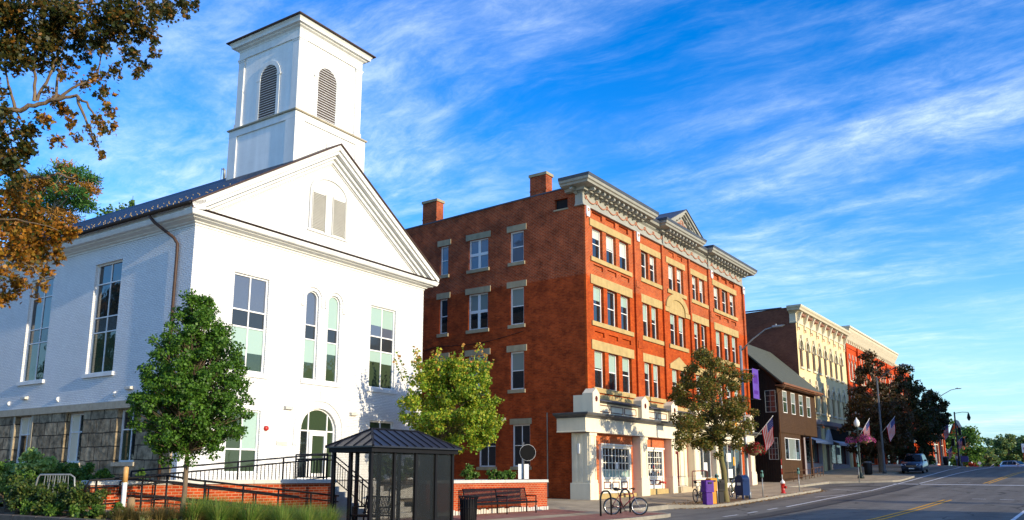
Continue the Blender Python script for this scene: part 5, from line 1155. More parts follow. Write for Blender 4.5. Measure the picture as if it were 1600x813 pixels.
for p, q in ((V[0], V[4]), (V[1], V[5]), (V[2], V[5]), (V[3], V[4]), (V[4], V[5])): b.tube([p, q], .035, 6)
n = 11
for k in range(1, n):
    x = x0 + (x1 - x0) * k / n
    f = min(1, (x - x0) / (rx0 - x0), (x1 - x) / (x1 - rx1)); 
    seam((x, y0, zb), (x, y0 + (ry - y0) * f, zb + (zt - zb) * f)); seam((x, y1, zb), (x, y1 - (y1 - ry) * f, zb + (zt - zb) * f))
for k in range(1, 5):
    y = y0 + (y1 - y0) * k / 5; f = 1 - abs(y - ry) / (ry - y0)
    seam((x0, y, zb), (x0 + (rx0 - x0) * f, y, zb + (zt - zb) * f)); seam((x1, y, zb), (x1 - (x1 - rx1) * f, y, zb + (zt - zb) * f))
b.build('seams', 'black_metal', rf)
def metal_bench(name, label, loc, L_, rz=0, arms=2):
    t = thing(name, label, 'bench', loc, rz)
    b = MB(); n = int(L_ / .06)
    for k in range(n): x = .03 + k * (L_ - .06) / n; b.box(x, x + .038, .02, .46, .43, .45)
    b.box(0, L_, .0, .03, .40, .46); b.box(0, L_, .45, .48, .42, .46); b.build('seat', 'black_metal', t)
    b = MB()
    for k in range(n): x = .03 + k * (L_ - .06) / n; b.add([(x, .47, .48), (x + .042, .47, .48), (x + .038, .58, .92), (x, .58, .92)], [(0, 1, 2, 3)])
    b.tube([(0, .58, .93), (L_, .58, .93)], .022, 6); b.tube([(0, .47, .5), (L_, .47, .5)], .018, 6); b.build('backrest', 'black_metal', t)
    for k in range(arms):
        x = .04 + k * (L_ - .08) / (arms - 1); b = MB(); b.tube([(x, .04, 0), (x, .04, .66), (x, .5, .66)], .026, 6); b.tube([(x, .46, 0), (x, .47, .45), (x, .58, .93)], .026, 6); b.build('leg', 'black_metal', t, True)
    return t
metal_bench('park_bench', 'long black slatted metal bench against the brick garden wall', (23.2, 17.95, .19), 3.9, 0, 3)
metal_bench('shelter_bench', 'black metal bench standing inside the bus shelter', (16.35, 16.95, .10), 1.1, R(-90), 2)
t = thing('litter_bin', 'black slatted litter bin standing at the right end of the bus shelter', 'bin', (21.75, 17.1, .14))
b = MB(); b.lathe([(.22, .02), (.25, .06), (.26, .70)], n=24); b.build('liner', 'black_rubber', t, True)
b = MB()
for k in range(22): a = k * 2 * math.pi / 22; b.tube([(.25 * math.cos(a), .25 * math.sin(a), .04), (.28 * math.cos(a), .28 * math.sin(a), .7), (.33 * math.cos(a), .33 * math.sin(a), .80)], .014, 5)
b.torus((0, 0, .8), (0, 0, 1), .33, .016); b.torus((0, 0, .42), (0, 0, 1), .275, .012); b.build('slats', 'black_metal', t)
# ------------------------------------------------------------------ street furniture
def hoop(loc, label, w_=.82, h=.92, rz=0, m='black_metal', r=.036):
    b = MB(); n = 10; ra = w_ / 2 if w_ < .7 else .32
    pts = [(-w_ / 2, 0, -.05), (-w_ / 2, 0, h - ra)] + [(-w_ / 2 + ra - ra * math.cos(math.pi / 2 * k / n), 0, h - ra + ra * math.sin(math.pi / 2 * k / n)) for k in range(1, n + 1)]
    pts += [(-p[0], 0, p[2]) for p in reversed(pts)]
    b.tube(pts, r, 10); b.lathe([(.07, 0), (.07, .012)], (-w_ / 2, 0, 0), 10); b.lathe([(.07, 0), (.07, .012)], (w_ / 2, 0, 0), 10)
    return tag(b.build('bike_rack', m, None, True, loc=loc, rotz=rz), label, 'bike rack')
Z = lambda x, y: pave(x, y)
hoop((28.25, 15.6, Z(28.25, 15.6)), 'black hoop bike rack standing free at the left of the dark red bicycle')
hoop((30.3, 15.85, Z(30.3, 15.85)), 'black hoop bike rack with the dark red bicycle leaning on it')
hoop((40.6, 16.7, Z(40.6, 16.7)), 'dark hoop bike rack behind the purple newspaper box', .7)
hoop((45.1, 16.8, Z(45.1, 16.8)), 'galvanised hoop bike rack beside the blue mailbox', .9, .92, 0, 'galvanised')
def bicycle(loc, rz, label, m, lean=.08, basket=False):
    """side view along x, front wheel at +x"""
    t = thing('bicycle', label, 'bicycle', loc, rz); t.rotation_euler = (lean, 0, rz); rr = .335
    W1, W2 = Vector((0, 0, rr)), Vector((1.06, 0, rr))
    for c in (W1, W2):
        b = MB(); b.torus(c, (0, 1, 0), rr - .022, .026, 36, 8); wl = b.build('wheel', 'black_rubber', t, True)
        b = MB(); b.torus(c, (0, 1, 0), rr - .055, .012, 36, 6); b.tube([c + Vector((0, -.05, 0)), c + Vector((0, .05, 0))], .025, 8)
        for k in range(18): a = k * math.pi / 9; b.tube([c + Vector((0, .03 * (-1) ** k, 0)), c + Vector((math.cos(a) * (rr - .06), 0, math.sin(a) * (rr - .06)))], .0022, 4)
        b.build('rim', 'chrome', wl, True)
    bbk = Vector((.43, 0, .30)); st_ = Vector((.27, 0, .80)); hd = Vector((.83, 0, .82)); hd2 = Vector((.86, 0, .70))
    b = MB(); b.tube([bbk, st_], .018); b.tube([st_ + Vector((.01, 0, -.06)), hd], .018); b.tube([bbk, hd2], .022); b.tube([hd + Vector((-.012, 0, .05)), hd2 + Vector((.012, 0, -.04))], .022)
    for s_ in (-1, 1): b.tube([bbk + Vector((0, s_ * .03, 0)), W1 + Vector((0, s_ * .06, 0))], .010); b.tube([st_ + Vector((.01, s_ * .02, -.06)), W1 + Vector((0, s_ * .06, 0))], .010)
    b.build('frame', m, t, True)
    b = MB(); b.tube([hd2 + Vector((.01, 0, -.03)), hd2 + Vector((.03, 0, -.07))], .03)
    for s_ in (-1, 1): b.tube([hd2 + Vector((.03, s_ * .055, -.06)), hd2 + Vector((.10, s_ * .055, -.24)), W2 + Vector((0, s_ * .06, 0))], [.02, .02, .014])
    b.build('fork', 'galvanised', t, True)
    b = MB(); b.tube([hd + Vector((-.012, 0, .05)), hd + Vector((.01, 0, .14)), hd + Vector((.07, 0, .16))], .016); b.tube([hd + Vector((-.02, -.31, .19)), hd + Vector((.06, -.18, .165)), hd + Vector((.07, 0, .16)), hd + Vector((.06, .18, .165)), hd + Vector((-.02, .31, .19))], .013)
    hb = b.build('handlebar', 'black_metal', t, True)
    b = MB()
    for s_ in (-1, 1): b.tube([hd + Vector((-.10, s_ * .30, .185)), hd + Vector((.0, s_ * .28, .19))], .02)
    b.build('grip', 'black_rubber', hb, True)
    b = MB(); b.tube([st_, st_ + Vector((-.045, 0, .16))], .013); b.build('seat_post', 'chrome', t, True)
    b = MB(); s0 = st_ + Vector((-.05, 0, .17)); b.tube([s0 + Vector((-.14, 0, .02)), s0 + Vector((-.04, 0, .015)), s0 + Vector((.05, 0, 0)), s0 + Vector((.16, 0, -.005))], [.05, .075, .045, .018], 10); b.build('saddle', 'black_rubber', t, True)
    b = MB(); b.torus(bbk + Vector((0, -.04, 0)), (0, 1, 0), .085, .008, 24, 6); b.torus(W1 + Vector((0, -.05, 0)), (0, 1, 0), .05, .02, 18, 6); b.tube([bbk + Vector((0, -.05, .08)), W1 + Vector((0, -.05, .05))], .006, 5); b.tube([bbk + Vector((0, -.05, -.08)), W1 + Vector((.02, -.05, -.12)), W1 + Vector((0, -.05, -.05))], .006, 5)
    for s_ in (-1, 1): b.tube([bbk + Vector((0, s_ * .05, 0)), bbk + Vector((s_ * .10, s_ * .09, -s_ * .14))], .012); b.box(bbk.x + s_ * .10 - .05, bbk.x + s_ * .10 + .05, s_ * .09, s_ * .17, bbk.z - s_ * .14 - .012, bbk.z - s_ * .14 + .012)
    b.build('drivetrain', 'black_metal', t)
    return t
bicycle((28.95, 15.72, Z(29.2, 15.3) + .005), R(-55), 'dark red mountain bicycle with silver fork leaning on the bike rack at the kerb', 'bike_red', -.06)
bicycle((39.05, 16.55, Z(39.5, 16.55) + .005), R(3), 'grey bicycle parked left of the purple newspaper box', 'bike_grey', -.05)
bicycle((44.0, 16.6, Z(44.5, 16.6) + .005), R(2), 'green-grey bicycle parked between the tree trunk and the blue mailbox', 'bike_green', -.05)
def newsbox(loc, label, m, h=1.25, w_=.42, rz=0):
    t = thing('newspaper_box', label, 'newspaper box', loc, rz)
    b = MB(); b.bev(-w_ * .40, w_ * .40, -.15, .17, 0, h * .50, .025); b.build('pedestal', m, t)
    b = MB(); b.bev(-w_ / 2, w_ / 2, -.20, .20, h * .5 + .004, h, .03); bx = b.build('box', m, t)
    b = MB(); b.box(-w_ * .36, w_ * .36, -.212, -.201, h * .58, h * .82); b.build('window', 'black_rubber' if m == 'black_metal' else m, bx)
    b = MB(); b.box(-w_ * .2, w_ * .2, -.24, -.201, h * .86, h * .92); b.build('handle', 'black_metal', bx); return t
newsbox((38.3, 15.62, Z(38.3, 15.7)), 'purple plastic newspaper box, front one of the row', 'purple_plastic', 1.14, .50, R(-30))
newsbox((39.15, 15.75, Z(39.1, 15.75)), 'orange-yellow newspaper box behind the purple one', 'orange_plastic', 1.22, .42, R(-30))
newsbox((40.15, 15.75, Z(40.1, 15.75)), 'black newspaper box beside the street tree trunk', 'black_metal', 1.15, .42, R(-30))
t = thing('mailbox', 'rounded blue street mailbox next to the lamp pole', 'mailbox', (43.4, 15.75, Z(43.4, 15.75)), R(-20))
b = MB(); pr = [(-.26, .20), (.26, .20), (.26, 1.02)] + [(.26 * math.cos(a), 1.02 + .24 * math.sin(a)) for a in [math.pi * k / 10 for k in range(1, 10)]] + [(-.26, 1.02)]
b.ext(pr, 0, -.27, .27); b.build('body', 'mail_blue', t)
b = MB(); b.box(-.22, .22, -.285, -.262, .92, 1.04); b.build('hatch', 'mail_blue', t); b = MB(); b.box(-.27 - .004, -.27 - .001, -.12, .12, .72, .86); b.build('emblem', 'sign_white', t)
for x in (-.24, .24):
    for y in (-.23, .23):
        b = MB(); b.box(x - .025, x + .025, y - .025, y + .025, 0, .198); b.build('leg', 'mail_blue', t)
def meter(x, y, label):
    t = thing('parking_meter', label, 'parking meter', (x, y, Z(x, y)))
    b = MB(); b.tube([(0, 0, -.1), (0, 0, 1.06)], .032, 10); b.build('post', 'galvanised', t, True)
    b = MB(); b.lathe([(.05, 1.06), (.075, 1.10), (.085, 1.25), (.075, 1.36), (.04, 1.44)], n=14); b.box(-.06, .06, -.07, .07, 1.06, 1.22); hd = b.build('meter_head', 'teal_meter', t, True)
    b = MB(); b.box(-.05, .05, -.092, -.08, 1.26, 1.36); b.box(-.092, -.08, -.05, .05, 1.26, 1.36); b.build('display', 'sign_back', hd); return t
meter(39.35, 15.55, 'grey-green parking meter just behind the orange newspaper box')
meter(46.15, 15.6, 'grey-green parking meter between the blue mailbox and the hydrant')
meter(52.95, 15.6, 'grey-green parking meter right of the red hydrant')
meter(67.3, 15.3, 'grey-green parking meter left of the globe street lamp')
def hydrant(x, y, label, z=None):
    t = thing('fire_hydrant', label, 'hydrant', (x, y, Z(x, y) if z is None else z))
    b = MB(); b.lathe([(.16, 0), (.16, .05), (.115, .06), (.115, .52), (.15, .53), (.15, .57)], n=16); b.build('barrel', 'red_paint', t, True)
    b = MB(); b.lathe([(.145, .572), (.13, .68), (.06, .76), (.035, .77), (.035, .83)], n=16); b.build('bonnet', 'white_paint', t, True)
    for s_, r_ in ((-1, .06), (1, .06)):
        b = MB(); b.tube([(s_ * .1, 0, .40), (s_ * .2, 0, .40)], r_, 10); b.tube([(s_ * .2, 0, .4), (s_ * .23, 0, .4)], .03, 6); b.build('nozzle', 'red_paint', t)
    b = MB(); b.tube([(0, -.1, .36), (0, -.21, .36)], .08, 12); b.build('pumper_nozzle', 'red_paint', t); return t
h = hydrant(50.2, 15.75, 'red fire hydrant with a white bonnet on the near kerb')
b = MB(); b.tube([(.14, .05, .5), (.14, .05, 2.0)], .018, 6); mk = b.build('marker_rod', 'sign_white', h, True); b = MB(); b.tube([(.14, .05, 1.1), (.14, .05, 1.45)], .021, 6); b.tube([(.14, .05, 1.65), (.14, .05, 2.01)], .021, 6); b.build('band', 'red_paint', mk, True)
hydrant(146.6, 16.7, 'small far red hydrant at the crest of the road', 2.9)
def cobra(x, y, H, label, m='galvanised', arm=2.5, ahead=0, z=None):
    t = thing('street_lamp', label, 'street lamp', (x, y, Z(x, y) if z is None else z))
    b = MB(); b.lathe([(.17, 0), (.17, .3), (.115, .34), (.105, 2), (.075, H)], n=14); b.lathe([(.08, 0), (.08, .05), (.02, .09)], (0, 0, H), 12); b.build('pole', m, t, True)
    b = MB(); pts = [(0, 0, H - .25), (ahead * .3, -arm * .35, H + .35), (ahead * .7, -arm * .75, H + .85), (ahead, -arm, H + .95)]; b.tube(pts, [.045, .04, .035, .03], 8); b.build('arm', m, t, True)
    b = MB(); b.add([(ahead - .1, -arm + .1, H + .92), (ahead + .1, -arm + .1, H + .92), (ahead + .14, -arm - .4, H + .92), (ahead - .14, -arm - .4, H + .92), (ahead - .06, -arm + .1, H + 1.02), (ahead + .06, -arm + .1, H + 1.02), (ahead + .08, -arm - .6, H + 1.0), (ahead - .08, -arm - .6, H + 1.0)], [(3, 2, 1, 0), (4, 5, 6, 7), (0, 1, 5, 4), (1, 2, 6, 5), (2, 3, 7, 6), (3, 0, 4, 7)])
    b.lathe([(.05, 0), (.05, .08)], (ahead, -arm - .1, H + 1.01), 8); b.build('lamp_head', m, t); return t
cobra(44.65, 15.9, 8.25, 'tall galvanised street lamp in front of the red brick block', arm=1.95)
cobra(79.0, 15.8, 8.4, 'tall street lamp half hidden in the dark trees', 'dark_grey', arm=2.1)  # the shade on this pole is put into its dark grey colour
cobra(111.5, 15.8, 8.1, 'far street lamp with a curved arm above the green tree', 'bark_pale', arm=2.3)
t = thing('post_top_lamp', 'dark green post lamp with a white globe and pink flower basket', 'street lamp', (71, 16, Z(71, 16)))
b = MB(); b.lathe([(.26, 0), (.26, .12), (.17, .30), (.11, .45), (.085, .6), (.07, 3.9), (.10, 4.0), (.12, 4.1)], n=16); b.tube([(0, 0, 3.3), (0, .55, 3.35)], .02, 6); b.tube([(0, 0, 3.3), (0, -.55, 3.35)], .02, 6); b.build('post', 'dark_green_metal', t, True)
b = MB(); b.lathe([(.12, 4.1), (.22, 4.25), (.23, 4.45), (.16, 4.62), (.07, 4.72), (.03, 4.85)], n=16); b.build('lamp_globe', 'lamp_globe', t, True)
t = thing('traffic_light_mast', 'far dark green mast with a hanging lantern and traffic lights', 'traffic light', (124.5, 15.6, 2.75))
b = MB(); b.lathe([(.2, -.6), (.2, .4), (.13, .6), (.09, 7.2)], n=12); b.tube([(0, 0, 7.0), (.2, -.9, 7.15), (.4, -1.6, 7.1)], .04, 6); b.build('mast', 'dark_green_metal', t, True)
b = MB(); b.lathe([(.03, 0), (.12, -.25), (.24, -.75), (.2, -.8), (.14, -1.0), (.05, -1.1)], (.4, -1.6, 7.1), 12); b.build('lantern', 'dark_green_metal', t, True)
for z, y in ((4.6, -.4), (3.2, -.75), (3.2, .5)):
    b = MB(); b.box(-.2, .2, y - .18, y + .18, z - .5, z + .5); s_ = b.build('traffic_signal', 'black_metal', t)
    b = MB()
    for k in range(3): b.lathe([(.10, 0), (.10, .02)], (-.21, y, z - .32 + k * .32), 10)
    b.build('lens', 'sign_back', s_)
t = thing('round_sign', 'back of a round dark sign above a pale rectangular sign behind the garden wall', 'sign', (28.2, 19.35, .9))
b = MB(); b.tube([(0, 0, 0), (0, 0, 2.05)], .032, 8); b.build('post', 'dark_grey', t, True)
b = MB(); o_ = MB(); T = Matrix.Rotation(R(-48), 4, 'Z') @ Matrix.Translation((.17, -.045, 1.62)) @ Matrix.Rotation(R(90), 4, 'X'); b.T = T; b.lathe([(.33, 0), (.33, .012)], n=32); o_.T = T; o_.lathe([(.322, .013), (.322, .017)], n=32)
r_ = b.build('round_panel', 'sign_white', t); o_.build('back_face', 'sign_back', r_)
b = MB(Matrix.Rotation(R(-48), 4, 'Z')); b.box(-.21, .22, .034, .046, .56, 1.16); b.build('plate', 'sign_white', t)
t = thing('marker_post', 'slim white utility marker post with an orange-brown top in the planting', 'post', (9.98, 17.24, .50))
b = MB(); b.lathe([(.05, 0), (.05, .95), (.05, .96)], n=12); b.build('post', 'sign_white', t, True); b = MB(); b.lathe([(.054, .955), (.054, 1.27), (.03, 1.29)], n=12); b.build('cap', 'amber_glaze', t, True)
b = MB(); b.lathe([(.07, 0), (.075, .42), (.05, .46)], n=12); tag(b.build('log_bollard', 'log_wood', None, True, loc=(9.75, 16.55, .7)), 'short round wooden bollard among the shrubs', 'bollard')
t = thing('comb_bike_rack', 'galvanised comb bike rack half buried in the shrubs', 'bike rack', (9.30, 19.62, .98), R(-62))
b = MB(); b.tube([(-.12, 0, 0), (0, 0, .58), (.05, 0, .64), (.78, 0, .64), (.88, 0, .58), (.95, 0, 0)], .020, 8); b.tube([(-.11, 0, .1), (.94, 0, .1)], .016, 6); b.build('frame', 'galvanised', t, True)
for k in range(10): x = .17 + k * .062; b = MB(); b.tube([(x, -.05 * (-1) ** k, .1), (x, 0, .63)], .008, 5); b.build('bar', 'galvanised', t)
# flags
def flag(loc, rz, label, pole=1.5, tilt=40, hoist=.9, fly=1.35, droop=.9, grp=None):
    """staff leaning out along local +x, cloth hanging from its outer part"""
    t = thing('flag', label, 'flag', loc, rz, grp); a = R(tilt); ax = Vector((math.cos(a), 0, math.sin(a)))
    b = MB(); b.tube([(0, 0, 0), ax * pole], .016, 6); b.lathe([(.0, .0), (.035, .03), (.0, .06)], tuple(ax * pole), 8); b.build('staff', 'white_paint', t, True)
    p0 = ax * (pole - .04); dn = Vector((.12, 0, -1)).normalized()
    def P(s_, q):                   # s_ along hoist from the tip inwards, q along the fly
        base = p0 - ax * (hoist * s_)
        fl = dn * (fly * q) + ax * (-.25 * q * (1 - s_) * droop * .5) + Vector((.0, .10 * math.sin(q * 7 + s_ * 4) * q, 0)) + Vector((-.12 * q * (1 - s_), 0, 0))
        return base + fl
    c = MB(); nq = 10
    for k in range(13):
        for j in range(nq):
            s0, s1, q0, q1 = k / 13, (k + 1) / 13, j / nq, (j + 1) / nq
            m = 2 if (k < 7 and j < 4) else (0 if k % 2 == 0 else 1)
            c.quad(P(s0, q0), P(s1, q0), P(s1, q1), P(s0, q1), m)
    for i in range(5):
        for j in range(4):
            s_, q = (.05 + i * .105), (.05 + j * .095); n_ = (P(s_ + .02, q) - P(s_, q)).cross(P(s_, q + .02) - P(s_, q)).normalized() * .006
            for sg in (1, -1): c.quad(*[v + n_ * sg for v in (P(s_ + .018, q), P(s_, q + .014), P(s_ - .018, q), P(s_, q - .014))], 1)
    c.build('cloth', ['flag_red', 'flag_white', 'flag_blue'], t); return t
flag((61.1, 21.0, 4.35), R(-90), 'striped flag on a white staff at the right end of the red brick block', 2.1, 48, 1.25, 1.7)
flag((71, 15.95, 4.62), R(-70), 'striped flag leaning out from the globe lamp post', 1.75, 58, 1.0, 1.25)
flag((78.7, 15.7, 5.3), R(-70), 'shaded striped flag on the lamp pole under the dark trees', 1.8, 50, 1.1, 1.35)
FG = 'small far flags along the kerb'
flag((113, 15.9, 7.0), R(-90), 'far striped flag, highest of those near the traffic lights', 1.4, 45, 1.0, 1.5, grp=FG)
flag((122.0, 15.5, 5.7), R(-90), 'far striped flag on the traffic light mast', 1.2, 45, .8, 1.1, grp=FG)
flag((119.0, 16.4, 4.4), R(-90), 'far striped flag hanging lowest, left of the mast', 1.2, 45, .8, 1.1, grp=FG)
flag((150.6, 15.2, 2.6), R(-90), 'tiny flag leaning at the crest beside the far hydrant', 1.4, 35, .9, 1.0, grp=FG)
t = thing('banner', 'purple street banner on the galvanised lamp pole', 'banner', (44.65, 15.82, Z(44.65, 15.9)))
b = MB(); b.box(-.12, .86, -.55, -.545, 5.35, 7.0); b.T = None; bb = b.build('cloth', 'banner_purple', t); b = MB(); b.tube([(0, 0, 7.0), (.9, -.6, 7.0)], .015, 6); b.tube([(0, 0, 5.35), (.9, -.6, 5.35)], .015, 6); b.build('bracket', 'galvanised', t)
for z0, z1 in ((6.2, 6.7), (5.6, 5.8)): b = MB(); b.box(.05, .68, -.557, -.551, z0, z1); b.build('motif', 'purple_plastic', bb)
def basket(loc, label, petal, r=.42, arm=None, seed=0):
    t = thing('flower_basket', label, 'flower basket', loc)
    b = MB(); b.lathe([(.04, -.34), (.2, -.28), (.32, -.12), (.34, 0)], n=16); b.build('bowl', 'log_wood', t, True)
    g = np.random.default_rng(seed); d = g.normal(size=(900, 3)); d /= np.linalg.norm(d, axis=1)[:, None]; d[:, 2] = np.abs(d[:, 2]) * .75; p = d * (r * g.uniform(.6, 1.15, 900))[:, None]; p[:, 2] -= .05 + .15 * (np.hypot(p[:, 0], p[:, 1]) / r) ** 2
    leaf_mesh('flowers', p, .09, [petal, 'leaf_shrub_dark'], t, seed, mi=(g.uniform(size=900) < .35).astype(int)); return t
basket((44.55, 15.45, 2.98), 'hanging basket of dark red flowers on the galvanised lamp pole', 'petal_red', .62, seed=3)
basket((71, 15.45, 4.45), 'hanging basket of bright pink flowers on the globe lamp post', 'petal_pink', .70, seed=4)
basket((71, 16.55, 4.42), 'smaller pink flower basket on the far side of the globe lamp post', 'petal_pink', .42, seed=6)
basket((113.5, 16.2, 6.1), 'dark far flower basket hanging left of the traffic light mast', 'petal_red', .7, seed=5)
MAPLE = {'dark': [(7.0, 18.06, 11.35, 0.75), (7.61, 17.94, 11.3, 0.71), (7.14, 18.18, 10.56, 0.57), (7.59, 18.1, 10.89, 0.54), (7.97, 17.62, 11.6, 0.65), (6.44, 18.42, 10.91, 0.86), (6.49, 18.23, 9.85, 0.61), (8.31, 17.65, 11.23, 0.34)], 'brown': [(8.12, 16.52, 11.37, 0.53), (8.49, 15.93, 11.44, 0.5), (9.39, 16.5, 12.06, 0.43), (9.27, 15.4, 11.76, 0.26), (9.72, 15.65, 12.14, 0.13), (8.54, 16.45, 11.06, 0.41), (8.97, 16.24, 11.22, 0.34), (8.45, 15.79, 10.31, 0.27), (8.91, 16.32, 10.27, 0.14), (9.18, 16.49, 10.57, 0.13), (8.31, 16.89, 10.79, 0.33), (8.7, 16.87, 10.41, 0.18), (9.11, 16.11, 10.79, 0.13)], 'sparse': [(7.98, 16.24, 9.77, 0.22), (8.6, 17.04, 9.82, 0.24), (8.56, 16.7, 9.34, 0.21), (8.29, 16.37, 8.75, 0.19), (8.24, 15.8, 8.59, 0.12), (8.64, 17.26, 8.77, 0.16), (8.43, 16.59, 8.28, 0.11), (8.1, 17.66, 10.59, 0.21), (7.8, 18.47, 10.56, 0.18), (7.42, 18.61, 10.33, 0.18), (8.44, 17.68, 10.13, 0.19), (7.82, 17.27, 9.98, 0.15), (7.91, 18.13, 9.97, 0.13), (8.31, 16.7, 9.06, 0.18)], 'orangeS': [(8.09, 18.2, 9.83, 0.17), (8.2, 17.91, 9.49, 0.2), (7.78, 16.61, 8.77, 0.14), (7.48, 17.13, 8.86, 0.15), (7.75, 16.93, 8.39, 0.15), (8.46, 17.76, 8.94, 0.13), (8.23, 16.78, 8.84, 0.11)], 'mass': [(7.27, 18.61, 9.25, 0.44), (7.3, 17.78, 8.58, 0.48), (7.27, 18.33, 8.23, 0.51), (7.52, 17.68, 8.26, 0.3), (7.29, 17.91, 7.76, 0.3), (7.01, 18.88, 8.64, 0.58)], 'orange': [(8.62, 20.84, 7.87, 0.65), (8.84, 19.99, 7.57, 0.49), (9.31, 19.92, 7.3, 0.41), (9.44, 19.56, 7.24, 0.22), (9.0, 20.51, 7.02, 0.57), (9.13, 19.55, 6.69, 0.23), (8.12, 19.75, 6.47, 0.63), (9.16, 19.97, 6.36, 0.18), (8.86, 20.65, 6.14, 0.33), (8.65, 20.8, 5.78, 0.3), (8.94, 19.58, 5.89, 0.14), (7.79, 20.34, 7.09, 0.84), (9.06, 20.04, 5.67, 0.1), (8.46, 19.56, 7.89, 0.17)]}
LIMBS = [[(6.14, 20.25, 11.07), (7.08, 18.92, 11.69), (7.64, 18.13, 11.93), (7.96, 17.67, 11.97), (8.34, 17.14, 11.88), (8.73, 16.59, 11.54)], [(6.1, 20.3, 8.53), (7.0, 19.03, 9.26), (7.44, 18.42, 9.38), (7.65, 18.11, 9.48), (7.9, 17.76, 9.6), (8.18, 17.37, 9.71), (8.35, 17.12, 9.44), (8.5, 16.91, 8.96)], [(7.66, 18.09, 9.56), (7.6, 18.18, 10.31), (7.56, 18.24, 11.23), (7.48, 18.36, 11.85)], [(7.69, 18.06, 9.59), (7.79, 17.92, 10.16), (7.91, 17.75, 10.84), (8.08, 17.51, 11.38)], [(7.21, 21.34, 7.58), (7.83, 20.46, 8.36), (8.24, 19.88, 8.64), (8.38, 19.67, 8.44), (8.6, 19.36, 8.36), (8.77, 19.13, 8.52), (9.03, 18.76, 8.36)], [(7.44, 18.42, 9.38), (7.29, 18.62, 10.01), (7.15, 18.82, 10.61)], [(7.9, 17.76, 9.6), (7.92, 17.73, 10.19), (7.96, 17.67, 10.61)], [(7.9, 17.76, 9.6), (8.13, 17.44, 9.86), (8.39, 17.06, 10.16), (8.44, 17.0, 10.77)], [(7.21, 21.34, 7.58), (7.9, 20.36, 7.43), (8.41, 19.63, 7.35), (8.85, 19.01, 7.12)], [(7.6, 20.78, 6.82), (8.21, 19.92, 6.52), (8.57, 19.41, 6.22), (8.77, 19.12, 5.92)], [(8.18, 17.37, 9.71), (8.34, 17.14, 9.04), (8.48, 16.94, 8.6)], [(7.87, 17.8, 12.16), (8.18, 17.36, 11.69), (8.26, 17.25, 11.41)]]
SHR = [(9.98, 22.62, 1.53, 0.46), (10.65, 21.66, 1.62, 0.43), (10.86, 20.67, 1.62, 0.32), (11.08, 20.02, 1.59, 0.21), (11.44, 22.63, 1.86, 0.24), (12.75, 21.12, 1.57, 0.21), (9.67, 20.97, 1.35, 0.4)]
SHRP = [(10.11, 21.74, 1.73, 0.42), (10.09, 22.63, 1.68, 0.3), (10.65, 22.19, 1.85, 0.3)]
SHRD = [(8.92, 19.61, 1.06, 0.38), (9.08, 18.69, 1.02, 0.34), (9.19, 17.84, 1.01, 0.36), (8.95, 20.26, 1.19, 0.35), (9.3, 19.59, 1.22, 0.32)]
SHRL = [(8.72, 19.2, 0.83, 0.17), (8.82, 18.37, 0.83, 0.17), (8.91, 17.55, 0.79, 0.16), (9.03, 17.02, 0.78, 0.16), (9.24, 16.56, 0.81, 0.16)]
GRD = [(9.44, 16.44, 0.8, 0.01), (9.65, 16.33, 0.85, 0.01), (9.74, 16.02, 0.8, 0.01), (10.16, 16.13, 0.86, 0.01), (10.31, 15.91, 0.81, 0.01), (10.59, 16.55, 0.97, 0.01), (10.58, 15.52, 0.76, 0.01)]
GRG = [(10.92, 15.73, 0.78, 0.01), (11.34, 15.84, 0.83, 0.01), (11.39, 15.41, 0.73, 0.01), (11.91, 15.72, 0.81, 0.01), (11.97, 15.29, 0.71, 0.01), (12.48, 15.6, 0.82, 0.01), (12.51, 15.23, 0.72, 0.01), (13.03, 15.52, 0.83, 0.02), (13.06, 15.14, 0.76, 0.02), (13.73, 15.57, 0.84, 0.02), (13.72, 15.24, 0.73, 0.02), (14.27, 15.51, 0.73, 0.02), (10.55, 15.57, 0.71, 0.01), (10.85, 15.14, 0.67, 0.01), (11.49, 14.93, 0.63, 0.01), (12.15, 14.69, 0.61, 0.01), (12.87, 14.71, 0.61, 0.01)]
PL = [(26.4, 20.68, 1.63, 0.39), (26.95, 19.91, 1.61, 0.29), (27.29, 19.09, 1.63, 0.28)]
STEPSHR = [(22.39, 21.17, 1.95, 0.47), (23.08, 21.06, 1.91, 0.38), (21.73, 21.23, 1.72, 0.28), (23.82, 20.88, 1.72, 0.34)]
PINE = [(31.59, 67.94, 26.75, 0.81), (31.9, 65.77, 25.64, 1.09), (31.84, 69.31, 25.83, 1.43), (30.93, 70.61, 25.54, 1.54), (32.41, 65.04, 24.54, 0.79), (32.04, 67.3, 24.35, 1.51), (31.5, 69.8, 23.85, 1.54), (30.42, 71.33, 23.85, 1.33), (32.44, 65.86, 23.35, 0.9), (31.85, 67.57, 22.42, 1.21), (31.14, 70.31, 22.18, 1.33), (31.33, 64.84, 23.92, 0.68), (29.99, 71.93, 25.54, 1.02), (32.67, 64.68, 25.37, 0.4), (29.91, 72.05, 22.18, 1.23)]
TOPS = [(30.41, 57.48, 20.91, 0.27), (30.81, 56.91, 21.06, 0.31), (31.21, 56.35, 21.26, 0.22), (30.15, 57.84, 20.67, 0.22)]
FAR = [(223.02, 22.26, 7.21, 2.42), (230.21, 20.76, 8.11, 2.79), (231.87, 18.42, 7.81, 2.64), (239.22, 16.66, 8.28, 2.54), (234.78, 14.29, 7.81, 2.48), (215.93, 23.64, 5.21, 1.62), (212.25, 20.18, 4.55, 1.44), (209.15, 24.57, 4.55, 1.15)]
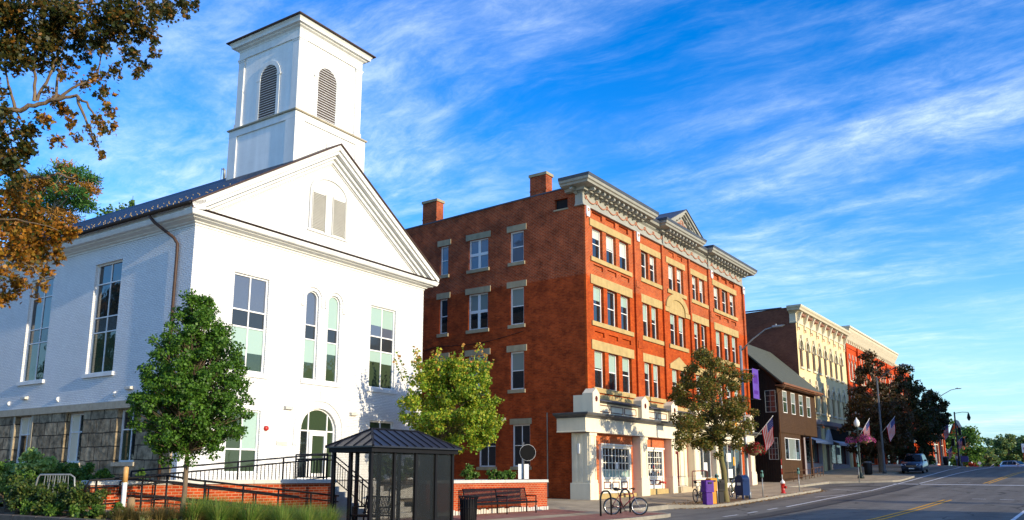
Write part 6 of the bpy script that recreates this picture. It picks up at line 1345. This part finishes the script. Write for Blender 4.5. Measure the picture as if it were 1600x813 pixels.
# ------------------------------------------------------------------ planting beds
def bedz(x, y): return float(np.interp(x, [8.7, 10.3, 16.5, 19], [.70, .70, .22, .15])) - .25 * max(0, min(1, (16.2 - y) / 2))
def sheet2(name, m, pts_x, pts_y, f):
    s = MB()
    for i in range(len(pts_x) - 1):
        for j in range(len(pts_y) - 1): s.quad(*[(x, y, f(x, y)) for x, y in ((pts_x[i], pts_y[j]), (pts_x[i + 1], pts_y[j]), (pts_x[i + 1], pts_y[j + 1]), (pts_x[i], pts_y[j + 1]))])
    return struct(s.build(name, m))
rng = lambda a, b, n: [a + (b - a) * k / n for k in range(n + 1)]
bump = lambda x, y: .04 * math.sin(x * 3.1 + y * 1.7) + .03 * math.sin(x * 7.3 - y * 5.1)
sheet2('planting_soil', 'soil', rng(8.82, 18.6, 30), rng(14.4, 17.5, 14), lambda x, y: bedz(x, y) + bump(x, y))
sheet2('planting_soil', 'soil', rng(8.82, 10.2, 6), rng(17.48, 48, 60), lambda x, y: .72 + .04 * (x - 8.8) + bump(x, y))
sheet2('planting_soil', 'soil', rng(10.15, 18.3, 16), rng(21.32, 48, 50), lambda x, y: .80 + .065 * (x - 8.8) + bump(x, y))
sheet2('planting_soil', 'soil', rng(21.5, 29, 8), rng(19.1, 28.5, 8), lambda x, y: 1.28 + .02 * math.sin(3 * x + y))
b = MB(); 
for k in range(18): b.bev(8.66, 8.81, 13.2 + k * 1.0, 14.19 + k * 1.0, 0, .77, .015)
struct(b.build('bed_kerb', 'dark_kerb'))
sheet2('path', 'dark_kerb', rng(-12, 8.67, 8), rng(13.2, 40, 8), lambda x, y: .56)
# ------------------------------------------------------------------ trees
PEAR = [(0, .45), (.10, .80), (.24, 1), (.40, 1), (.55, .85), (.70, .64), (.85, .40), (1, .14)]
tree('pear_tree', 'young upright green tree with a thin trunk in front of the church ramp', (10.95, 16.52, .35), 1.75, .058, (10.98, 16.52, 3.86), (1.33, 1.33, 1.78), PEAR, 620, .17, 50000, .052, 'leaf_pear', 'bark', 5, inner=.1)
VASE = [(0, .35), (.15, .8), (.35, 1), (.6, .95), (.8, .75), (1, .45)]
yt = tree('yellow_green_tree', 'bushy yellow-green tree between the church and the red brick block', (29.65, 24.65, 1.2), 1.5, .08, (29.85, 24.5, 4.75), (2.35, 2.35, 2.0), VASE, 200, .40, 34000, .098, 'leaf_yellow', 'bark', 11, inner=.1)
g = np.random.default_rng(5); sp = []
for k in range(44):                                     # long leafy shoots
    a = g.uniform(0, 6.283); rr = g.uniform(.2, 1.0); p0 = np.array([math.cos(a) * rr * 1.9, math.sin(a) * rr * 1.9, 4.7 + g.uniform(-.5, .6) - rr * .4]); d = np.array([math.cos(a) * rr * .5, math.sin(a) * rr * .5, 1.0]); l = g.uniform(.9, 1.55)
    for q in np.linspace(0, 1, 36): sp.append(p0 + d * l * q + g.normal(size=3) * .07 * (1.15 - q))
sp = np.array(sp); leaf_mesh('leafy_shoots', sp, .12, ['leaf_yellow', 'leaf_tip'], yt, 3, mi=(g.uniform(size=len(sp)) < np.clip((sp[:, 2] - 4.9) * .5, 0, .6)).astype(int))
ROUND = [(0, .35), (.12, .72), (.3, .98), (.5, 1), (.7, .86), (.87, .58), (1, .18)]
tree('street_tree', 'street tree with a mossy leaning trunk and olive-brown leaves by the newspaper boxes', (40.95, 15.72, pave(40.9, 15.7)), 3.1, .15, (40.0, 15.9, 5.35), (2.1, 2.1, 2.65), ROUND, 120, .40, 25000, .092, 'leaf_street', 'bark_moss', 21, lean=(-.35, .05), inner=.15,
     extra=[(37.6, 16.1, 3.9, .55), (37.1, 16.2, 3.5, .5), (36.6, 16.1, 3.2, .45), (36.3, 16.1, 2.95, .35), (38.2, 16.0, 4.2, .5), (37.0, 16.0, 4.2, .4), (41.8, 15.6, 7.2, .5), (42.4, 15.6, 5.2, .5), (42.9, 15.7, 4.6, .35)])
DK = [(0, .5), (.12, .85), (.3, 1), (.5, .95), (.7, .72), (.88, .4), (1, .12)]
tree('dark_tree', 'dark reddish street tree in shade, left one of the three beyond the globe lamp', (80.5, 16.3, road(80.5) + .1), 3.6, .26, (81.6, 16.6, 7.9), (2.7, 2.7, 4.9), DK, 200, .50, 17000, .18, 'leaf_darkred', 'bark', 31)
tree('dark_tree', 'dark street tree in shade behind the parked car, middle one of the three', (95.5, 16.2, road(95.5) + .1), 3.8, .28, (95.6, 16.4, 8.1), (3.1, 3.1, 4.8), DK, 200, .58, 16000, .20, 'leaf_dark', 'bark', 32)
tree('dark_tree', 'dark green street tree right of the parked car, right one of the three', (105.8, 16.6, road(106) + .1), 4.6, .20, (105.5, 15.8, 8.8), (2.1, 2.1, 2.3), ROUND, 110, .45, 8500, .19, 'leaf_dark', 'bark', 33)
tree('green_tree', 'mid green tree behind the traffic light mast at the crest', (168, 20.4, 2.2), 2.6, .25, (168, 20.4, 7.2), (3.2, 3.2, 4.4), ROUND, 70, 1.0, 5000, .38, 'leaf_shrub', 'bark', 34)
for k, (x, y, z, r_) in enumerate(FAR):
    gz = -2.0; big = r_ > 2
    if k == 0: z, r_ = z - 1.6, 1.9
    tree('far_tree' if big else 'far_bush', ['broad far green tree, leftmost beyond the crest', 'tall far green tree, second beyond the crest', 'far green tree, third beyond the crest', 'far yellowing tree at the right edge above the silver car', 'far green tree mostly outside the right edge', 'low yellow-green bush left of the broad far tree', 'low yellow-green bush below the broad far tree', 'low far bush beside the dark blue sign'][k],
         (x, y, gz), z - gz - r_ * .9, .22, (x, y, z - (.4 if big else .6)), (r_ * 1.3, r_ * 1.3, r_ * (1.3 if big else 1.5)), ROUND, 46, r_ * .33, 3600, .42, 'leaf_far', 'bark', 40 + k, 'trees beyond the crest', cat='tree' if big else 'bush', inner=.2)
# far pine and tree tops behind the church
t = thing('pine_tree', 'tall pine with green and rusty needles rising behind the church roof', 'tree', (31.5, 68.5, 0))
b = MB(); b.tube([(0, 0, 0), (.1, -.2, 12), (-.1, 0, 27.0)], [.45, .3, .06], 8)
cs = [(x - 31.5, y - 68.5, z) for x, y, z, r_ in PINE]; rs = [r_ * 1.25 for *_, r_ in PINE]
for c in cs: b.tube([(0, -.1, c[2] - .8), (c[0] * .6, c[1] * .6, c[2] - .2), c], [.10, .07, .03], 5, cap=False)
b.build('trunk', 'bark_pale', t, True)
pts, d = clumps(cs, [r_ * 1.05 for r_ in rs], 12000, 9); g = np.random.default_rng(9); zc_ = np.array([c[2] for c in cs]); nr = np.argmin(((pts[:, None, :] - np.array(cs)[None]) ** 2).sum(2), 1); pts[:, 2] = zc_[nr] + (pts[:, 2] - zc_[nr]) * .62
cl = np.argmin(((pts[:, None, :] - np.array(cs)[None]) ** 2).sum(2), 1); rust = (np.sin(pts[:, 2] * 2.6 + pts[:, 0] * .9) > -.05) & (g.uniform(size=len(pts)) < .78)
leaf_mesh('crown', pts, .36, ['leaf_pine', 'leaf_pine_rust'], t, 9, 'needle', mi=rust.astype(int))
t = thing('background_tree', 'tip of a small green tree just showing above the church roof', 'tree', (TOPS[1][0], TOPS[1][1], 0))
o0 = np.array([TOPS[1][0], TOPS[1][1], 0]); cs = [np.array(p[:3]) - o0 for p in TOPS]
b = MB(); b.tube([(0, 0, 0), (0, 0, 19), (0, 0, cs[1][2])], [.3, .15, .02], 8); b.build('trunk', 'bark', t, True)
pts, d = clumps([c - np.array([0, 0, .3 * k]) for c in cs for k in range(4)], [.35 + .12 * k for c in cs for k in range(4)], 700, 4); leaf_mesh('crown', pts, .20, 'leaf_shrub', t, 4)
# maple overhead at the left
t = thing('maple_tree', 'big autumn maple with orange and brown leaves hanging in from the top left', 'tree', (5.6, 19.5, .5))
O = np.array([5.6, 19.5, .5]); b = MB()
b.tube([(0, 0, -.6), (0, 0, .2), (.1, -.1, 3), (.3, -.3, 6.0), (.5, -.5, 9), (.7, -.6, 13)], [.5, .36, .31, .26, .18, .06], 12)
b.build('trunk', 'bark', t, True)
for q, lm in enumerate(LIMBS):
    b = MB(); p = [np.array(v) - O for v in lm]
    if q in (0, 1, 4): p = [np.array([.4, -.4, p[0][2] - .8])] + p
    n = len(p); r0 = .075 if q in (0, 1, 4) else .032
    fine = []
    for i in range(n - 1):
        for k in range(4): fine.append(p[i] + (p[i + 1] - p[i]) * k / 4 + (np.random.default_rng(q * 50 + i * 4 + k).normal(size=3) * .018))
    fine.append(p[-1]); m_ = len(fine); b.tube(fine, [r0 * (1 - .85 * i / (m_ - 1)) + .005 for i in range(m_)], 7, cap=False)
    b.build('limb', 'bark', t, True)
def crown(keys, mats, dens, sz, seed, name='crown'):
    cs, rs, w_ = [], [], []
    for k in keys:
        for x, y, z, r_ in MAPLE[k]: cs.append(np.array([x, y, z]) - O); rs.append(r_)
    n = int(sum(r_ * r_ for r_ in rs) * dens); g = np.random.default_rng(seed); rs = np.array(rs); idx = g.choice(len(cs), n, p=rs ** 2 / (rs ** 2).sum())
    sub = g.normal(size=(len(cs), 9, 3)) * .40; pick = sub[idx, g.integers(0, 9, n)]
    pts = np.array(cs)[idx] + (pick + g.normal(size=(n, 3)) * .18) * rs[idx][:, None]
    mi = (g.uniform(size=n) < .3).astype(int) if len(mats) > 1 else None
    leaf_mesh(name, pts, sz, mats, t, seed, 'maple', up=.6, mi=mi)
crown(['dark', 'mass'], ['leaf_maple_shaded', 'leaf_maple'], 2600, .080, 1); crown(['brown'], ['leaf_maple_shaded', 'leaf_maple'], 3000, .078, 2); crown(['sparse'], ['leaf_maple', 'leaf_maple_orange'], 2000, .078, 3); crown(['orangeS', 'orange'], ['leaf_maple_orange', 'leaf_maple'], 3000, .080, 4)
g = np.random.default_rng(8)
for k in ('sparse', 'orangeS', 'brown'):
    for x, y, z, r_ in MAPLE[k]:
        c = np.array([x, y, z]) - O
        tw = MB()
        for q in range(3):
            d = g.normal(size=3); d /= np.linalg.norm(d); tw.tube([c + d * r_ * .9, c + d * r_ * .3 + g.normal(size=3) * .05, c - d * r_ * .8], [.004, .009, .006], 4, cap=False)
        tw.build('twig', 'bark', t)
# big trees left of the view, mirrored in the side windows
for k, (x, y) in enumerate(((-3, 56), (-9, 74), (3, 88))):
    tree('shade_tree', 'large green tree beyond the left edge, mirrored in the church side windows', (x, y, .6), 5, .35, (x, y, 10.5), (6.2, 6.2, 8.5), ROUND, 60, 2.0, 3500, .7, 'leaf_dark', 'bark', 300 + k, 'trees left of the church', limbs=False)
# tree across the street whose shadow crosses the road
tree('street_tree', 'small street tree on the opposite kerb, outside the right edge', (45.6, -7.2, .3), 2.2, .1, (45.6, -7.2, 4.0), (1.0, 1.0, 1.6), ROUND, 30, .35, 1800, .14, 'leaf_street', 'bark', 77)
# ------------------------------------------------------------------ shrubs, grasses
def shrub(name, label, p, r_, mat_, n, ls, seed, group=None, sq=1.0, cat='shrub', base=None):
    z0 = base if base is not None else p[2] - r_ * 1.1
    t = thing(name, label, cat, (p[0], p[1], z0), 0, group); h = p[2] + r_ * sq - z0; rt = random.Random(seed); cs, rs = [], []
    for k in range(16):
        a = rt.uniform(0, 6.283); q = math.sqrt(rt.random()) * r_ * .8; f = rt.uniform(.25, .95); cs.append((math.cos(a) * q, math.sin(a) * q, h * f * (1 - .25 * q / r_))); rs.append(r_ * rt.uniform(.28, .46))
    b = MB()
    for c in cs[:9]: b.tube([(0, 0, 0), (c[0] * .5, c[1] * .5, c[2] * .55), c], [.014, .010, .004], 5, cap=False)
    b.build('stems', 'bark', t); pts, d = clumps(cs, rs, n, seed, .3); pts[:, 2] = np.maximum(pts[:, 2], .02)
    leaf_mesh('foliage', pts, ls, mat_, t, seed, norm=d * .5); return t
LB = 'shrubs in the bed left of the ramp'
for k, p in enumerate(SHR): shrub('green_shrub', 'green shrub in the planting bed below the grey stone basement', p[:3], p[3] * 1.2, 'leaf_shrub', 3000, .060, 60 + k, LB, base=.85)
for k, p in enumerate(SHRP): shrub('plume_grass', 'pale green plumed shrub below the amber toned basement window', p[:3], p[3] * 1.15, 'leaf_plume', 2600, .085, 80 + k, 'pale plumed shrubs', base=.85)
for k, p in enumerate(SHRD): shrub('dark_shrub', 'dark low shrub along the front of the bed left of the marker post', (p[0] + .25, p[1], p[2]), p[3] * 1.25, 'leaf_shrub_dark', 3600, .046, 90 + k, 'dark shrubs along the bed', base=.68)
for k, p in enumerate(SHRL): shrub('low_plant', 'low leafy plant just behind the bed kerb at the bottom left', (p[0] + .28, p[1], p[2] + .05), p[3] * 1.2, 'leaf_shrub', 800, .045, 110 + k, 'low plants behind the bed kerb', base=.70)
for k, p in enumerate(PL): shrub('round_shrub', ['widest round shrub above the bench on the garden wall', 'round shrub in the middle of the garden wall', 'round shrub left of the round dark sign'][k], (p[0], p[1] + (.4 if k == 2 else 0), p[2]), p[3] * 1.1, 'leaf_shrub', 1800, .055, 120 + k, base=1.26)
for k, p in enumerate(STEPSHR): shrub('terrace_shrub', 'dark green shrub beside the granite steps, seen through the shelter screens', p[:3], p[3], 'leaf_shrub_dark', 1100, .08, 130 + k, 'shrubs beside the steps', base=1.26)
shrub('far_shrub', 'small yellow-green shrub by the seated person beyond the car', (121.5, 18.9, 3.5), .9, 'leaf_shrub', 500, .16, 140, base=2.8)
shrub('far_shrub', 'dark red low planting at the crest below the dark blue sign', (146, 16.4, 3.0), .8, 'petal_red', 400, .16, 141, base=2.3)
def tuft(p, label, group, mat_, n, h, seed, spread=.3):
    g = np.random.default_rng(seed); V, F = [], []
    for k in range(n):
        a = g.uniform(0, 6.283); r0 = g.uniform(0, .14); hh = h * g.uniform(.55, 1.15); ln = g.uniform(.1, 1.0) * spread * 1.6; w_ = g.uniform(.004, .009)
        o = np.array([math.cos(a) * r0, math.sin(a) * r0, 0]); d = np.array([math.cos(a), math.sin(a), 0]); s_ = np.array([-d[1], d[0], 0]); i0 = len(V)
        for f in (0, .4, .75, 1.0):
            c = o + d * ln * f ** 1.8 + np.array([0, 0, hh * (f - .28 * ln * f ** 2.6)]); ww = w_ * (1 - f * .9); V += [tuple(c - s_ * ww), tuple(c + s_ * ww)]
        F += [(i0 + 2 * q, i0 + 2 * q + 1, i0 + 2 * q + 3, i0 + 2 * q + 2) for q in range(3)]
    me = bpy.data.meshes.new('grass_tuft'); me.from_pydata(V, [], F); me.materials.append(MATS[mat_]); o = link('grass_tuft', me, None, p); return tag(o, label, 'ornamental grass', group)
for k, p in enumerate(GRG): tuft((p[0], p[1], bedz(p[0], p[1])), 'green arching ornamental grass in the bed between the young tree and the shelter', 'green grasses in front of the ramp', 'grass_blade', 460, .60, 200 + k, .36)
for k, p in enumerate(GRD): tuft((p[0], p[1], bedz(p[0], p[1])), 'dry brownish grass tuft near the white marker post', 'dry grasses by the marker post', 'grass_dry', 240, .34, 230 + k, .34)
g = np.random.default_rng(12); p = np.column_stack([g.uniform(8.9, 18, 2600), g.uniform(14.6, 17.4, 2600), np.zeros(2600)]); p[:, 2] = [bedz(x, y) + bump(x, y) + .03 for x, y in p[:, :2]]
tag(leaf_mesh('ground_cover', p, .09, ['leaf_shrub_dark', 'grass_dry'], None, 12, up=1.2, mi=(g.uniform(size=2600) < .4).astype(int)), 'low ground cover and dry leaves over the soil of the bed', 'ground cover', None, 'stuff')
q = []
for k in range(900):
    if k < 260: x, y = g.uniform(36.8, 40.2), g.normal(16.2, .5)
    else: x = g.uniform(37, 58); y = edge(x) - abs(g.normal(0, .22)) + .05
    q.append((x, y, (pave(x, y) if y > edge(x) else road(x)) + .015))
tag(leaf_mesh('fallen_leaves', np.array(q), .075, 'leaf_litter', None, 14, up=3), 'fallen orange leaves along the gutter and on the pavement', 'fallen leaves', None, 'stuff')
# ------------------------------------------------------------------ car
def loft(b, secs, m=0, cap=True):
    """secs: list of (x, [(y, z), ...]) closed outlines"""
    n = len(secs[0][1]); V = [(x, y, z) for x, o in secs for y, z in o]
    F = [(i * n + k, i * n + (k + 1) % n, (i + 1) * n + (k + 1) % n, (i + 1) * n + k) for i in range(len(secs) - 1) for k in range(n)]
    if cap: F += [tuple(range(n - 1, -1, -1)), tuple(range((len(secs) - 1) * n, len(secs) * n))]
    b.add(V, F, m)
def car(label, loc, rz, paint):
    t = thing('parked_car', label, 'car', loc, rz)
    def sec(x, zl, zh, w_, tum=.06): return (x, [(-w_ + .10, zl), (w_ - .10, zl), (w_, zl + .14), (w_ + .01, (zl + zh) / 2), (w_ - tum, zh - .06), (w_ - tum - .10, zh), (-w_ + tum + .10, zh), (-w_ + tum, zh - .06), (-w_ - .01, (zl + zh) / 2), (-w_, zl + .14)])
    b = MB(); loft(b, [sec(-2.27, .42, .74, .72), sec(-2.20, .28, .88, .82), sec(-1.9, .24, .98, .88), sec(-1.2, .24, 1.07, .90), sec(0, .24, 1.10, .91), sec(1.4, .24, 1.12, .91), sec(2.05, .28, 1.12, .87), sec(2.25, .45, .98, .78)]); b.build('body', paint, t, True)
    b = MB(); loft(b, [(-1.22, [(-.78, 1.04), (.78, 1.04), (.76, 1.07), (-.76, 1.07)]), (-.42, [(-.80, 1.05), (.80, 1.05), (.60, 1.63), (-.60, 1.63)]), (.2, [(-.81, 1.05), (.81, 1.05), (.63, 1.70), (-.63, 1.70)]), (1.3, [(-.81, 1.05), (.81, 1.05), (.62, 1.69), (-.62, 1.69)]), (1.75, [(-.80, 1.05), (.80, 1.05), (.58, 1.60), (-.58, 1.60)]), (2.12, [(-.77, 1.05), (.77, 1.05), (.74, 1.1), (-.74, 1.1)])]); cabin = b.build('cabin', paint, t, True)
    b = MB(); b.add([(-1.215, -.70, 1.09), (-1.215, .70, 1.09), (-.435, .56, 1.615), (-.435, -.56, 1.615)], [(0, 1, 2, 3)]); b.V = [(x - .03, y, z + .035) for x, y, z in b.V]; b.build('windscreen', 'car_glass', cabin)
    for s_ in (-1, 1):
        for pts in (((-.88, 1.10), (-.06, 1.10), (-.06, 1.62), (-.40, 1.58)), ((0, 1.10), (.82, 1.10), (.82, 1.64), (0, 1.63)), ((.9, 1.10), (1.75, 1.12), (1.55, 1.56), (.9, 1.63))):
            b = MB(); b.poly([(x, s_ * (.835 - .19 * (z - 1.05) / .63), z) for x, z in pts]); b.build('side_window', 'car_glass', cabin)
        for x in (-1.38, 1.36):
            b = MB(); c = (x, s_ * .80, .34); b.torus(c, (0, 1, 0), .25, .095, 26, 8); wl = b.build('wheel', 'black_rubber', t, True)
            b = MB(); b.tube([(x, s_ * .78, .34), (x, s_ * .885, .34)], .19, 16)
            b.build('rim', 'galvanised', wl); b = MB(); b.tube([(x, s_ * .55, .34), (x, s_ * .935, .34)], .375, 20); 
            if False: b.build('arch', 'black_rubber', t)
        b = MB(); b.add([(-2.245, s_ * .40, .72), (-2.215, s_ * .80, .76), (-1.98, s_ * .86, .95), (-2.19, s_ * .45, .875), (-2.10, s_ * .83, .90)], [(0, 1, 4, 3), (1, 2, 4)]); b.V = [(x - .035, y * 1.012, z) for x, y, z in b.V]; b.build('headlight', 'headlight', t)
        b = MB(); b.box(2.05, 2.262, s_ * .80 - .06, s_ * .80 + .06, .75, 1.05); b.build('tail_light', 'red_paint', t)
        b = MB(); b.bev(-.86, -.70, s_ * 1.0 - .10, s_ * 1.0 + .10, 1.06, 1.22, .03); b.tube([(-.78, s_ * .84, 1.10), (-.78, s_ * .95, 1.12)], .025, 6); b.build('mirror', paint, t)
    b = MB(); b.box(-2.31, -2.2, -.42, .42, .60, .80); b.box(-2.31, -2.2, -.62, .62, .36, .50); b.build('grille', 'black_rubber', t); b = MB(); b.box(-2.322, -2.311, -.42, .42, .69, .72); b.build('grille_bar', 'chrome', t)
    b = MB(); b.box(-2.33, -2.312, -.22, .22, .44, .54); b.build('number_plate', 'sign_white', t)
    b = MB(); b.tube([(-.2, -.55, 1.72), (1.4, -.55, 1.72)], .02, 6); b.tube([(-.2, .55, 1.72), (1.4, .55, 1.72)], .02, 6); b.build('roof_rack', 'black_metal', cabin); return t
c1_ = car('dark blue-grey car parked at the kerb under the dark trees', (83.6, 14.1, road(83.6)), 0, 'car_paint'); c1_.rotation_euler = (0, -.05, R(2))
car('far silver car at the right edge beyond the crest', (151, 11.2, road(151)), R(60), 'car_silver')
# ------------------------------------------------------------------ far signs and people
t = thing('blue_sign', 'small dark blue sign on a post at the crest of the road', 'sign', (148.5, 18.3, 2.3)); b = MB(); b.tube([(0, 0, 0), (0, 0, 2.6)], .09, 8); b.build('post', 'mail_blue', t); b = MB(); b.box(-.1, .05, -1.0, 0, 1.4, 2.3); b.build('panel', 'flag_blue', t)
t = thing('round_marker', 'small white round marker beside the far hydrant at the crest', 'sign', (149.1, 15.9, 2.2)); b = MB(); b.tube([(0, 0, 0), (0, 0, 1.2)], .03, 6); b.build('post', 'galvanised', t); b = MB(MB().T); b.tube([(-.05, 0, 1.3), (-.03, 0, 1.3)], .25, 16); b.build('panel', 'sign_white', t)
t = thing('red_sign', 'red and white sign cut by the right edge of the photo', 'sign', (66.95, 4.2, road(66)))
b = MB(); b.tube([(0, 0, 0), (0, 0, 2.9)], .04, 8); b.build('post', 'galvanised', t); b = MB(); b.box(-.03, .0, -.45, .3, 2.15, 2.75); b.build('panel', 'sign_white', t); b = MB(); b.box(-.032, .0, -.35, .25, 1.45, 2.1); b.build('lower_panel', 'red_paint', t); b = MB(); b.box(-.045, -.031, -.3, .2, 2.3, 2.5); b.build('stripe', 'red_paint', t)
t = thing('litter_bin', 'dark litter bin beside the seated person beyond the car', 'bin', (124.0, 17.2, pave(124, 17.2))); b = MB(); b.lathe([(.35, 0), (.40, .1), (.42, 1.1), (.36, 1.2)], n=16); b.build('drum', 'black_metal', t, True); b = MB(); b.lathe([(.44, 1.06), (.44, 1.16), (.3, 1.24)], n=16); b.build('rim', 'dark_grey', t, True)
t = thing('litter_bin', 'dark litter bin under the dark trees beside the lamp pole', 'bin', (76.5, 16.6, pave(76.5, 16.6))); b = MB(); b.lathe([(.28, 0), (.32, .1), (.33, 1.0), (.28, 1.1)], n=16); b.build('drum', 'black_metal', t, True); b = MB(); b.lathe([(.35, .98), (.35, 1.06), (.22, 1.14)], n=16); b.build('rim', 'dark_grey', t, True)
def skinned(name, verts, edges, rad, m, parent, root=0):
    me = bpy.data.meshes.new(name); me.from_pydata(verts, edges, []); me.materials.append(MATS[m]); o = link(name, me, parent)
    md = o.modifiers.new('skin', 'SKIN'); md.use_smooth_shade = True
    for i, sv in enumerate(me.skin_vertices[0].data): sv.radius = (rad[i], rad[i]); sv.use_root = (i == root)
    s2 = o.modifiers.new('sub', 'SUBSURF'); s2.levels = 1; s2.render_levels = 1; return o
def person(label, loc, rz, pose, top, leg):
    t = thing('person', label, 'person', loc, rz)
    if pose == 'stand':
        V = [(0, 0, .95), (0, 0, 1.2), (0, 0, 1.42), (0, 0, 1.52), (0, -.02, 1.66), (-.2, 0, 1.38), (-.25, .02, 1.1), (-.24, -.1, .86), (.2, 0, 1.38), (.25, .02, 1.1), (.24, -.1, .86), (-.10, 0, .9), (-.11, -.03, .5), (-.11, .02, .08), (.10, 0, .9), (.12, .06, .5), (.12, .10, .08), (-.11, -.14, .05), (.12, -.06, .05)]
    else:
        V = [(0, 0, .52), (0, .05, .8), (0, .0, 1.03), (0, -.03, 1.13), (0, -.06, 1.27), (-.2, .0, .99), (-.25, -.05, .74), (-.14, -.28, .62), (.2, .0, .99), (.25, -.05, .74), (.14, -.28, .62), (-.10, 0, .5), (-.12, -.42, .50), (-.12, -.44, .08), (.10, 0, .5), (.12, -.42, .50), (.12, -.40, .08), (-.12, -.58, .05), (.12, -.54, .05)]
    E = [(0, 1), (1, 2), (2, 3), (3, 4), (2, 5), (5, 6), (6, 7), (2, 8), (8, 9), (9, 10), (0, 11), (11, 12), (12, 13), (0, 14), (14, 15), (15, 16), (13, 17), (16, 18)]
    rd = [.13, .13, .13, .055, .10, .065, .045, .035, .065, .045, .035, .085, .06, .045, .085, .06, .045, .04, .04]
    skinned('body', V, E, rd, 'skin', t)
    ii = [0, 1, 2, 5, 6, 7, 8, 9, 10]; ix = {a: k for k, a in enumerate(ii)}
    skinned('jacket', [V[i] for i in ii], [(ix[a], ix[c]) for a, c in E if a in ix and c in ix], [rd[i] * 1.22 for i in ii], top, t)
    ii = [0, 11, 12, 13, 14, 15, 16]; ix = {a: k for k, a in enumerate(ii)}
    skinned('trousers', [V[i] for i in ii], [(ix[a], ix[c]) for a, c in E if a in ix and c in ix], [rd[i] * 1.22 for i in ii], leg, t)
    b = MB(); h = V[4]; b.lathe([(.03, -.06), (.11, -.02), (.115, .06), (.07, .13), (.01, .145)], (h[0], h[1] + .02, h[2]), 12); b.build('hair', 'hair', t, True); return t
person('person in dark clothes sitting on a low wall beyond the parked car', (122.4, 18.4, pave(122.4, 18.4) + .05), R(-60), 'sit', 'dark_cloth', 'dark_cloth')
person('person in blue jeans standing by the traffic light mast', (127.0, 16.1, pave(127, 16.1)), R(-80), 'stand', 'pale_cloth', 'denim')
t = thing('low_wall', 'short pale wall the seated person rests on', 'wall', (122.2, 18.6, pave(122, 18.6) - .1)); b = MB(); b.box(-.2, 5, 0, .45, 0, .5); b.build('wall_base', 'granite', t); b = MB(); b.bev(-.25, 5.05, -.04, .49, .503, .56, .01); b.build('cap', 'granite', t)
